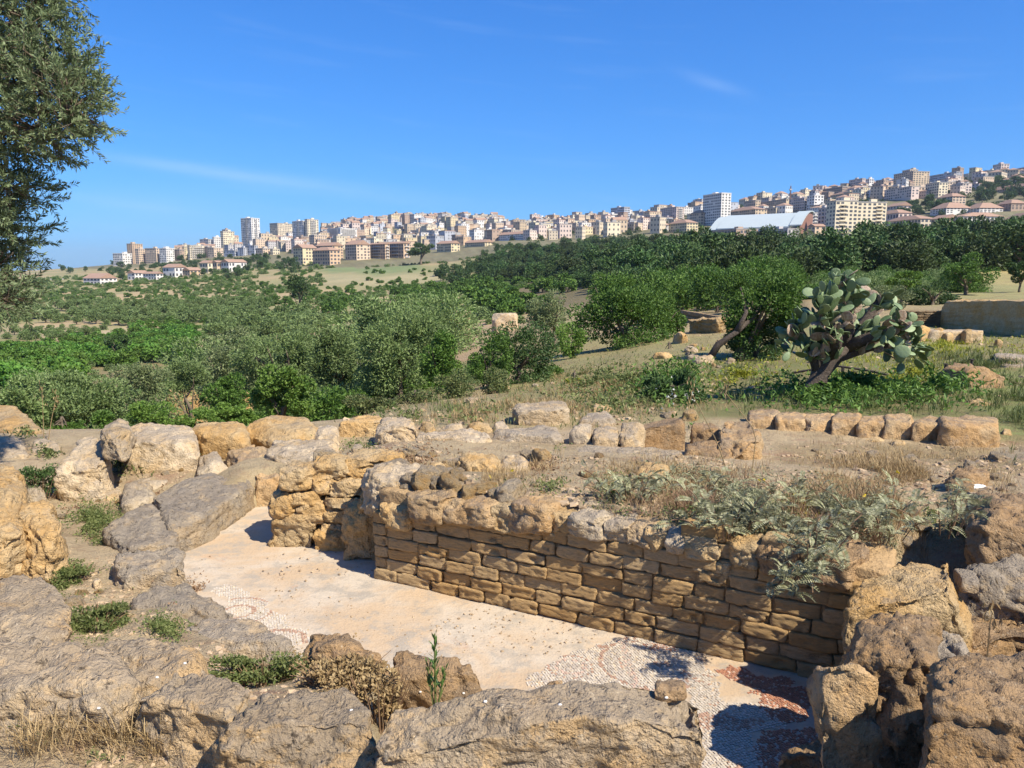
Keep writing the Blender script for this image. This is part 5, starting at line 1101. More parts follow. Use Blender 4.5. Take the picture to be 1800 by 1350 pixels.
# ------------------------------------------------------------------ grasses and weeds too many to count
def blades(name, label, rects, n, hmin, hmax, w, mat, seed, lean=.35, curl=.3, zoff=0.0, zlift=None, tuft=4, kind_leaf=False):
    rg = np.random.default_rng(seed); ar = np.array([(b - a) * (d - c) for a, b, c, d in rects], float); k = rg.choice(len(rects), n // tuft, p=ar / ar.sum()); R = np.array(rects, float)[k]
    # ellipse inside each rectangle, so that clumps have no straight edges
    th = rg.uniform(0, 6.28, len(k)); rr = np.abs(rg.normal(0, .62, len(k))); u = (R[:, 0] + R[:, 1]) / 2 + (R[:, 1] - R[:, 0]) / 2 * rr * np.cos(th); v = (R[:, 2] + R[:, 3]) / 2 + (R[:, 3] - R[:, 2]) / 2 * rr * np.sin(th)
    x, y, z, ok = hit(u, v, zoff); x, y = x[ok], y[ok]
    g = fbm(np.stack([x * 2.5, y * 2.5, x * 0], 1), seed, 3); sel = g > -.12; x, y = x[sel], y[sel]
    x = np.repeat(x, tuft) + rg.normal(0, .018, len(x) * tuft); y = np.repeat(y, tuft) + rg.normal(0, .018, len(y) * tuft); z = terrain(x, y) - .01; m = len(x)
    sc = np.clip(np.hypot(x, y) / 6.0, 1, 4) ** .5
    h = rg.uniform(hmin, hmax, m) * (0.6 + .5 * rg.random(m)); a = rg.uniform(0, 6.28, m); ln = rg.normal(lean, .25, m)
    d = np.stack([np.cos(a) * ln, np.sin(a) * ln, np.ones(m)], 1); d /= np.linalg.norm(d, axis=1)[:, None]; s = np.stack([-np.sin(a), np.cos(a), a * 0], 1) * (w * sc)[:, None]
    b = np.stack([x, y, z], 1); mid = b + d * (h * .55)[:, None]; cu = np.stack([np.cos(a), np.sin(a), -.4 + a * 0], 1) * (h * curl * rg.uniform(0, 1, m))[:, None]; tip = b + d * h[:, None] + cu
    if kind_leaf: V = np.stack([b, mid + s * 2.2, tip, mid - s * 2.2], 1)
    else: V = np.stack([b + s, mid + s * .8, tip, mid - s * .8], 1)
    me = mesh_np(name, V.reshape(-1, 3), np.arange(m * 4).reshape(-1, 4), [M[mat]]); o = obj(name, me); tag(o, label, None, kind="stuff"); return o
def weedleaves(name, label, rects, n, hmax, L, Wd, mat, seed, zoff=0.0):
    rg = np.random.default_rng(seed); ar = np.array([(b - a) * (d - c) for a, b, c, d in rects], float); k = rg.choice(len(rects), n, p=ar / ar.sum()); R = np.array(rects, float)[k]
    th = rg.uniform(0, 6.28, n); rr = np.abs(rg.normal(0, .58, n)); u = (R[:, 0] + R[:, 1]) / 2 + (R[:, 1] - R[:, 0]) / 2 * rr * np.cos(th); v = (R[:, 2] + R[:, 3]) / 2 + (R[:, 3] - R[:, 2]) / 2 * rr * np.sin(th)
    x, y, z, ok = hit(u, v, zoff); x, y, z = x[ok], y[ok], z[ok]; g = fbm(np.stack([x * 3, y * 3, x * 0], 1), seed, 3); sel = g > -.08; x, y, g = x[sel], y[sel], g[sel]; z = terrain(x, y); m = len(x)
    hh = hmax * np.clip(.45 + .7 * g, .1, 1.2) * rg.random(m) ** .7; sc = np.clip(np.hypot(x, y) / 6.0, .7, 3) ** .6
    V, Fq = leaf_quads(np.stack([x, y, z + hh], 1), rand_dir(m, rg) + np.array([0, 0, .35]), L * sc * rg.uniform(.6, 1.3, m), Wd * sc * rg.uniform(.6, 1.3, m), rg, .2)
    o = obj(name, mesh_np(name, V, Fq, [M[mat]])); tag(o, label, None, kind="stuff"); return o
weedleaves("path_weeds", "low green weeds on the path between the big blocks", [(110, 230, 1060, 1130), (80, 150, 985, 1060), (110, 220, 880, 960), (150, 200, 930, 1010), (245, 330, 1085, 1140)], 14000, .10, .024, .010, 'weed', 41)
weedleaves("block_gap_weeds", "green and dried weeds in the gap between the low blocks", [(360, 500, 1130, 1205), (430, 570, 1140, 1200), (250, 330, 1090, 1130), (440, 520, 1150, 1200)], 15000, .11, .022, .010, 'weed', 42)
weedleaves("seed_head_weeds", "dried pale seed heads tangled over the fin-shaped stone", [(500, 620, 1155, 1215), (540, 690, 1195, 1240), (590, 680, 1210, 1250)], 8000, .27, .022, .016, 'straw', 43)
blades("dry_grass_tufts", "dry straw tufts at the foot of the near wall blocks", [(0, 120, 1290, 1349), (80, 330, 1260, 1349), (230, 330, 1300, 1349), (0, 60, 1230, 1290)], 1300, .08, .26, .0022, 'straw', 44, .6)
weedleaves("corner_weeds", "green weeds and brown litter in the near corner", [(0, 70, 1240, 1290), (20, 110, 1250, 1300), (140, 230, 1270, 1340)], 3500, .10, .022, .010, 'weed', 45)
blades("plateau_straw", "short straw over the ground behind the wall", [(1330, 1800, 775, 880), (1100, 1400, 840, 900), (1400, 1700, 850, 930), (700, 1000, 800, 870), (1350, 1650, 830, 960), (1600, 1800, 880, 1000), (1000, 1350, 800, 880)], 60000, .04, .15, .0024, 'straw', 46)
blades("wall_top_straw", "tangled straw and brown stalks among the silver plants", [(1200, 1700, 880, 985), (1150, 1350, 850, 930), (1500, 1760, 880, 985), (1330, 1520, 890, 1000)], 30000, .08, .26, .0026, 'straw_red', 47, .6)
weedleaves("wall_top_weeds", "green weeds sprinkled over the rubble top", [(840, 960, 825, 865), (930, 1010, 845, 880), (940, 1000, 780, 810), (1040, 1120, 830, 900), (1100, 1500, 850, 960), (560, 700, 775, 800), (1560, 1740, 880, 960)], 9000, .10, .03, .013, 'weed', 48)
weedleaves("thicket_leaves", "grey-green small leaves of the wall-top thicket", [(1050, 1250, 830, 920), (1180, 1480, 860, 990), (1380, 1740, 870, 980), (1250, 1600, 880, 980)], 46000, .25, .026, .009, 'silver', 49)
weedleaves("red_stonecrop", "reddish stonecrop spots on the rubble top", [(580, 800, 780, 840), (880, 1000, 800, 840), (90, 150, 860, 900), (230, 290, 850, 880)], 3500, .03, .03, .015, 'straw_red', 50)
blades("slope_grass", "grass mixed green and dry on the mound beyond the back row", [(700, 1200, 690, 745), (900, 1250, 640, 720), (740, 900, 715, 750)], 16000, .07, .20, .004, 'straw', 51)
weedleaves("slope_weeds", "green weeds over the mound beyond the back row", [(900, 1250, 640, 715), (1100, 1260, 650, 725), (640, 900, 725, 750), (1000, 1160, 690, 740)], 9000, .25, .05, .022, 'weed', 52)
weedleaves("cactus_weeds", "dark green leafy weeds around the cactus foot", [(1330, 1700, 670, 725), (1360, 1560, 680, 728), (1560, 1720, 670, 715), (1110, 1260, 640, 720)], 16000, .40, .065, .028, 'green', 53)
weedleaves("yellow_weeds", "yellow-green flowering weeds in the excavation", [(1240, 1370, 640, 690), (1625, 1690, 594, 612), (1560, 1660, 640, 680), (1770, 1800, 600, 625), (1440, 1640, 650, 690)], 4500, .2, .05, .02, 'yellow_green', 54)
blades("side_meadow", "tall green meadow grass past the block row", [(1740, 1850, 650, 775), (1640, 1800, 600, 690), (1250, 1400, 680, 720), (1540, 1700, 600, 660), (1400, 1800, 690, 730)], 15000, .12, .32, .005, 'weed', 55)
weedleaves("white_umbels", "white flat flower heads by the dark leafy weeds", [(1140, 1215, 690, 725), (1200, 1230, 690, 730)], 260, .45, .03, .024, 'white_flower', 56)
weedleaves("yellow_flowers", "scattered tiny yellow flowers on the rubble and thicket", [(1180, 1650, 830, 960), (840, 960, 825, 860), (190, 215, 1030, 1060)], 90, .18, .04, .03, 'yellow', 57)
weedleaves("boulder_foot_weeds", "green weeds growing at the boulders' feet", [(185, 240, 790, 840), (10, 80, 740, 775), (300, 350, 800, 825), (215, 300, 810, 835), (0, 30, 800, 815), (60, 120, 790, 810)], 3500, .16, .04, .016, 'weed', 59)
weedleaves("dry_weed_tuft", "brown dry weed in the hollow of the eroded low block", [(298, 370, 1030, 1075)], 1500, .12, .025, .012, 'straw_red', 60, .0)
# tall single grass stalks
def stalk(label, pts, y):
    q = np.array([Py(u, v, y) for u, v in pts]); b = q[0].copy(); b[2] = terrain(b[0], b[1])[0]; mb = MB(); q[0] = b - np.array([0, 0, .05]); tt = np.linspace(0, 1, 8); qs = np.array([[np.interp(t, np.linspace(0, 1, len(q)), q[:, i]) for i in range(3)] for t in tt])
    mb.tube(qs - b, np.linspace(.006, .003, 8), 4)
    rg = np.random.default_rng(len(label)); V, Fq = leaf_quads(qs[-1] - b + rg.normal(0, .02, (24, 3)) * np.array([1, 1, 4]), rg.normal(0, .3, (24, 3)) + np.array([0, 0, 1]), .05, .012, rg); mb.add(V, Fq)
    o = obj("grass_stalk", mb.mesh("grass_stalk", [M['straw']]), None, b); tag(o, label, "grass stalk")
stalk("tall bare grass stalk in front of the spreading olive", [(78, 790), (76, 740), (74, 690)], 10.5)
stalk("bent grass stalk beside the tall bare one", [(85, 790), (90, 740), (98, 700)], 10.5)
stalk("long green stalk rising before the rough boulder", [(1285, 860), (1262, 780), (1215, 690)], 7.0)
stalk("thin stalk beside the rough boulder reaching over the block row", [(1320, 850), (1330, 760), (1275, 690)], 7.3)
stalk("short stalk growing from the crack in the rock heap", [(1741, 1125), (1740, 1095), (1745, 1075)], 3.9)
# snail shells on the stones
def shell_mesh():
    V, Fq = rock_verts(np.array([(-1, -1, 0), (1, -1, 0), (1, 1, 0), (-1, 1, 0), (-.8, -.8, 1.4), (.8, -.8, 1.4), (.8, .8, 1.4), (-.8, .8, 1.4)]) * np.array([.0065, .005, .005]), 5, 2.2, 0.5, 3); return mesh_np("snail_shell", V, Fq, [M['shell']], True)
SH = shell_mesh()

def gravel(name, label, rects, n, smin, smax, seed, mat, zfix=None):
    rg = np.random.default_rng(seed); ar = np.array([(b - a) * (d - c) for a, b, c, d in rects], float); k = rg.choice(len(rects), n, p=ar / ar.sum()); R = np.array(rects, float)[k]
    u = rg.uniform(R[:, 0], R[:, 1]); v = rg.uniform(R[:, 2], R[:, 3]); x, y, z, ok = hit(u, v); x, y = x[ok], y[ok]; sel = fbm(np.stack([x * 1.5, y * 1.5, x * 0], 1), seed, 3) > -.2; x, y = x[sel], y[sel]; z = terrain(x, y) if zfix is None else x * 0 + zfix; m = len(x)
    o8 = np.array([(1, 0, 0), (0, 1, 0), (-1, 0, 0), (0, -1, 0), (.5, .5, .6), (-.5, .5, .7), (-.5, -.5, .55), (.5, -.5, .65), (0, 0, -.5)]); f = np.array([[0, 1, 4], [1, 2, 5], [2, 3, 6], [3, 0, 7], [4, 1, 5], [5, 2, 6], [6, 3, 7], [7, 0, 4], [4, 5, 6], [4, 6, 7]])
    s = smin * (smax / smin) ** (rg.random(m) ** 2.2); V = o8[None] * rg.uniform(.6, 1.3, (m, 9, 3)) * s[:, None, None]; a = rg.uniform(0, 6.28, m); c_, s_ = np.cos(a)[:, None], np.sin(a)[:, None]
    X = V[:, :, 0] * c_ - V[:, :, 1] * s_; Y = V[:, :, 0] * s_ + V[:, :, 1] * c_; V = np.stack([X + x[:, None], Y + y[:, None], V[:, :, 2] * .8 + z[:, None] - s[:, None] * .15], 2)
    me = mesh_np(name, V.reshape(-1, 3), (f[None] + np.arange(m)[:, None, None] * 9).reshape(-1, 3), [M[mat]]); o = obj(name, me); tag(o, label, None, kind="stuff")
M['pebble'] = leaf_mat('pebbles', (0.24, 0.165, 0.095), (0.46, 0.34, 0.215), 0.0, .9)
gravel("rubble_gravel", "loose gravel and chips over the rubble top", [(540, 1200, 775, 880), (1200, 1800, 780, 900), (880, 1300, 860, 900)], 7000, .006, .06, 71, 'pebble')
gravel("path_gravel", "loose gravel and chips on the weedy path", [(0, 340, 830, 1120), (0, 340, 1240, 1350), (340, 620, 1130, 1230)], 4200, .004, .03, 72, 'pebble')
gravel("slope_gravel", "stones strewn over the mound and excavation", [(560, 1250, 640, 760), (1180, 1800, 570, 700)], 1600, .02, .10, 73, 'pebble')
gravel("floor_grit", "grit and small crumbs scattered over the cream floor", [(340, 700, 900, 1110), (450, 1250, 1000, 1200), (700, 1400, 1040, 1180)], 2600, .002, .014, 74, 'pebble', 0.004)

def shells():
    rocks = [o for o in bpy.data.objects if o.name.startswith("stone_block") and o.location.y < 4.5]
    W = [np.array([tuple(v.co) for v in o.data.vertices]) + np.array(o.location) for o in rocks]; A = np.concatenate(W); pu, pv = proj(A[:, 0], A[:, 1], A[:, 2])
    for u, v, lab in [(730, 1222, "white snail shell near the corner of the long ashlar"), (812, 1212, "white snail shell just past the green sprig"), (850, 1226, "white snail shell on the middle of the long ashlar's top"), (982, 1230, "broad white shell before the thumb-sized dark stone"),
                      (612, 1240, "white snail shell on the broad worn grey block"), (331, 1160, "white snail shell on the top of the rounded hump"), (282, 1186, "white snail shell lower on the rounded hump"), (178, 1238, "white snail shell at the long low wall block's lip"), (1178, 1222, "white chip beside the small jagged stone")]:
        k = np.where((np.abs(pu - u) < 9) & (np.abs(pv - v) < 9))[0]
        if not len(k): continue
        p = A[k[np.argmin(A[k, 1])]]; o = obj("snail_shell", SH, None, p - np.array([0, 0, .003])); tag(o, lab, "shell")
shells()
blades("slope_green_grass", "green grass between the dry stalks of the mound", [(880, 1260, 600, 740), (640, 1000, 690, 750), (1180, 1420, 600, 700)], 16000, .06, .20, .0045, 'weed', 81)
blades("excavation_grass", "yellowing grass over the excavation terraces", [(1260, 1800, 565, 660), (1500, 1800, 575, 640)], 12000, .08, .2, .006, 'yellow_green', 82)

def weed_clump(name, label, u, v, z, rx, ry, rz, n, L, Wd, mat, seed):
    p = P(u, v, z); g = terrain(p[0], p[1])[0]; t = empty(name, (p[0], p[1], g), label, "plant"); rg = np.random.default_rng(seed); mb = MB()
    for i in range(40):
        a = rg.uniform(0, 6.28); r = math.sqrt(rg.random()); e = np.array([math.cos(a) * r * rx, math.sin(a) * r * ry, z - g + rg.uniform(-.3, .9) * rz]); s = np.array([e[0] * .4, e[1] * .4, -.03]); mb.tube(np.array([s, (s + e) / 2 + np.array([0, 0, .03]), e]), [.003, .0025, .0015], 4)
    obj("stems", mb.mesh("stems", [M['straw_red']]), t); obj("foliage", crown_mesh("foliage", seed, rx, ry, rz, n, L, Wd, M[mat], 22, (.2, .36), .8), t, (0, 0, z - g))
weed_clump("dried_weed", "dried seed-head weed tangled over the fin-shaped stone", 600, 1192, .52, .30, .16, .13, 3600, .026, .018, 'straw', 91)
weed_clump("dried_weed", "smaller dried weed in the cleft beside the long ashlar", 668, 1222, .60, .16, .12, .14, 1800, .024, .016, 'straw', 92)
weed_clump("leafy_weed", "low green weed with pale flower heads between the low blocks", 455, 1172, .42, .34, .16, .10, 3600, .028, .012, 'weed', 93)
weed_clump("leafy_weed", "green weed patch between the sloping grey block and the eroded low block", 168, 1088, .26, .30, .22, .09, 3200, .03, .013, 'weed', 94)
weed_clump("leafy_weed", "green weed patch under the overhanging ochre lobe", 120, 1010, .20, .26, .2, .08, 2400, .03, .013, 'weed', 95)
weed_clump("thorny_bush", "dark thorny bush beside the pale wedge-shaped boulder", 68, 845, .36, .34, .24, .2, 3800, .035, .012, 'dark', 96)
# ------------------------------------------------------------------ excavation walls, posts and rails beyond the cactus
def gz(x, y): return float(terrain(x, y)[0])
def base_y(u, v, y):
    """the distance at which the ground is seen in this pixel, kept near the estimate"""
    hx, hy, hz, ok = hit([u], [v]); return float(np.clip(hy[0], y * .6, y * 1.6)) if ok[0] else y
def masonry(label, u0, u1, v0, v1, y0, y1, thick, mat, rows, brickw, name="masonry_wall", capmat=None, seed=1):
    """a wall between two pixel columns at two distances, laid in separate stones"""
    y0, y1 = base_y(u0, v1, y0), base_y(u1, v1, y1)
    A = Py(u0, v1, y0); B = Py(u1, v1, y1); za = gz(A[0], A[1]); zb = gz(B[0], B[1]); A[2] = za; B[2] = zb
    H = ((v1 - v0) / F * y0 + (v1 - v0) / F * y1) / 2; d = B - A; L = np.hypot(d[0], d[1]); rz = math.atan2(d[1], d[0]); t = empty(name, tuple(A), label, "wall", rz=rz); rg = np.random.default_rng(seed)
    mb = MB(); mb.box((L / 2, thick * .62, H * .47 - .2), (L - .04, thick * .9, H * .94 + .4)); obj("wall_core", mb.mesh("wall_core", [M['mortar']]), t)
    proto = []
    for i in range(5):
        V, Fq = rock_verts(np.array([(-.5, -.5, -.5), (.5, -.5, -.5), (.5, .5, -.5), (-.5, .5, -.5), (-.5, -.5, .5), (.5, -.5, .5), (.5, .5, .5), (-.5, .5, .5)]), 3, 8, .35, i + seed * 10); proto.append(mesh_np("stone", V, Fq, [mat], True))
    h = H / rows
    for r in range(rows):
        x = rg.uniform(-.4, 0) * brickw if r else 0.0; x = max(x, 0)
        while x < L - .02:
            w = min(brickw * rg.uniform(.7, 1.3), L - x + .01); o = bpy.data.objects.new("stone", proto[rg.integers(5)]); C.objects.link(o); o.parent = t
            o.location = (x + w / 2, thick * .2 + rg.uniform(-.02, .02), (r + .5) * h); o.scale = (w * .95, thick * .5, h * .93); x += w
    return t
M['brick_far'] = rock_mat('far_ochre_stone', (0.36, 0.24, 0.13), (0.42, 0.31, 0.19), (0.25, 0.2, 0.14), .2, .5, .2, .2)
masonry("low ochre brick wall running up to the tall earth wall", 1592, 1680, 547, 574, 47, 45, .5, M['brick_far'], 7, .42, seed=2)
masonry("brown weathered wall end below the carob's reach", 1196, 1262, 543, 568, 52, 50, .5, M['brick_far'], 3, .9, seed=3)
def block_wall(label, u0, u1, v0, v1, y0, y1, thick, mat, name="earth_wall", k=14, rough=.5, n=30, cat="wall", zlow=0.3):
    v0a, v0b = v0 if isinstance(v0, tuple) else (v0, v0); v1a, v1b = v1 if isinstance(v1, tuple) else (v1, v1)
    y0, y1 = base_y(u0, v1a, y0), base_y(u1, v1b, y1)
    A = Py(u0, v1a, y0); B = Py(u1, v1b, y1); A[2] = gz(A[0], A[1]); B[2] = gz(B[0], B[1]); za = Py(u0, v0a, y0)[2]; zb = Py(u1, v0b, y1)[2]; d = B - A; nrm = np.array([-d[1], d[0], 0]); nrm /= np.linalg.norm(nrm); nrm *= thick
    if nrm[1] < 0: nrm = -nrm
    lo = np.array([0, 0, -zlow]); c = [A + lo, B + lo, B + nrm + lo, A + nrm + lo, np.array([A[0], A[1], za]), np.array([B[0], B[1], zb]), np.array([B[0], B[1], zb]) + nrm, np.array([A[0], A[1], za]) + nrm]; _rs[0] += 1
    return rock_obj(name, c, label, cat, M[mat] if isinstance(mat, str) else mat, n, k, rough, _rs[0])
block_wall("tall shaded earth retaining wall under the golden field", 1682, 2000, (529, 529), (572, 612), 44, 28, .9, 'rock_ochre', k=30, rough=1.8, n=48)
block_wall("tan ruined wall chunk standing on the slope below the fields", 787, 826, 548, 582, 62, 62, 2.0, 'rock_pale', "wall_chunk", 9, 2.2, 26)
block_wall("lower broken wall chunk beside the tall tan one", 866, 908, 552, 572, 66, 66, 1.5, 'rock_pale', "wall_chunk", 5, 2.6, 24)
block_wall("long low footing wall across the excavation", 1620, 1740, 582, 600, 38, 36, .7, 'rock_pale', "footing_wall", 9, .6, 22)
block_wall("thin pale kerb line in the excavation grass", 1755, 1860, 642, 650, 22, 21, .3, 'rock_pale', "footing_wall", 9, .5, 20)
block_wall("grey ledge of ruins near the iron rail", 1745, 1830, 628, 640, 26, 25, .8, 'rock_grey', "footing_wall", 6, .9, 20)
block_wall("heap-like dark ledge past the rail's end post", 1706, 1768, 652, 682, 20, 19.5, .9, 'rock_brown', "dark_ledge", 4.5, 1.3, 20)
block_wall("tan stepped ruin at the end of the bare path", 1205, 1262, 562, 586, 44, 43, 1.2, 'rock_ochre', "ruin_step", 5, 2.6, 28)
for i, (u0, u1, v0, v1, y, lab) in enumerate([(1620, 1634, 574, 600, 35, "first low pillar stub in the excavation, beside the yellow bush"), (1652, 1662, 578, 602, 35, "second low pillar stub in the excavation"), (1666, 1676, 584, 604, 34.5, "shortest pillar stub in the excavation"), (1696, 1707, 580, 606, 34.5, "pillar stub at the edge of the wall's shade"), (1750, 1762, 598, 612, 32, "lone pillar stub past the shade")]):
    block_wall(lab, u0, u1, v0, v1, y, y, .3, 'rock_ochre', "pillar_stub", 6, .7, 10, "pillar stub")
for u, v, w, h, y, lab in [(325, 712, 62, 26, 26, "tan rock showing among the valley shrubs"), (412, 712, 48, 20, 22, "ledge of tan rock under the fig-like shrub's edge"), (1158, 632, 28, 9, 30, "flat tan stones at the bare path"), (1190, 604, 16, 18, 38, "dark boulder on the bare path"), (1240, 640, 30, 10, 28, "pale stone at the leaning trunk's foot"), (570, 735, 40, 16, 14.5, "broken rock at the shaded hollow"), (555, 720, 30, 12, 16, "small rock in the shaded hollow")]:
    block_wall(lab, u - w / 2, u + w / 2, v - h, v, y, y, w / F * y * .7, 'rock_pale' if 'pale' in lab else 'rock_ochre', "outcrop_rock", 3.4, 1.3, 18, "rock", zlow=.8)
def rail(label, pts, y, hpx, posts, name="iron_rail"):
    q = [Py(u, v, yy) for (u, v), yy in zip(pts, y)]; t = empty(name, (q[0][0], q[0][1], gz(q[0][0], q[0][1])), label, "railing"); o = np.array(t.location)
    for s, nm in ((0.0, "top_rail"), (.5, "middle_rail")):
        mb = MB(); mb.tube(np.array([p - o - np.array([0, 0, s * hpx]) for p in q]), .028, 6); obj(nm, mb.mesh(nm, [M['iron']]), t)
    for f in posts:
        i = min(len(q) - 2, int(f * (len(q) - 1))); g = f * (len(q) - 1) - i; p = q[i] * (1 - g) + q[i + 1] * g; mb = MB(); b = np.array([p[0], p[1], gz(p[0], p[1]) - .2]); mb.tube(np.array([b - o, p - o]), .035, 6); obj("post", mb.mesh("post", [M['iron']]), t)
rail("rusty iron rail crossing the excavation past the cactus", [(1650, 620), (1730, 622), (1830, 624)], [24, 23.5, 23], .45, [0, .33, .66, 1.0])
rail("iron rail half hidden behind the cactus trunk", [(1395, 655), (1470, 643), (1530, 652), (1590, 666)], [18, 17.6, 17.3, 17], .35, [0, .4, .66, 1.0])
def post(label, u, v0, v1, y):
    p = Py(u, v1, y); p[2] = gz(p[0], p[1]); h = (v1 - v0) / F * y; mb = MB(); mb.tube(np.array([[0, 0, -.2], [0, 0, h * .5], [.01, 0, h]]), [.04, .036, .034], 7); mb.box((0.01, 0, h + .01), (.09, .09, .02)); o = obj("iron_post", mb.mesh("iron_post", [M['iron']]), None, p); tag(o, label, "post")
post("short dark iron post before the dark ledge", 1660, 649, 670, 17.5); post("thin iron post in the grass beside the dark ledge", 1705, 648, 668, 19)

def rubble(label, group, rects, n, smin, smax, seed, mats):
    rg = np.random.default_rng(seed); protos = []
    for i in range(8):
        c = np.array([(-.5, -.4, -.4), (.5, -.4, -.4), (.5, .4, -.4), (-.5, .4, -.4), (-.4, -.35, .4), (.4, -.35, .4), (.4, .35, .4), (-.4, .35, .4)]) * .3; V, Fq = rock_verts(c * rg.uniform(.8, 1.2, (8, 3)), 9, 4, 1.4, 500 + seed * 10 + i, cuts=8); protos.append(mesh_np("rubble_stone", V / .3, Fq, [M[mats[i % len(mats)]]], True))
    R = np.array(rects, float)[rg.integers(0, len(rects), n)]; X, Y, Z, OK = hit(rg.uniform(R[:, 0], R[:, 1]), rg.uniform(R[:, 2], R[:, 3]))
    for i in range(n):
        if not OK[i]: continue
        x, y, z = X[i:i + 1], Y[i:i + 1], Z[i:i + 1]
        s = smin * (smax / smin) ** (rg.random() ** 1.6); o = obj("rubble_stone", protos[rg.integers(8)], None, (x[0], y[0], z[0] + s * .12)); o.scale = (s * rg.uniform(.9, 1.4), s, s * rg.uniform(.6, 1.0)); o.rotation_euler = (rg.normal(0, .25), rg.normal(0, .25), rg.uniform(0, 6.28)); tag(o, label, "stone", group)
rubble("small rough stone in the rubble above the brick wall's corner", "rubble above the wall's corner", [(560, 800, 780, 862), (640, 760, 800, 860), (780, 960, 790, 870), (700, 900, 830, 880)], 90, .05, .22, 1, ['rock_pale', 'rock_pale', 'rock_ochre'])
rubble("small stone strewn along the weedy path by the kerb blocks", "stones on the weedy path", [(20, 210, 860, 1000), (100, 200, 1000, 1100), (210, 330, 815, 850)], 26, .04, .14, 2, ['rock_pale', 'rock_ochre'])
rubble("small stone strewn on the dry ground before the eight-block row", "stones before the eight-block row", [(1350, 1790, 790, 870), (1000, 1250, 800, 860), (1560, 1790, 860, 960)], 60, .04, .18, 3, ['rock_pale', 'rock_red'])
rubble("stone lying on the grassy mound behind the back row", "stones on the grassy mound", [(760, 1250, 640, 745), (1180, 1300, 590, 650)], 34, .12, .4, 4, ['rock_pale', 'rock_ochre'])
# ------------------------------------------------------------------ the town on the hills
COL0 = {'white': (.58, .55, .51), 'cream': (.58, .50, .36), 'yellow': (.52, .43, .27), 'peach': (.50, .385, .28), 'orange': (.47, .335, .22), 'grey': (.40, .38, .37), 'blue': (.38, .39, .42), 'brown': (.34, .25, .19), 'pink': (.52, .42, .36), 'tan': (.46, .36, .25), 'sand': (.50, .42, .31)}
COL = {k: tuple(min(.82, x * 1.15) for x in v) for k, v in COL0.items()}
WM = {k: plain('facade_' + k, v, .9, .25, .13) for k, v in COL.items()}
M['roof_red'] = plain('terracotta_roof', (.33, .215, .155), .9, .6, .25); M['roof_flat'] = plain('flat_roof', (.34, .32, .30), .9, .3, .2); M['win'] = plain('dark_window', (.085, .09, .10), .3); M['balc'] = plain('balcony_slab', (.50, .47, .43), .9)
M['shutter'] = plain('brown_shutter', (.16, .11, .08), .7); M['glassfront'] = plain('glass_front', (.20, .26, .32), .2); M['hall'] = plain('pale_metal_roof', (.40, .45, .45), .55, .2, .06); M['hallside'] = plain('hall_brown_panel', (.24, .13, .10), .7)
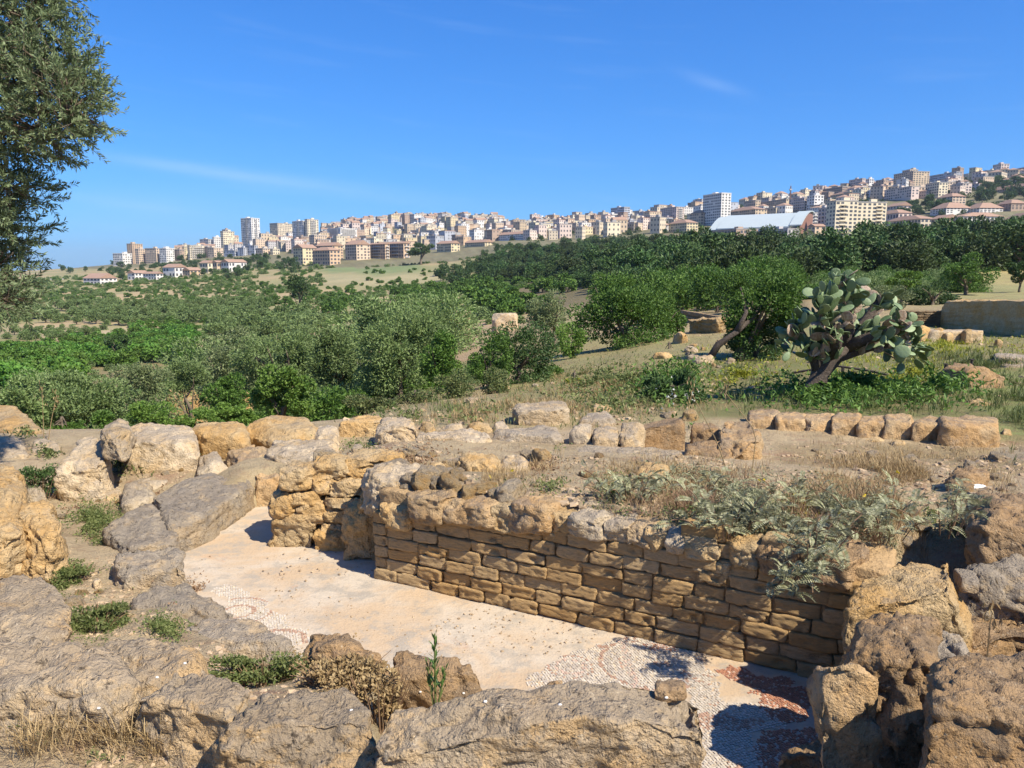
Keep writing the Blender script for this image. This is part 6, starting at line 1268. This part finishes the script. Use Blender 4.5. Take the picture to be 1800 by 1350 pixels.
def building(label, u0, u1, vt, dist, col, p=.5, yaw=None, floors=None, roof='flat', vb=None, win='grid', name="apartment_block", cat="building", group=None, balc=False, seed=0, extra=None, each=False, gz_=None):
    rg = np.random.default_rng(seed + int(u0 * 7)); W = (u1 - u0) / F * dist; um = (u0 + u1) / 2
    th = math.radians(38) if yaw is None else math.radians(yaw)
    b = max(3., p * W / max(.15, math.sin(th))); a = max(3., (1 - p) * W / math.cos(th))      # b: shaded flank seen on one side, a: front
    ctr = Py(um, vt, dist); ztop = ctr[2]; d0 = dist + (a * math.sin(th) + b * math.cos(th)) / 2 * .5
    c = Py(um, vt, d0); g = gz(c[0], c[1]) if gz_ is None else gz_
    zb = min(g, Py(um, vb, dist)[2]) if vb else g
    zb = min(zb, ztop - 4); base = zb - 6; H = ztop - zb
    az = math.atan2(c[0], c[1]); rz = th - az if False else -az + th
    t = empty(name, (c[0], c[1], zb), label, cat, group, rz)
    mb = MB(); mb.box((0, 0, (H - 6) / 2), (a, b, H + 6)); obj("wall", mb.mesh("wall", [WM[col]]), t)
    fl = floors or max(2, int(round(H / 3.1))); fh = H / fl; wm = MB(); bm = MB(); ind = []
    faces = [(a, b / 2, 0), (b, a / 2, 1)]
    for ln, off, ax in faces:
        nw = max(2, int(ln / 3.4)); 
        for f in range(fl):
            for w in range(nw):
                if rg.random() < .08: continue
                x = -ln / 2 + (w + .5) * ln / nw; z = (f + .52) * fh; ww = min(2.1, ln / nw * .56) * rg.uniform(.8, 1.2); wh = fh * .54
                if win == 'band': ww = ln / nw * .82; wh = fh * .42
                if ax == 0: ctr_, dm = (x, -off - .03, z), (ww, .12, wh)
                else: ctr_, dm = ((-off - .03), x, z), (.12, ww, wh)
                if each: 
                    m1 = MB(); m1.box((0, 0, 0), dm); ind.append((m1, ctr_))
                else: wm.box(ctr_, dm)
                if ax == 1: pass
            if balc:
                k = .85 if balc is True else balc
                if ax == 0: bm.box((0, -off - .55, f * fh + .12), (ln * k, 1.1, .22)); bm.box((0, -off - 1.07, f * fh + .55), (ln * k, .06, .8))
                else: bm.box((-off - .5, 0, f * fh + .12), (1.0, ln * k * .7, .22)); bm.box((-off - .97, 0, f * fh + .55), (.06, ln * k * .7, .8))
            # the far flank, seen when the viewer steps aside
        for f in range(fl):
            for w in range(nw):
                x = -ln / 2 + (w + .5) * ln / nw; z = (f + .52) * fh; ww = min(1.9, ln / nw * .5)
                if ax == 1: wm.box((off + .03, x, z), (.12, ww, fh * .5))
    for m1, cc in ind: obj("window", m1.mesh("window", [M['win']]), t, cc)
    if wm.n: tag(obj("window_rows", wm.mesh("window_rows", [M['win']]), t), None, None, kind="stuff")
    if bm.n: tag(obj("balcony_rows", bm.mesh("balcony_rows", [M['balc']]), t), None, None, kind="stuff")
    rm = MB()
    if roof == 'flat':
        rm.box((0, 0, H + .35), (a + .5, b + .5, .7)); ro = obj("roof", rm.mesh("roof", [M['roof_flat'] if col != 'white' else WM['white']]), t)
        hm = MB(); hm.box((rg.uniform(-.25, .25) * a, rg.uniform(-.2, .2) * b, H + 1.7), (min(5, a * .35), min(5, b * .35), 2.4)); obj("stair_head", hm.mesh("stair_head", [WM[col]]), ro)
        if rg.random() < .5: hm = MB(); hm.box((rg.uniform(-.35, .35) * a, rg.uniform(-.3, .3) * b, H + 1.2), (1.6, 1.6, 1.8)); obj("water_tank", hm.mesh("water_tank", [WM['grey']]), ro)
    else:
        e = .7; r = min(a, b) * .26; A2, B2 = a / 2 + e, b / 2 + e
        if roof == 'gable':
            V = [(-A2, -B2, H), (A2, -B2, H), (A2, B2, H), (-A2, B2, H), (-A2, 0, H + r), (A2, 0, H + r)] if a >= b else [(-A2, -B2, H), (A2, -B2, H), (A2, B2, H), (-A2, B2, H), (0, -B2, H + r), (0, B2, H + r)]
            if a >= b: rm.add(V, [[0, 1, 5, 4], [2, 3, 4, 5], [0, 3, 2, 1]], [[1, 2, 5], [3, 0, 4]])
            else: rm.add(V, [[1, 2, 5, 4], [3, 0, 4, 5], [0, 3, 2, 1]], [[0, 1, 4], [2, 3, 5]])
        else:
            k = .35; rm.add([(-A2, -B2, H), (A2, -B2, H), (A2, B2, H), (-A2, B2, H), (-A2 * k, -B2 * k, H + r), (A2 * k, -B2 * k, H + r), (A2 * k, B2 * k, H + r), (-A2 * k, B2 * k, H + r)], [[0, 1, 5, 4], [1, 2, 6, 5], [2, 3, 7, 6], [3, 0, 4, 7], [4, 5, 6, 7], [0, 3, 2, 1]])
        obj("roof", rm.mesh("roof", [M['roof_red']]), t)
    return t
B = building
# far row on the lower ridge
B("low white block behind the dark trees at the ridge end", 200, 230, 446, 1150, 'white', .5)
B("orange tower at the very end of the ridge", 224, 249, 429, 1180, 'orange', .35)
B("salmon block joined to the ridge-end orange tower", 238, 257, 438, 1150, 'peach', .3)
B("slate-shaded block with a peach flank after the salmon one", 256, 283, 437, 1140, 'peach', .65)
B("block with one brilliant white flank in the ridge row", 281, 305, 437, 1130, 'white', .45)
B("dark brown block between the white-flanked and yellow ones", 304, 323, 439, 1140, 'brown', .6)
B("narrow yellow block in the ridge row", 321, 334, 434, 1150, 'yellow', .2)
B("wide cream block with long balcony stripes in the ridge row", 331, 361, 432, 1130, 'cream', .12, balc=True)
B("chocolate narrow block beside the wide cream one", 360, 370, 434, 1140, 'brown', .5)
B("half dark half peach block in the ridge row", 366, 391, 436, 1120, 'peach', .4)
B("grey flat block peering over the ridge row", 352, 375, 421, 1280, 'grey', .6)
B("plain white slab block over the ridge row", 374, 390, 417, 1280, 'white', .15)
B("cream tower with a dark crown on its roof", 388, 411, 407, 1260, 'cream', .2)
B("brown stairhead block on the dark-crowned tower's shoulder", 391, 404, 404, 1300, 'brown', .4)
B("tallest pale tower with vertical dark stripes", 424, 455, 384, 1250, 'white', .55, floors=16, balc=.3)
B("bluish low apartment row under the striped tower", 394, 420, 441, 1090, 'blue', .7)
B("bluish stepped block continuing the low row", 418, 434, 436, 1080, 'blue', .6)
B("navy-shaded tall slab block under the striped tower", 432, 453, 432, 1080, 'blue', .7)
B("navy-and-peach block next to the navy slab", 450, 477, 437, 1060, 'peach', .45)
B("cream block closing the navy row", 475, 491, 438, 1060, 'cream', .3)
B("long arcaded terrace building behind the navy row", 458, 494, 426, 1180, 'tan', .7)
B("sand-coloured hospital-like block high behind the twin towers", 475, 513, 393, 1450, 'sand', .35)
B("wide pale twin tower with a dark recess", 514, 540, 389, 1230, 'white', .7, floors=13, balc=.3)
B("bright cream half of the twin towers", 536, 559, 386, 1225, 'cream', .2, floors=14, balc=.5)
B("peach low block at the twin towers' foot", 544, 573, 414, 1150, 'peach', .3)
B("broad white apartment slab with cream balconies", 576, 626, 402, 1180, 'white', .45, floors=10, balc=.8)
# housing rows at the town's foot
B("yellow gabled housing block first in the lower row", 516, 556, 436, 760, 'yellow', .4, roof='gable')
B("brown-fronted housing block standing lowest on the field edge", 550, 597, 440, 720, 'orange', .62, roof='hip')
B("ochre roofed block just behind the lowest one", 556, 602, 432, 790, 'orange', .6, roof='gable')
B("peach gabled housing block before the bare strip", 607, 650, 430, 760, 'peach', .45, roof='gable')
B("long orange housing block with grey balconies, nearer half", 649, 684, 429, 770, 'orange', .78, roof='gable', balc=.6)
B("long orange housing block with grey balconies, farther half", 680, 720, 428, 775, 'orange', .72, roof='gable', balc=.6)
B("yellow housing block past the umbrella pine", 768, 808, 428, 800, 'yellow', .62, roof='gable')
B("second yellow housing block past the umbrella pine", 817, 867, 426, 820, 'yellow', .7, roof='gable')
# villas in the valley
for a in [("white villa among shrubs, lowest in the valley", 150, 202, 489, 640, 'white', .5), ("white villa with a red roof edge above the valley road", 226, 259, 480, 700, 'white', .35), ("bluish shaded villa next to the red-edged one", 253, 285, 481, 690, 'white', .65), ("large villa with a wide terracotta roof", 288, 326, 470, 720, 'white', .5),
          ("small orange annex beside the large villa", 322, 352, 475, 710, 'orange', .4), ("villa with pale loggias under the dark trees", 352, 378, 462, 760, 'cream', .5), ("tan narrow villa beside the loggia one", 374, 392, 461, 740, 'tan', .4), ("bright white villa with sloping gables", 390, 432, 461, 740, 'white', .3)]:
    B(a[0], *a[1:], roof='gable', name="villa", cat="house", floors=2)
# hilltop landmarks of the old town
B("cream tall church-like house at the old town's crest", 710, 727, 380, 1600, 'white', .15, roof='gable', name="tall_house")
B("yellow palace front left of the church-like house" if False else "yellow palace front beside the church-like house", 691, 710, 384, 1590, 'yellow', .25)
B("slim bell tower on the old town's crest", 694, 699, 373, 1680, 'brown', .5, name="bell_tower", cat="tower")
B("dark blue glass-like block with a cream flank below the old town", 722, 758, 405, 1150, 'cream', .55)
B("tall blue-grey block with white balconies beyond the old town", 803, 838, 392, 1250, 'white', .55, balc=.6)
B("white stepped block joined to the tall blue-grey one", 834, 851, 387, 1280, 'white', .3)
B("reddish brown block on the skyline after the white stepped one", 849, 874, 391, 1350, 'brown', .6)
B("ochre hall with a row of windows on the slope", 878, 922, 402, 1080, 'sand', .5, roof='gable')
B("long white warehouse above the pine wood", 876, 944, 411, 880, 'white', .78, roof='gable', floors=3)
B("long dim block along the skyline above the warehouse", 950, 1003, 386, 1200, 'tan', .8)
B("orange head building of the long dim block", 1000, 1018, 383, 1190, 'peach', .2)
B("white arched-window house above the wood", 1013, 1042, 393, 1000, 'white', .5)
B("white stepped terrace building beside the glass tower", 1060, 1086, 377, 1060, 'white', .6, win='band')
B("pale glass tower with white corner balconies", 1074, 1107, 365, 1080, 'blue', .7, win='band', floors=9)
B("peach four-storey house under the glass tower", 1062, 1104, 391, 930, 'peach', .35)
B("cream house next to the peach four-storey one", 1040, 1064, 391, 950, 'cream', .4)
B("red-roofed long house between the glass and round-cornered towers", 1110, 1152, 391, 980, 'peach', .6, roof='hip')
B("round-cornered pinkish tower with balconies on its lit side", 1161, 1202, 365, 1000, 'pink', .68, floors=8, balc=.5)
B("yellow roofed house beneath the round-cornered tower", 1176, 1226, 392, 800, 'yellow', .62, roof='hip')
B("dim low house under the yellow roofed one", 1150, 1180, 396, 830, 'grey', .6, roof='hip')
B("big square pale tower rising over the curved hall", 1237, 1284, 341, 860, 'white', .66, floors=11)
B("brown houses clustered at the square tower's foot", 1214, 1250, 375, 880, 'peach', .5, roof='hip')
B("long-roofed house directly behind the curved hall", 1282, 1346, 369, 900, 'tan', .7, roof='hip', floors=3)
B("brown blocky house on the ridge behind the curved hall", 1309, 1336, 353, 960, 'tan', .7)
B("long sand-brown convent-like building on the ridge", 1333, 1392, 352, 950, 'tan', .8, floors=5)
B("square stair turret on the convent-like building", 1358, 1372, 346, 970, 'brown', .6)
B("pale block with dark loggias after the convent-like one", 1389, 1424, 349, 900, 'pink', .7, balc=.5)
B("white gable-sided block beside the dark loggias", 1420, 1447, 344, 880, 'white', .45)
B("flat dark-windowed block on the skyline", 1441, 1492, 330, 1080, 'brown', .75, win='band')
B("pale twin tower on the skyline, wider half", 1494, 1520, 315, 1090, 'pink', .8)
B("pale twin tower on the skyline, narrower half", 1520, 1535, 315, 1095, 'white', .55)
B("sandy long house under the skyline twin towers", 1462, 1520, 339, 980, 'tan', .75, roof='hip')
B("white house with a bright sloped stair wall", 1527, 1560, 334, 920, 'white', .4)
B("orange round-fronted house beside the stair-walled one", 1516, 1532, 341, 930, 'orange', .3)
B("grey narrow block squeezed beside the cream apartment block", 1440, 1466, 366, 660, 'pink', .6, balc=.4)
B("low orange house between the hall and the apartment block", 1422, 1450, 398, 640, 'peach', .4, roof='gable')
B("pale stepped flats behind the low orange house", 1408, 1440, 375, 760, 'grey', .6, balc=.5)
B("big brown apartment block, tallest on the upper hill", 1575, 1630, 303, 960, 'tan', .55, floors=9)
B("brown roof tower on the big brown apartment block", 1588, 1612, 299, 975, 'tan', .5)
B("long dark blue block low behind the big brown one", 1540, 1578, 318, 1080, 'blue', .85, win='band')
B("long dark block on the skyline after the big brown one", 1628, 1686, 305, 1080, 'blue', .85, win='band')
B("pinkish slab with regular windows under the big brown block", 1558, 1612, 330, 860, 'pink', .78)
B("bright peach end of the pinkish slab", 1606, 1630, 329, 870, 'peach', .15)
B("white seven-storey block with a sunlit flank", 1630, 1664, 322, 850, 'cream', .6)
B("peach block behind the white seven-storey one", 1660, 1678, 320, 900, 'peach', .3)
B("pink block with a terracotta flank", 1676, 1706, 323, 860, 'pink', .55)
B("long violet-grey block on the topmost skyline", 1696, 1738, 302, 1150, 'blue', .85, win='band')
B("long mauve block crowning the hill at the picture edge", 1730, 1830, 296, 1140, 'pink', .85)
B("mauve roof turret on the hill-crowning block", 1748, 1772, 289, 1150, 'pink', .5)
B("low tile-roofed barracks among the hillside trees", 1730, 1830, 329, 820, 'peach', .8, roof='hip', floors=2)
B("peach hip-roofed villa above the terraces", 1650, 1694, 346, 760, 'peach', .55, roof='hip', floors=4)
B("long white terrace row with red eaves", 1640, 1702, 366, 700, 'white', .4, roof='hip', floors=3)
B("second white terrace row with red eaves", 1700, 1758, 366, 690, 'white', .4, roof='hip', floors=3)
B("brown houses at the picture edge beside the white rows", 1756, 1800, 358, 690, 'brown', .5, roof='hip', floors=4)
B("white row house with evenly spaced dark windows above the pines", 1680, 1758, 380, 560, 'white', .22, roof='hip', floors=2, each=True)
B("tan house attached before the evenly windowed row house", 1640, 1682, 384, 570, 'tan', .5, roof='gable', floors=3)
B("red-roofed terraced flats stepping down the slope, upper", 1548, 1600, 375, 640, 'pink', .6, roof='hip', floors=2)
B("red-roofed terraced flats stepping down the slope, lower", 1560, 1640, 386, 610, 'sand', .7, roof='hip', floors=2)
B("house with a broad red roof at the lower picture edge", 1770, 1830, 384, 560, 'orange', .5, roof='hip', floors=2)
B("pink stuccoed house behind the cream apartment block", 1562, 1600, 362, 720, 'pink', .5, roof='gable')
def cream_apartment():
    t = B("big cream apartment block with rounded balcony stacks above the trees", 1500, 1556, 356, 600, 'cream', .18, yaw=30, floors=9, vb=414, each=True)
    t2 = B("cream apartment wing with a column of balconies", 1456, 1506, 354, 592, 'cream', .30, yaw=30, floors=9, vb=414, each=True)
    for tt, k in ((t, .32), (t2, -.2)):
        b = tt.children[0].dimensions
        w = [c for c in tt.children if c.name.startswith("wall")][0]; xs = [v.co.x for v in w.data.vertices]; ys = [v.co.y for v in w.data.vertices]; H = max(v.co.z for v in w.data.vertices)
        for f in range(8):
            mb = MB(); mb.box((k * max(xs) * 1.6, min(ys) - .7, 1.5 + f * H / 9 + 1.2), (5.2, 1.5, .25)); bo = obj("balcony", mb.mesh("balcony", [WM['cream']]), tt); mb = MB(); mb.box((k * max(xs) * 1.6, min(ys) - 1.42, 1.5 + f * H / 9 + 1.75), (5.2, .08, .9)); obj("parapet", mb.mesh("parapet", [WM['cream']]), bo)
cream_apartment()
def sports_hall():
    y = 700; a = Py(1254, 402, y); b = Py(1398, 396, y - 40); zb = gz(a[0], a[1]); t = empty("sports_hall", (a[0], a[1], min(zb, a[2] - 6)), "sports hall with a pale curved barrel roof", "hall"); o = np.array(t.location)
    d = np.array([b[0] - a[0], b[1] - a[1], 0]); L = np.linalg.norm(d); d /= L; n = np.array([-d[1], d[0], 0]); n = n if n[1] > 0 else -n; depth = 44; h0 = a[2] - o[2]; rise = 13.5; rm = MB(); sm = MB()
    for k0, k1, lift in ((-.06, .04, -1.0), (.04, .93, 0), (.93, 1.07, 1.2)):
        V = []; ns = 14
        for s in (k0, k1):
            for i in range(ns + 1):
                f = i / ns; z = h0 + lift + rise * math.sin(f * math.pi * .62) / math.sin(math.pi * .5); V.append(d * (s * L) + n * (f * depth) + np.array([0, 0, z]))
        for s in (k0, k1):
            for i in range(ns + 1):
                f = i / ns; z = h0 + lift - .9 + rise * math.sin(f * math.pi * .62); V.append(d * (s * L) + n * (f * depth) + np.array([0, 0, z]))
        m = ns + 1; Fq = [[i, i + 1, m + i + 1, m + i] for i in range(ns)] + [[2 * m + i, 3 * m + i, 3 * m + i + 1, 2 * m + i + 1] for i in range(ns)] + [[i, 2 * m + i, 2 * m + i + 1, i + 1] for i in range(ns)] + [[m + i, m + i + 1, 3 * m + i + 1, 3 * m + i] for i in range(ns)] + [[0, m, 3 * m, 2 * m]]
        rm.add(V, Fq)
    obj("roof", rm.mesh("roof", [M['hall']]), t)
    rz = math.atan2(d[1], d[0]); c = d * (L * .5) + n * (depth * .5)
    sm.box(c + np.array([0, 0, h0 / 2 - 3]), (L * 1.02, depth * .94, h0 + 4), rz); obj("wall", sm.mesh("wall", [M['hallside']]), t)
    em = MB(); V = []
    for f in np.linspace(0, 1, 11): V.append(d * (L * 1.05) + n * (f * depth) + np.array([0, 0, h0 - .2 + rise * math.sin(f * math.pi * .62)]))
    for f in np.linspace(0, 1, 11): V.append(d * (L * 1.05) + n * (f * depth) + np.array([0, 0, h0 - 6]))
    em.add(V, [[i, i + 1, 11 + i + 1, 11 + i] for i in range(10)]); obj("end_wall", em.mesh("end_wall", [M['hallside']]), t)
    gm = MB(); gm.box(d * (L * .5) - n * 1.2 + np.array([0, 0, h0 - 2.5]), (L * .9, 1.2, 2.6), rz); obj("window_band", gm.mesh("window_band", [M['glassfront']]), t)
sports_hall()
B("long dim flat-roofed school in front of the curved hall, nearer wing", 1250, 1330, 404, 640, 'brown', .55, floors=3, vb=430)
B("long dim flat-roofed school in front of the curved hall, far wing", 1325, 1402, 404, 655, 'grey', .75, floors=3, vb=430)
def mast():
    p = Py(1389, 350, 930); t = empty("lattice_mast", (p[0], p[1], gz(p[0], p[1])), "thin red and grey lattice mast on the skyline", "mast"); H = Py(1389, 327, 930)[2] - t.location.z; mb = MB()
    for sx, sy in ((-1, -1), (1, -1), (1, 1), (-1, 1)): mb.tube(np.array([[sx * 1.1, sy * 1.1, 0], [sx * .35, sy * .35, H]]), .22, 4)
    for k in range(14): z = H * k / 14; w = 1.1 - .75 * k / 14; mb.box((0, 0, z), (2 * w, 2 * w, .25)); mb.tube(np.array([[-w, -w, z], [w, -w, z + H / 14]]), .14, 4)
    obj("lattice", mb.mesh("lattice", [M['hallside']]), t); m2 = MB(); m2.box((0, 0, H * .86), (2.6, 2.6, 1.6)); m2.tube(np.array([[0, 0, H], [0, 0, H + 3]]), .15, 4); obj("antenna", m2.mesh("antenna", [WM['grey']]), t)
mast()
def viaduct():
    a = Py(95, 491, 760); b = Py(146, 491, 800); t = empty("road_viaduct", (a[0], a[1], gz(a[0], a[1])), "pale road viaduct crossing the far valley mouth", "bridge"); o = np.array(t.location); mid = (a + b) / 2; d = b - a; L = np.hypot(d[0], d[1]); rz = math.atan2(d[1], d[0]); mb = MB(); mb.box(mid - o, (L, 8, 1.6), rz); obj("deck", mb.mesh("deck", [WM['grey']]), t)
    for f in (.1, .36, .63, .9):
        p = a + d * f - o; pm = MB(); pm.box((p[0], p[1], p[2] / 2 - 3), (1.6, 5, p[2] + 5), rz); obj("pier", pm.mesh("pier", [WM['grey']]), t)
viaduct()
# packed small houses of the old town and between the landmarks
def fill(n, label, group, u0, u1, d0, d1, cond, cols, seed, hmin=7, hmax=13, roofs=('flat', 'gable', 'flat', 'hip'), mind=9):
    rg = np.random.default_rng(seed); pts = []; tries = 0; protos = {}
    while len(pts) < n and tries < n * 60:
        tries += 1; d = rg.uniform(d0, d1); u = rg.uniform(u0, u1); x = (u - 900) / F * d
        if not cond(u, d): continue
        if all((x - a) ** 2 + (d - b) ** 2 > mind ** 2 for a, b in pts): pts.append((x, d))
    xs = np.array(pts); zs = terrain(xs[:, 0], xs[:, 1])
    for i, (x, y) in enumerate(pts):
        key = (rg.integers(9),); col = cols[rg.integers(len(cols))]
        kk = (key[0], col)
        if kk not in protos:
            r2 = np.random.default_rng(key[0] + seed * 11); a, b, H = r2.uniform(9, 17), r2.uniform(8, 13), r2.uniform(hmin, hmax); mb = MB(); mb.box((0, 0, H / 2 - 3), (a, b, H + 6)); fl = max(2, int(H / 3)); wm = MB()
            for ln, off, ax in ((a, b / 2, 0), (b, a / 2, 1)):
                nw = int(ln / 3)
                for f in range(fl):
                    for w in range(nw):
                        q = -ln / 2 + (w + .5) * ln / nw; z = (f + .55) * H / fl
                        for sg in (-1, 1): wm.box((q, sg * (off + .03), z) if ax == 0 else (sg * (off + .03), q, z), (1.2, .1, 1.6) if ax == 0 else (.1, 1.2, 1.6))
            rf = roofs[r2.integers(len(roofs))]; rm = MB()
            if rf == 'flat': rm.box((0, 0, H + .25), (a + .4, b + .4, .5)); rm.box((a * .2, b * .15, H + 1.5), (3.5, 3, 2.2))
            else: rm.add([(-a / 2 - .4, -b / 2 - .4, H), (a / 2 + .4, -b / 2 - .4, H), (a / 2 + .4, b / 2 + .4, H), (-a / 2 - .4, b / 2 + .4, H), (-a / 2 * (1 if rf == 'gable' else .4), 0, H + 2.4), (a / 2 * (1 if rf == 'gable' else .4), 0, H + 2.4)], [[0, 1, 5, 4], [2, 3, 4, 5], [0, 3, 2, 1]], [[1, 2, 5], [3, 0, 4]])
            protos[kk] = (mb.mesh("wall", [WM[col]]), wm.mesh("window_rows", [M['win']]), rm.mesh("roof", [M['roof_flat'] if rf == 'flat' else M['roof_red']]))
        w_, n_, r_ = protos[kk]; lb = label(x, y) if callable(label) else label; t = empty("town_house", (x, y, zs[i]), lb, "house", group or lb, rg.choice([.5, .7, .6, .9, .35]) + rg.normal(0, .12)); s = rg.uniform(.8, 1.25); t.scale = (s * rg.uniform(.85, 1.2), s, s * rg.uniform(.85, 1.3)); obj("wall", w_, t); obj("roof", r_, t)
        q = obj("window_rows", n_, t); q["kind"] = "stuff"
ZC = lambda a, b: (lambda u: a if u < b else None)
fill(150, zone_label("small old-town house", [(0, 600, "behind the broad white slab"), (600, 690, "above the peach gabled housing"), (690, 760, "below the church-like house"), (760, 9999, "near the tall blue-grey block")], [(0, 1400, "lower tier"), (1400, 1600, "middle tier"), (1600, 9999, "crest")]), None, 470, 880, 1230, 1780, lambda u, d: not (u < 575 and d > 1330), ['sand', 'tan', 'peach', 'white', 'cream', 'brown', 'pink'], 2, 8, 14, mind=11, roofs=('flat', 'gable', 'flat'))
fill(50, zone_label("small house", [(0, 960, "behind the long white warehouse"), (960, 1060, "under the long dim skyline block"), (1060, 9999, "around the pale glass tower")], [(0, 1050, "lower"), (1050, 9999, "upper")]), None, 860, 1160, 820, 1300, lambda u, d: d > 760 + (u - 860) * .1, ['sand', 'tan', 'peach', 'white', 'cream', 'pink'], 3, 7, 12, mind=12, roofs=('flat', 'gable', 'flat'))
fill(60, zone_label("small house", [(0, 1400, "behind the curved hall"), (1400, 1560, "behind the cream apartment block"), (1560, 1650, "around the big brown apartment block"), (1650, 9999, "near the tile-roofed barracks")], [(0, 980, "lower"), (980, 9999, "upper")]), None, 1200, 1790, 840, 1150, lambda u, d: (u < 1400 and d > 880) or u > 1400, ['sand', 'tan', 'peach', 'white', 'cream', 'brown', 'pink'], 4, 6, 10, roofs=('hip', 'flat', 'flat'), mind=11)
fill(30, zone_label("low block", [(0, 330, "behind the white-flanked ridge block"), (330, 420, "behind the wide cream striped block"), (420, 9999, "at the vertical-striped tower's foot")], [(0, 1280, "lower"), (1280, 9999, "upper")]), None, 255, 500, 1150, 1400, lambda u, d: True, ['sand', 'tan', 'peach', 'white', 'grey'], 5, 9, 16, mind=14, roofs=('flat', 'flat', 'gable'))
def house_mass(n, seed):
    """the remaining roofs and walls of the town, too many and too small to tell apart"""
    rg = np.random.default_rng(seed); mb = MB(); cols = []; cl = list(COL.values()); done = 0
    def add(c, d, rz, col):
        k = mb.n; mb.box(c, d, rz); cols.append(np.tile(np.array(col), (mb.n - k, 1)))
    us = rg.uniform(455, 1800, n * 6); ds = rg.uniform(900, 1750, n * 6)
    ok = ((us < 870) & (ds > np.interp(us, [455, 520, 620, 870], [1300, 1050, 900, 900])) & ~((us < 575) & (ds > 1330))) | ((us >= 870) & (us < 1240) & (ds < 1350) & (ds > 830)) | ((us >= 1240) & (ds < 1120) & (ds > 800) & (rg.random(n * 6) < .4))
    us = us[ok][:n]; ds = ds[ok][:n]; xs = (us - 900) / F * ds; zs = terrain(xs, ds)
    for x, y, z in zip(xs, ds, zs):
        a, b, H = rg.uniform(9, 18), rg.uniform(8, 14), rg.choice([6, 7, 8, 9, 10, 11, 12, 14, 17]) * rg.uniform(.8, 1.1); rz = rg.choice([.5, .7, .6, .9, .35]) + rg.normal(0, .1); c = np.array(cl[rg.integers(len(cl))]) * rg.uniform(.8, 1.05); cs, sn = math.cos(rz), math.sin(rz)
        add((x, y, z + H / 2 - 3), (a, b, H + 6), rz, c); rc = np.array((.34, .32, .30)) if rg.random() < .65 else np.array((.34, .21, .15)); add((x, y, z + H + .3), (a + .5, b + .5, .6), rz, rc)
        if rg.random() < .6: add((x + rg.uniform(-2, 2), y, z + H + 1.6), (3.5, 3, 2.2), rz, c)
        fl = max(2, int(H / 3.2))
        for ln, off, ax in ((a, b / 2, 0), (b, a / 2, 1)):
            nw = max(2, int(ln / 3.3))
            for f in range(fl):
                for w in range(nw):
                    if rg.random() < .15: continue
                    q = -ln / 2 + (w + .5) * ln / nw; lx, ly = (q, -off - .03) if ax == 0 else (-off - .03, q); add((x + lx * cs - ly * sn, y + lx * sn + ly * cs, z + (f + .55) * H / fl), (1.3, .1, 1.7) if ax == 0 else (.1, 1.3, 1.7), rz, (.10, .10, .105))
    me = mb.mesh("distant_houses", [M['mass']]); set_col(me, np.concatenate(cols)); o = obj("distant_houses", me); tag(o, "countless small houses filling the town between the bigger blocks", None, kind="stuff")
M['mass'] = attr_mat('town_facades', .9, 0.0)
house_mass(520, 9)
# ------------------------------------------------------------------ the summer air between the ruin and the town
def haze():
    mb = MB(); mb.box((0, 0, 112), (18600, 18600, 316)); b = bpy.data.materials.new("summer_air"); b.use_nodes = True; nt = b.node_tree; nt.nodes.remove(nt.nodes["Principled BSDF"])
    v = nt.nodes.new("ShaderNodeVolumePrincipled"); v.inputs["Color"].default_value = (.75, .86, 1.0, 1); v.inputs["Density"].default_value = .00007; v.inputs["Anisotropy"].default_value = .2; nt.links.new(v.outputs[0], nt.nodes["Material Output"].inputs["Volume"])
    o = obj("haze", mb.mesh("haze", [b])); tag(o, "faint summer air haze over the whole valley", None, kind="stuff")
haze()
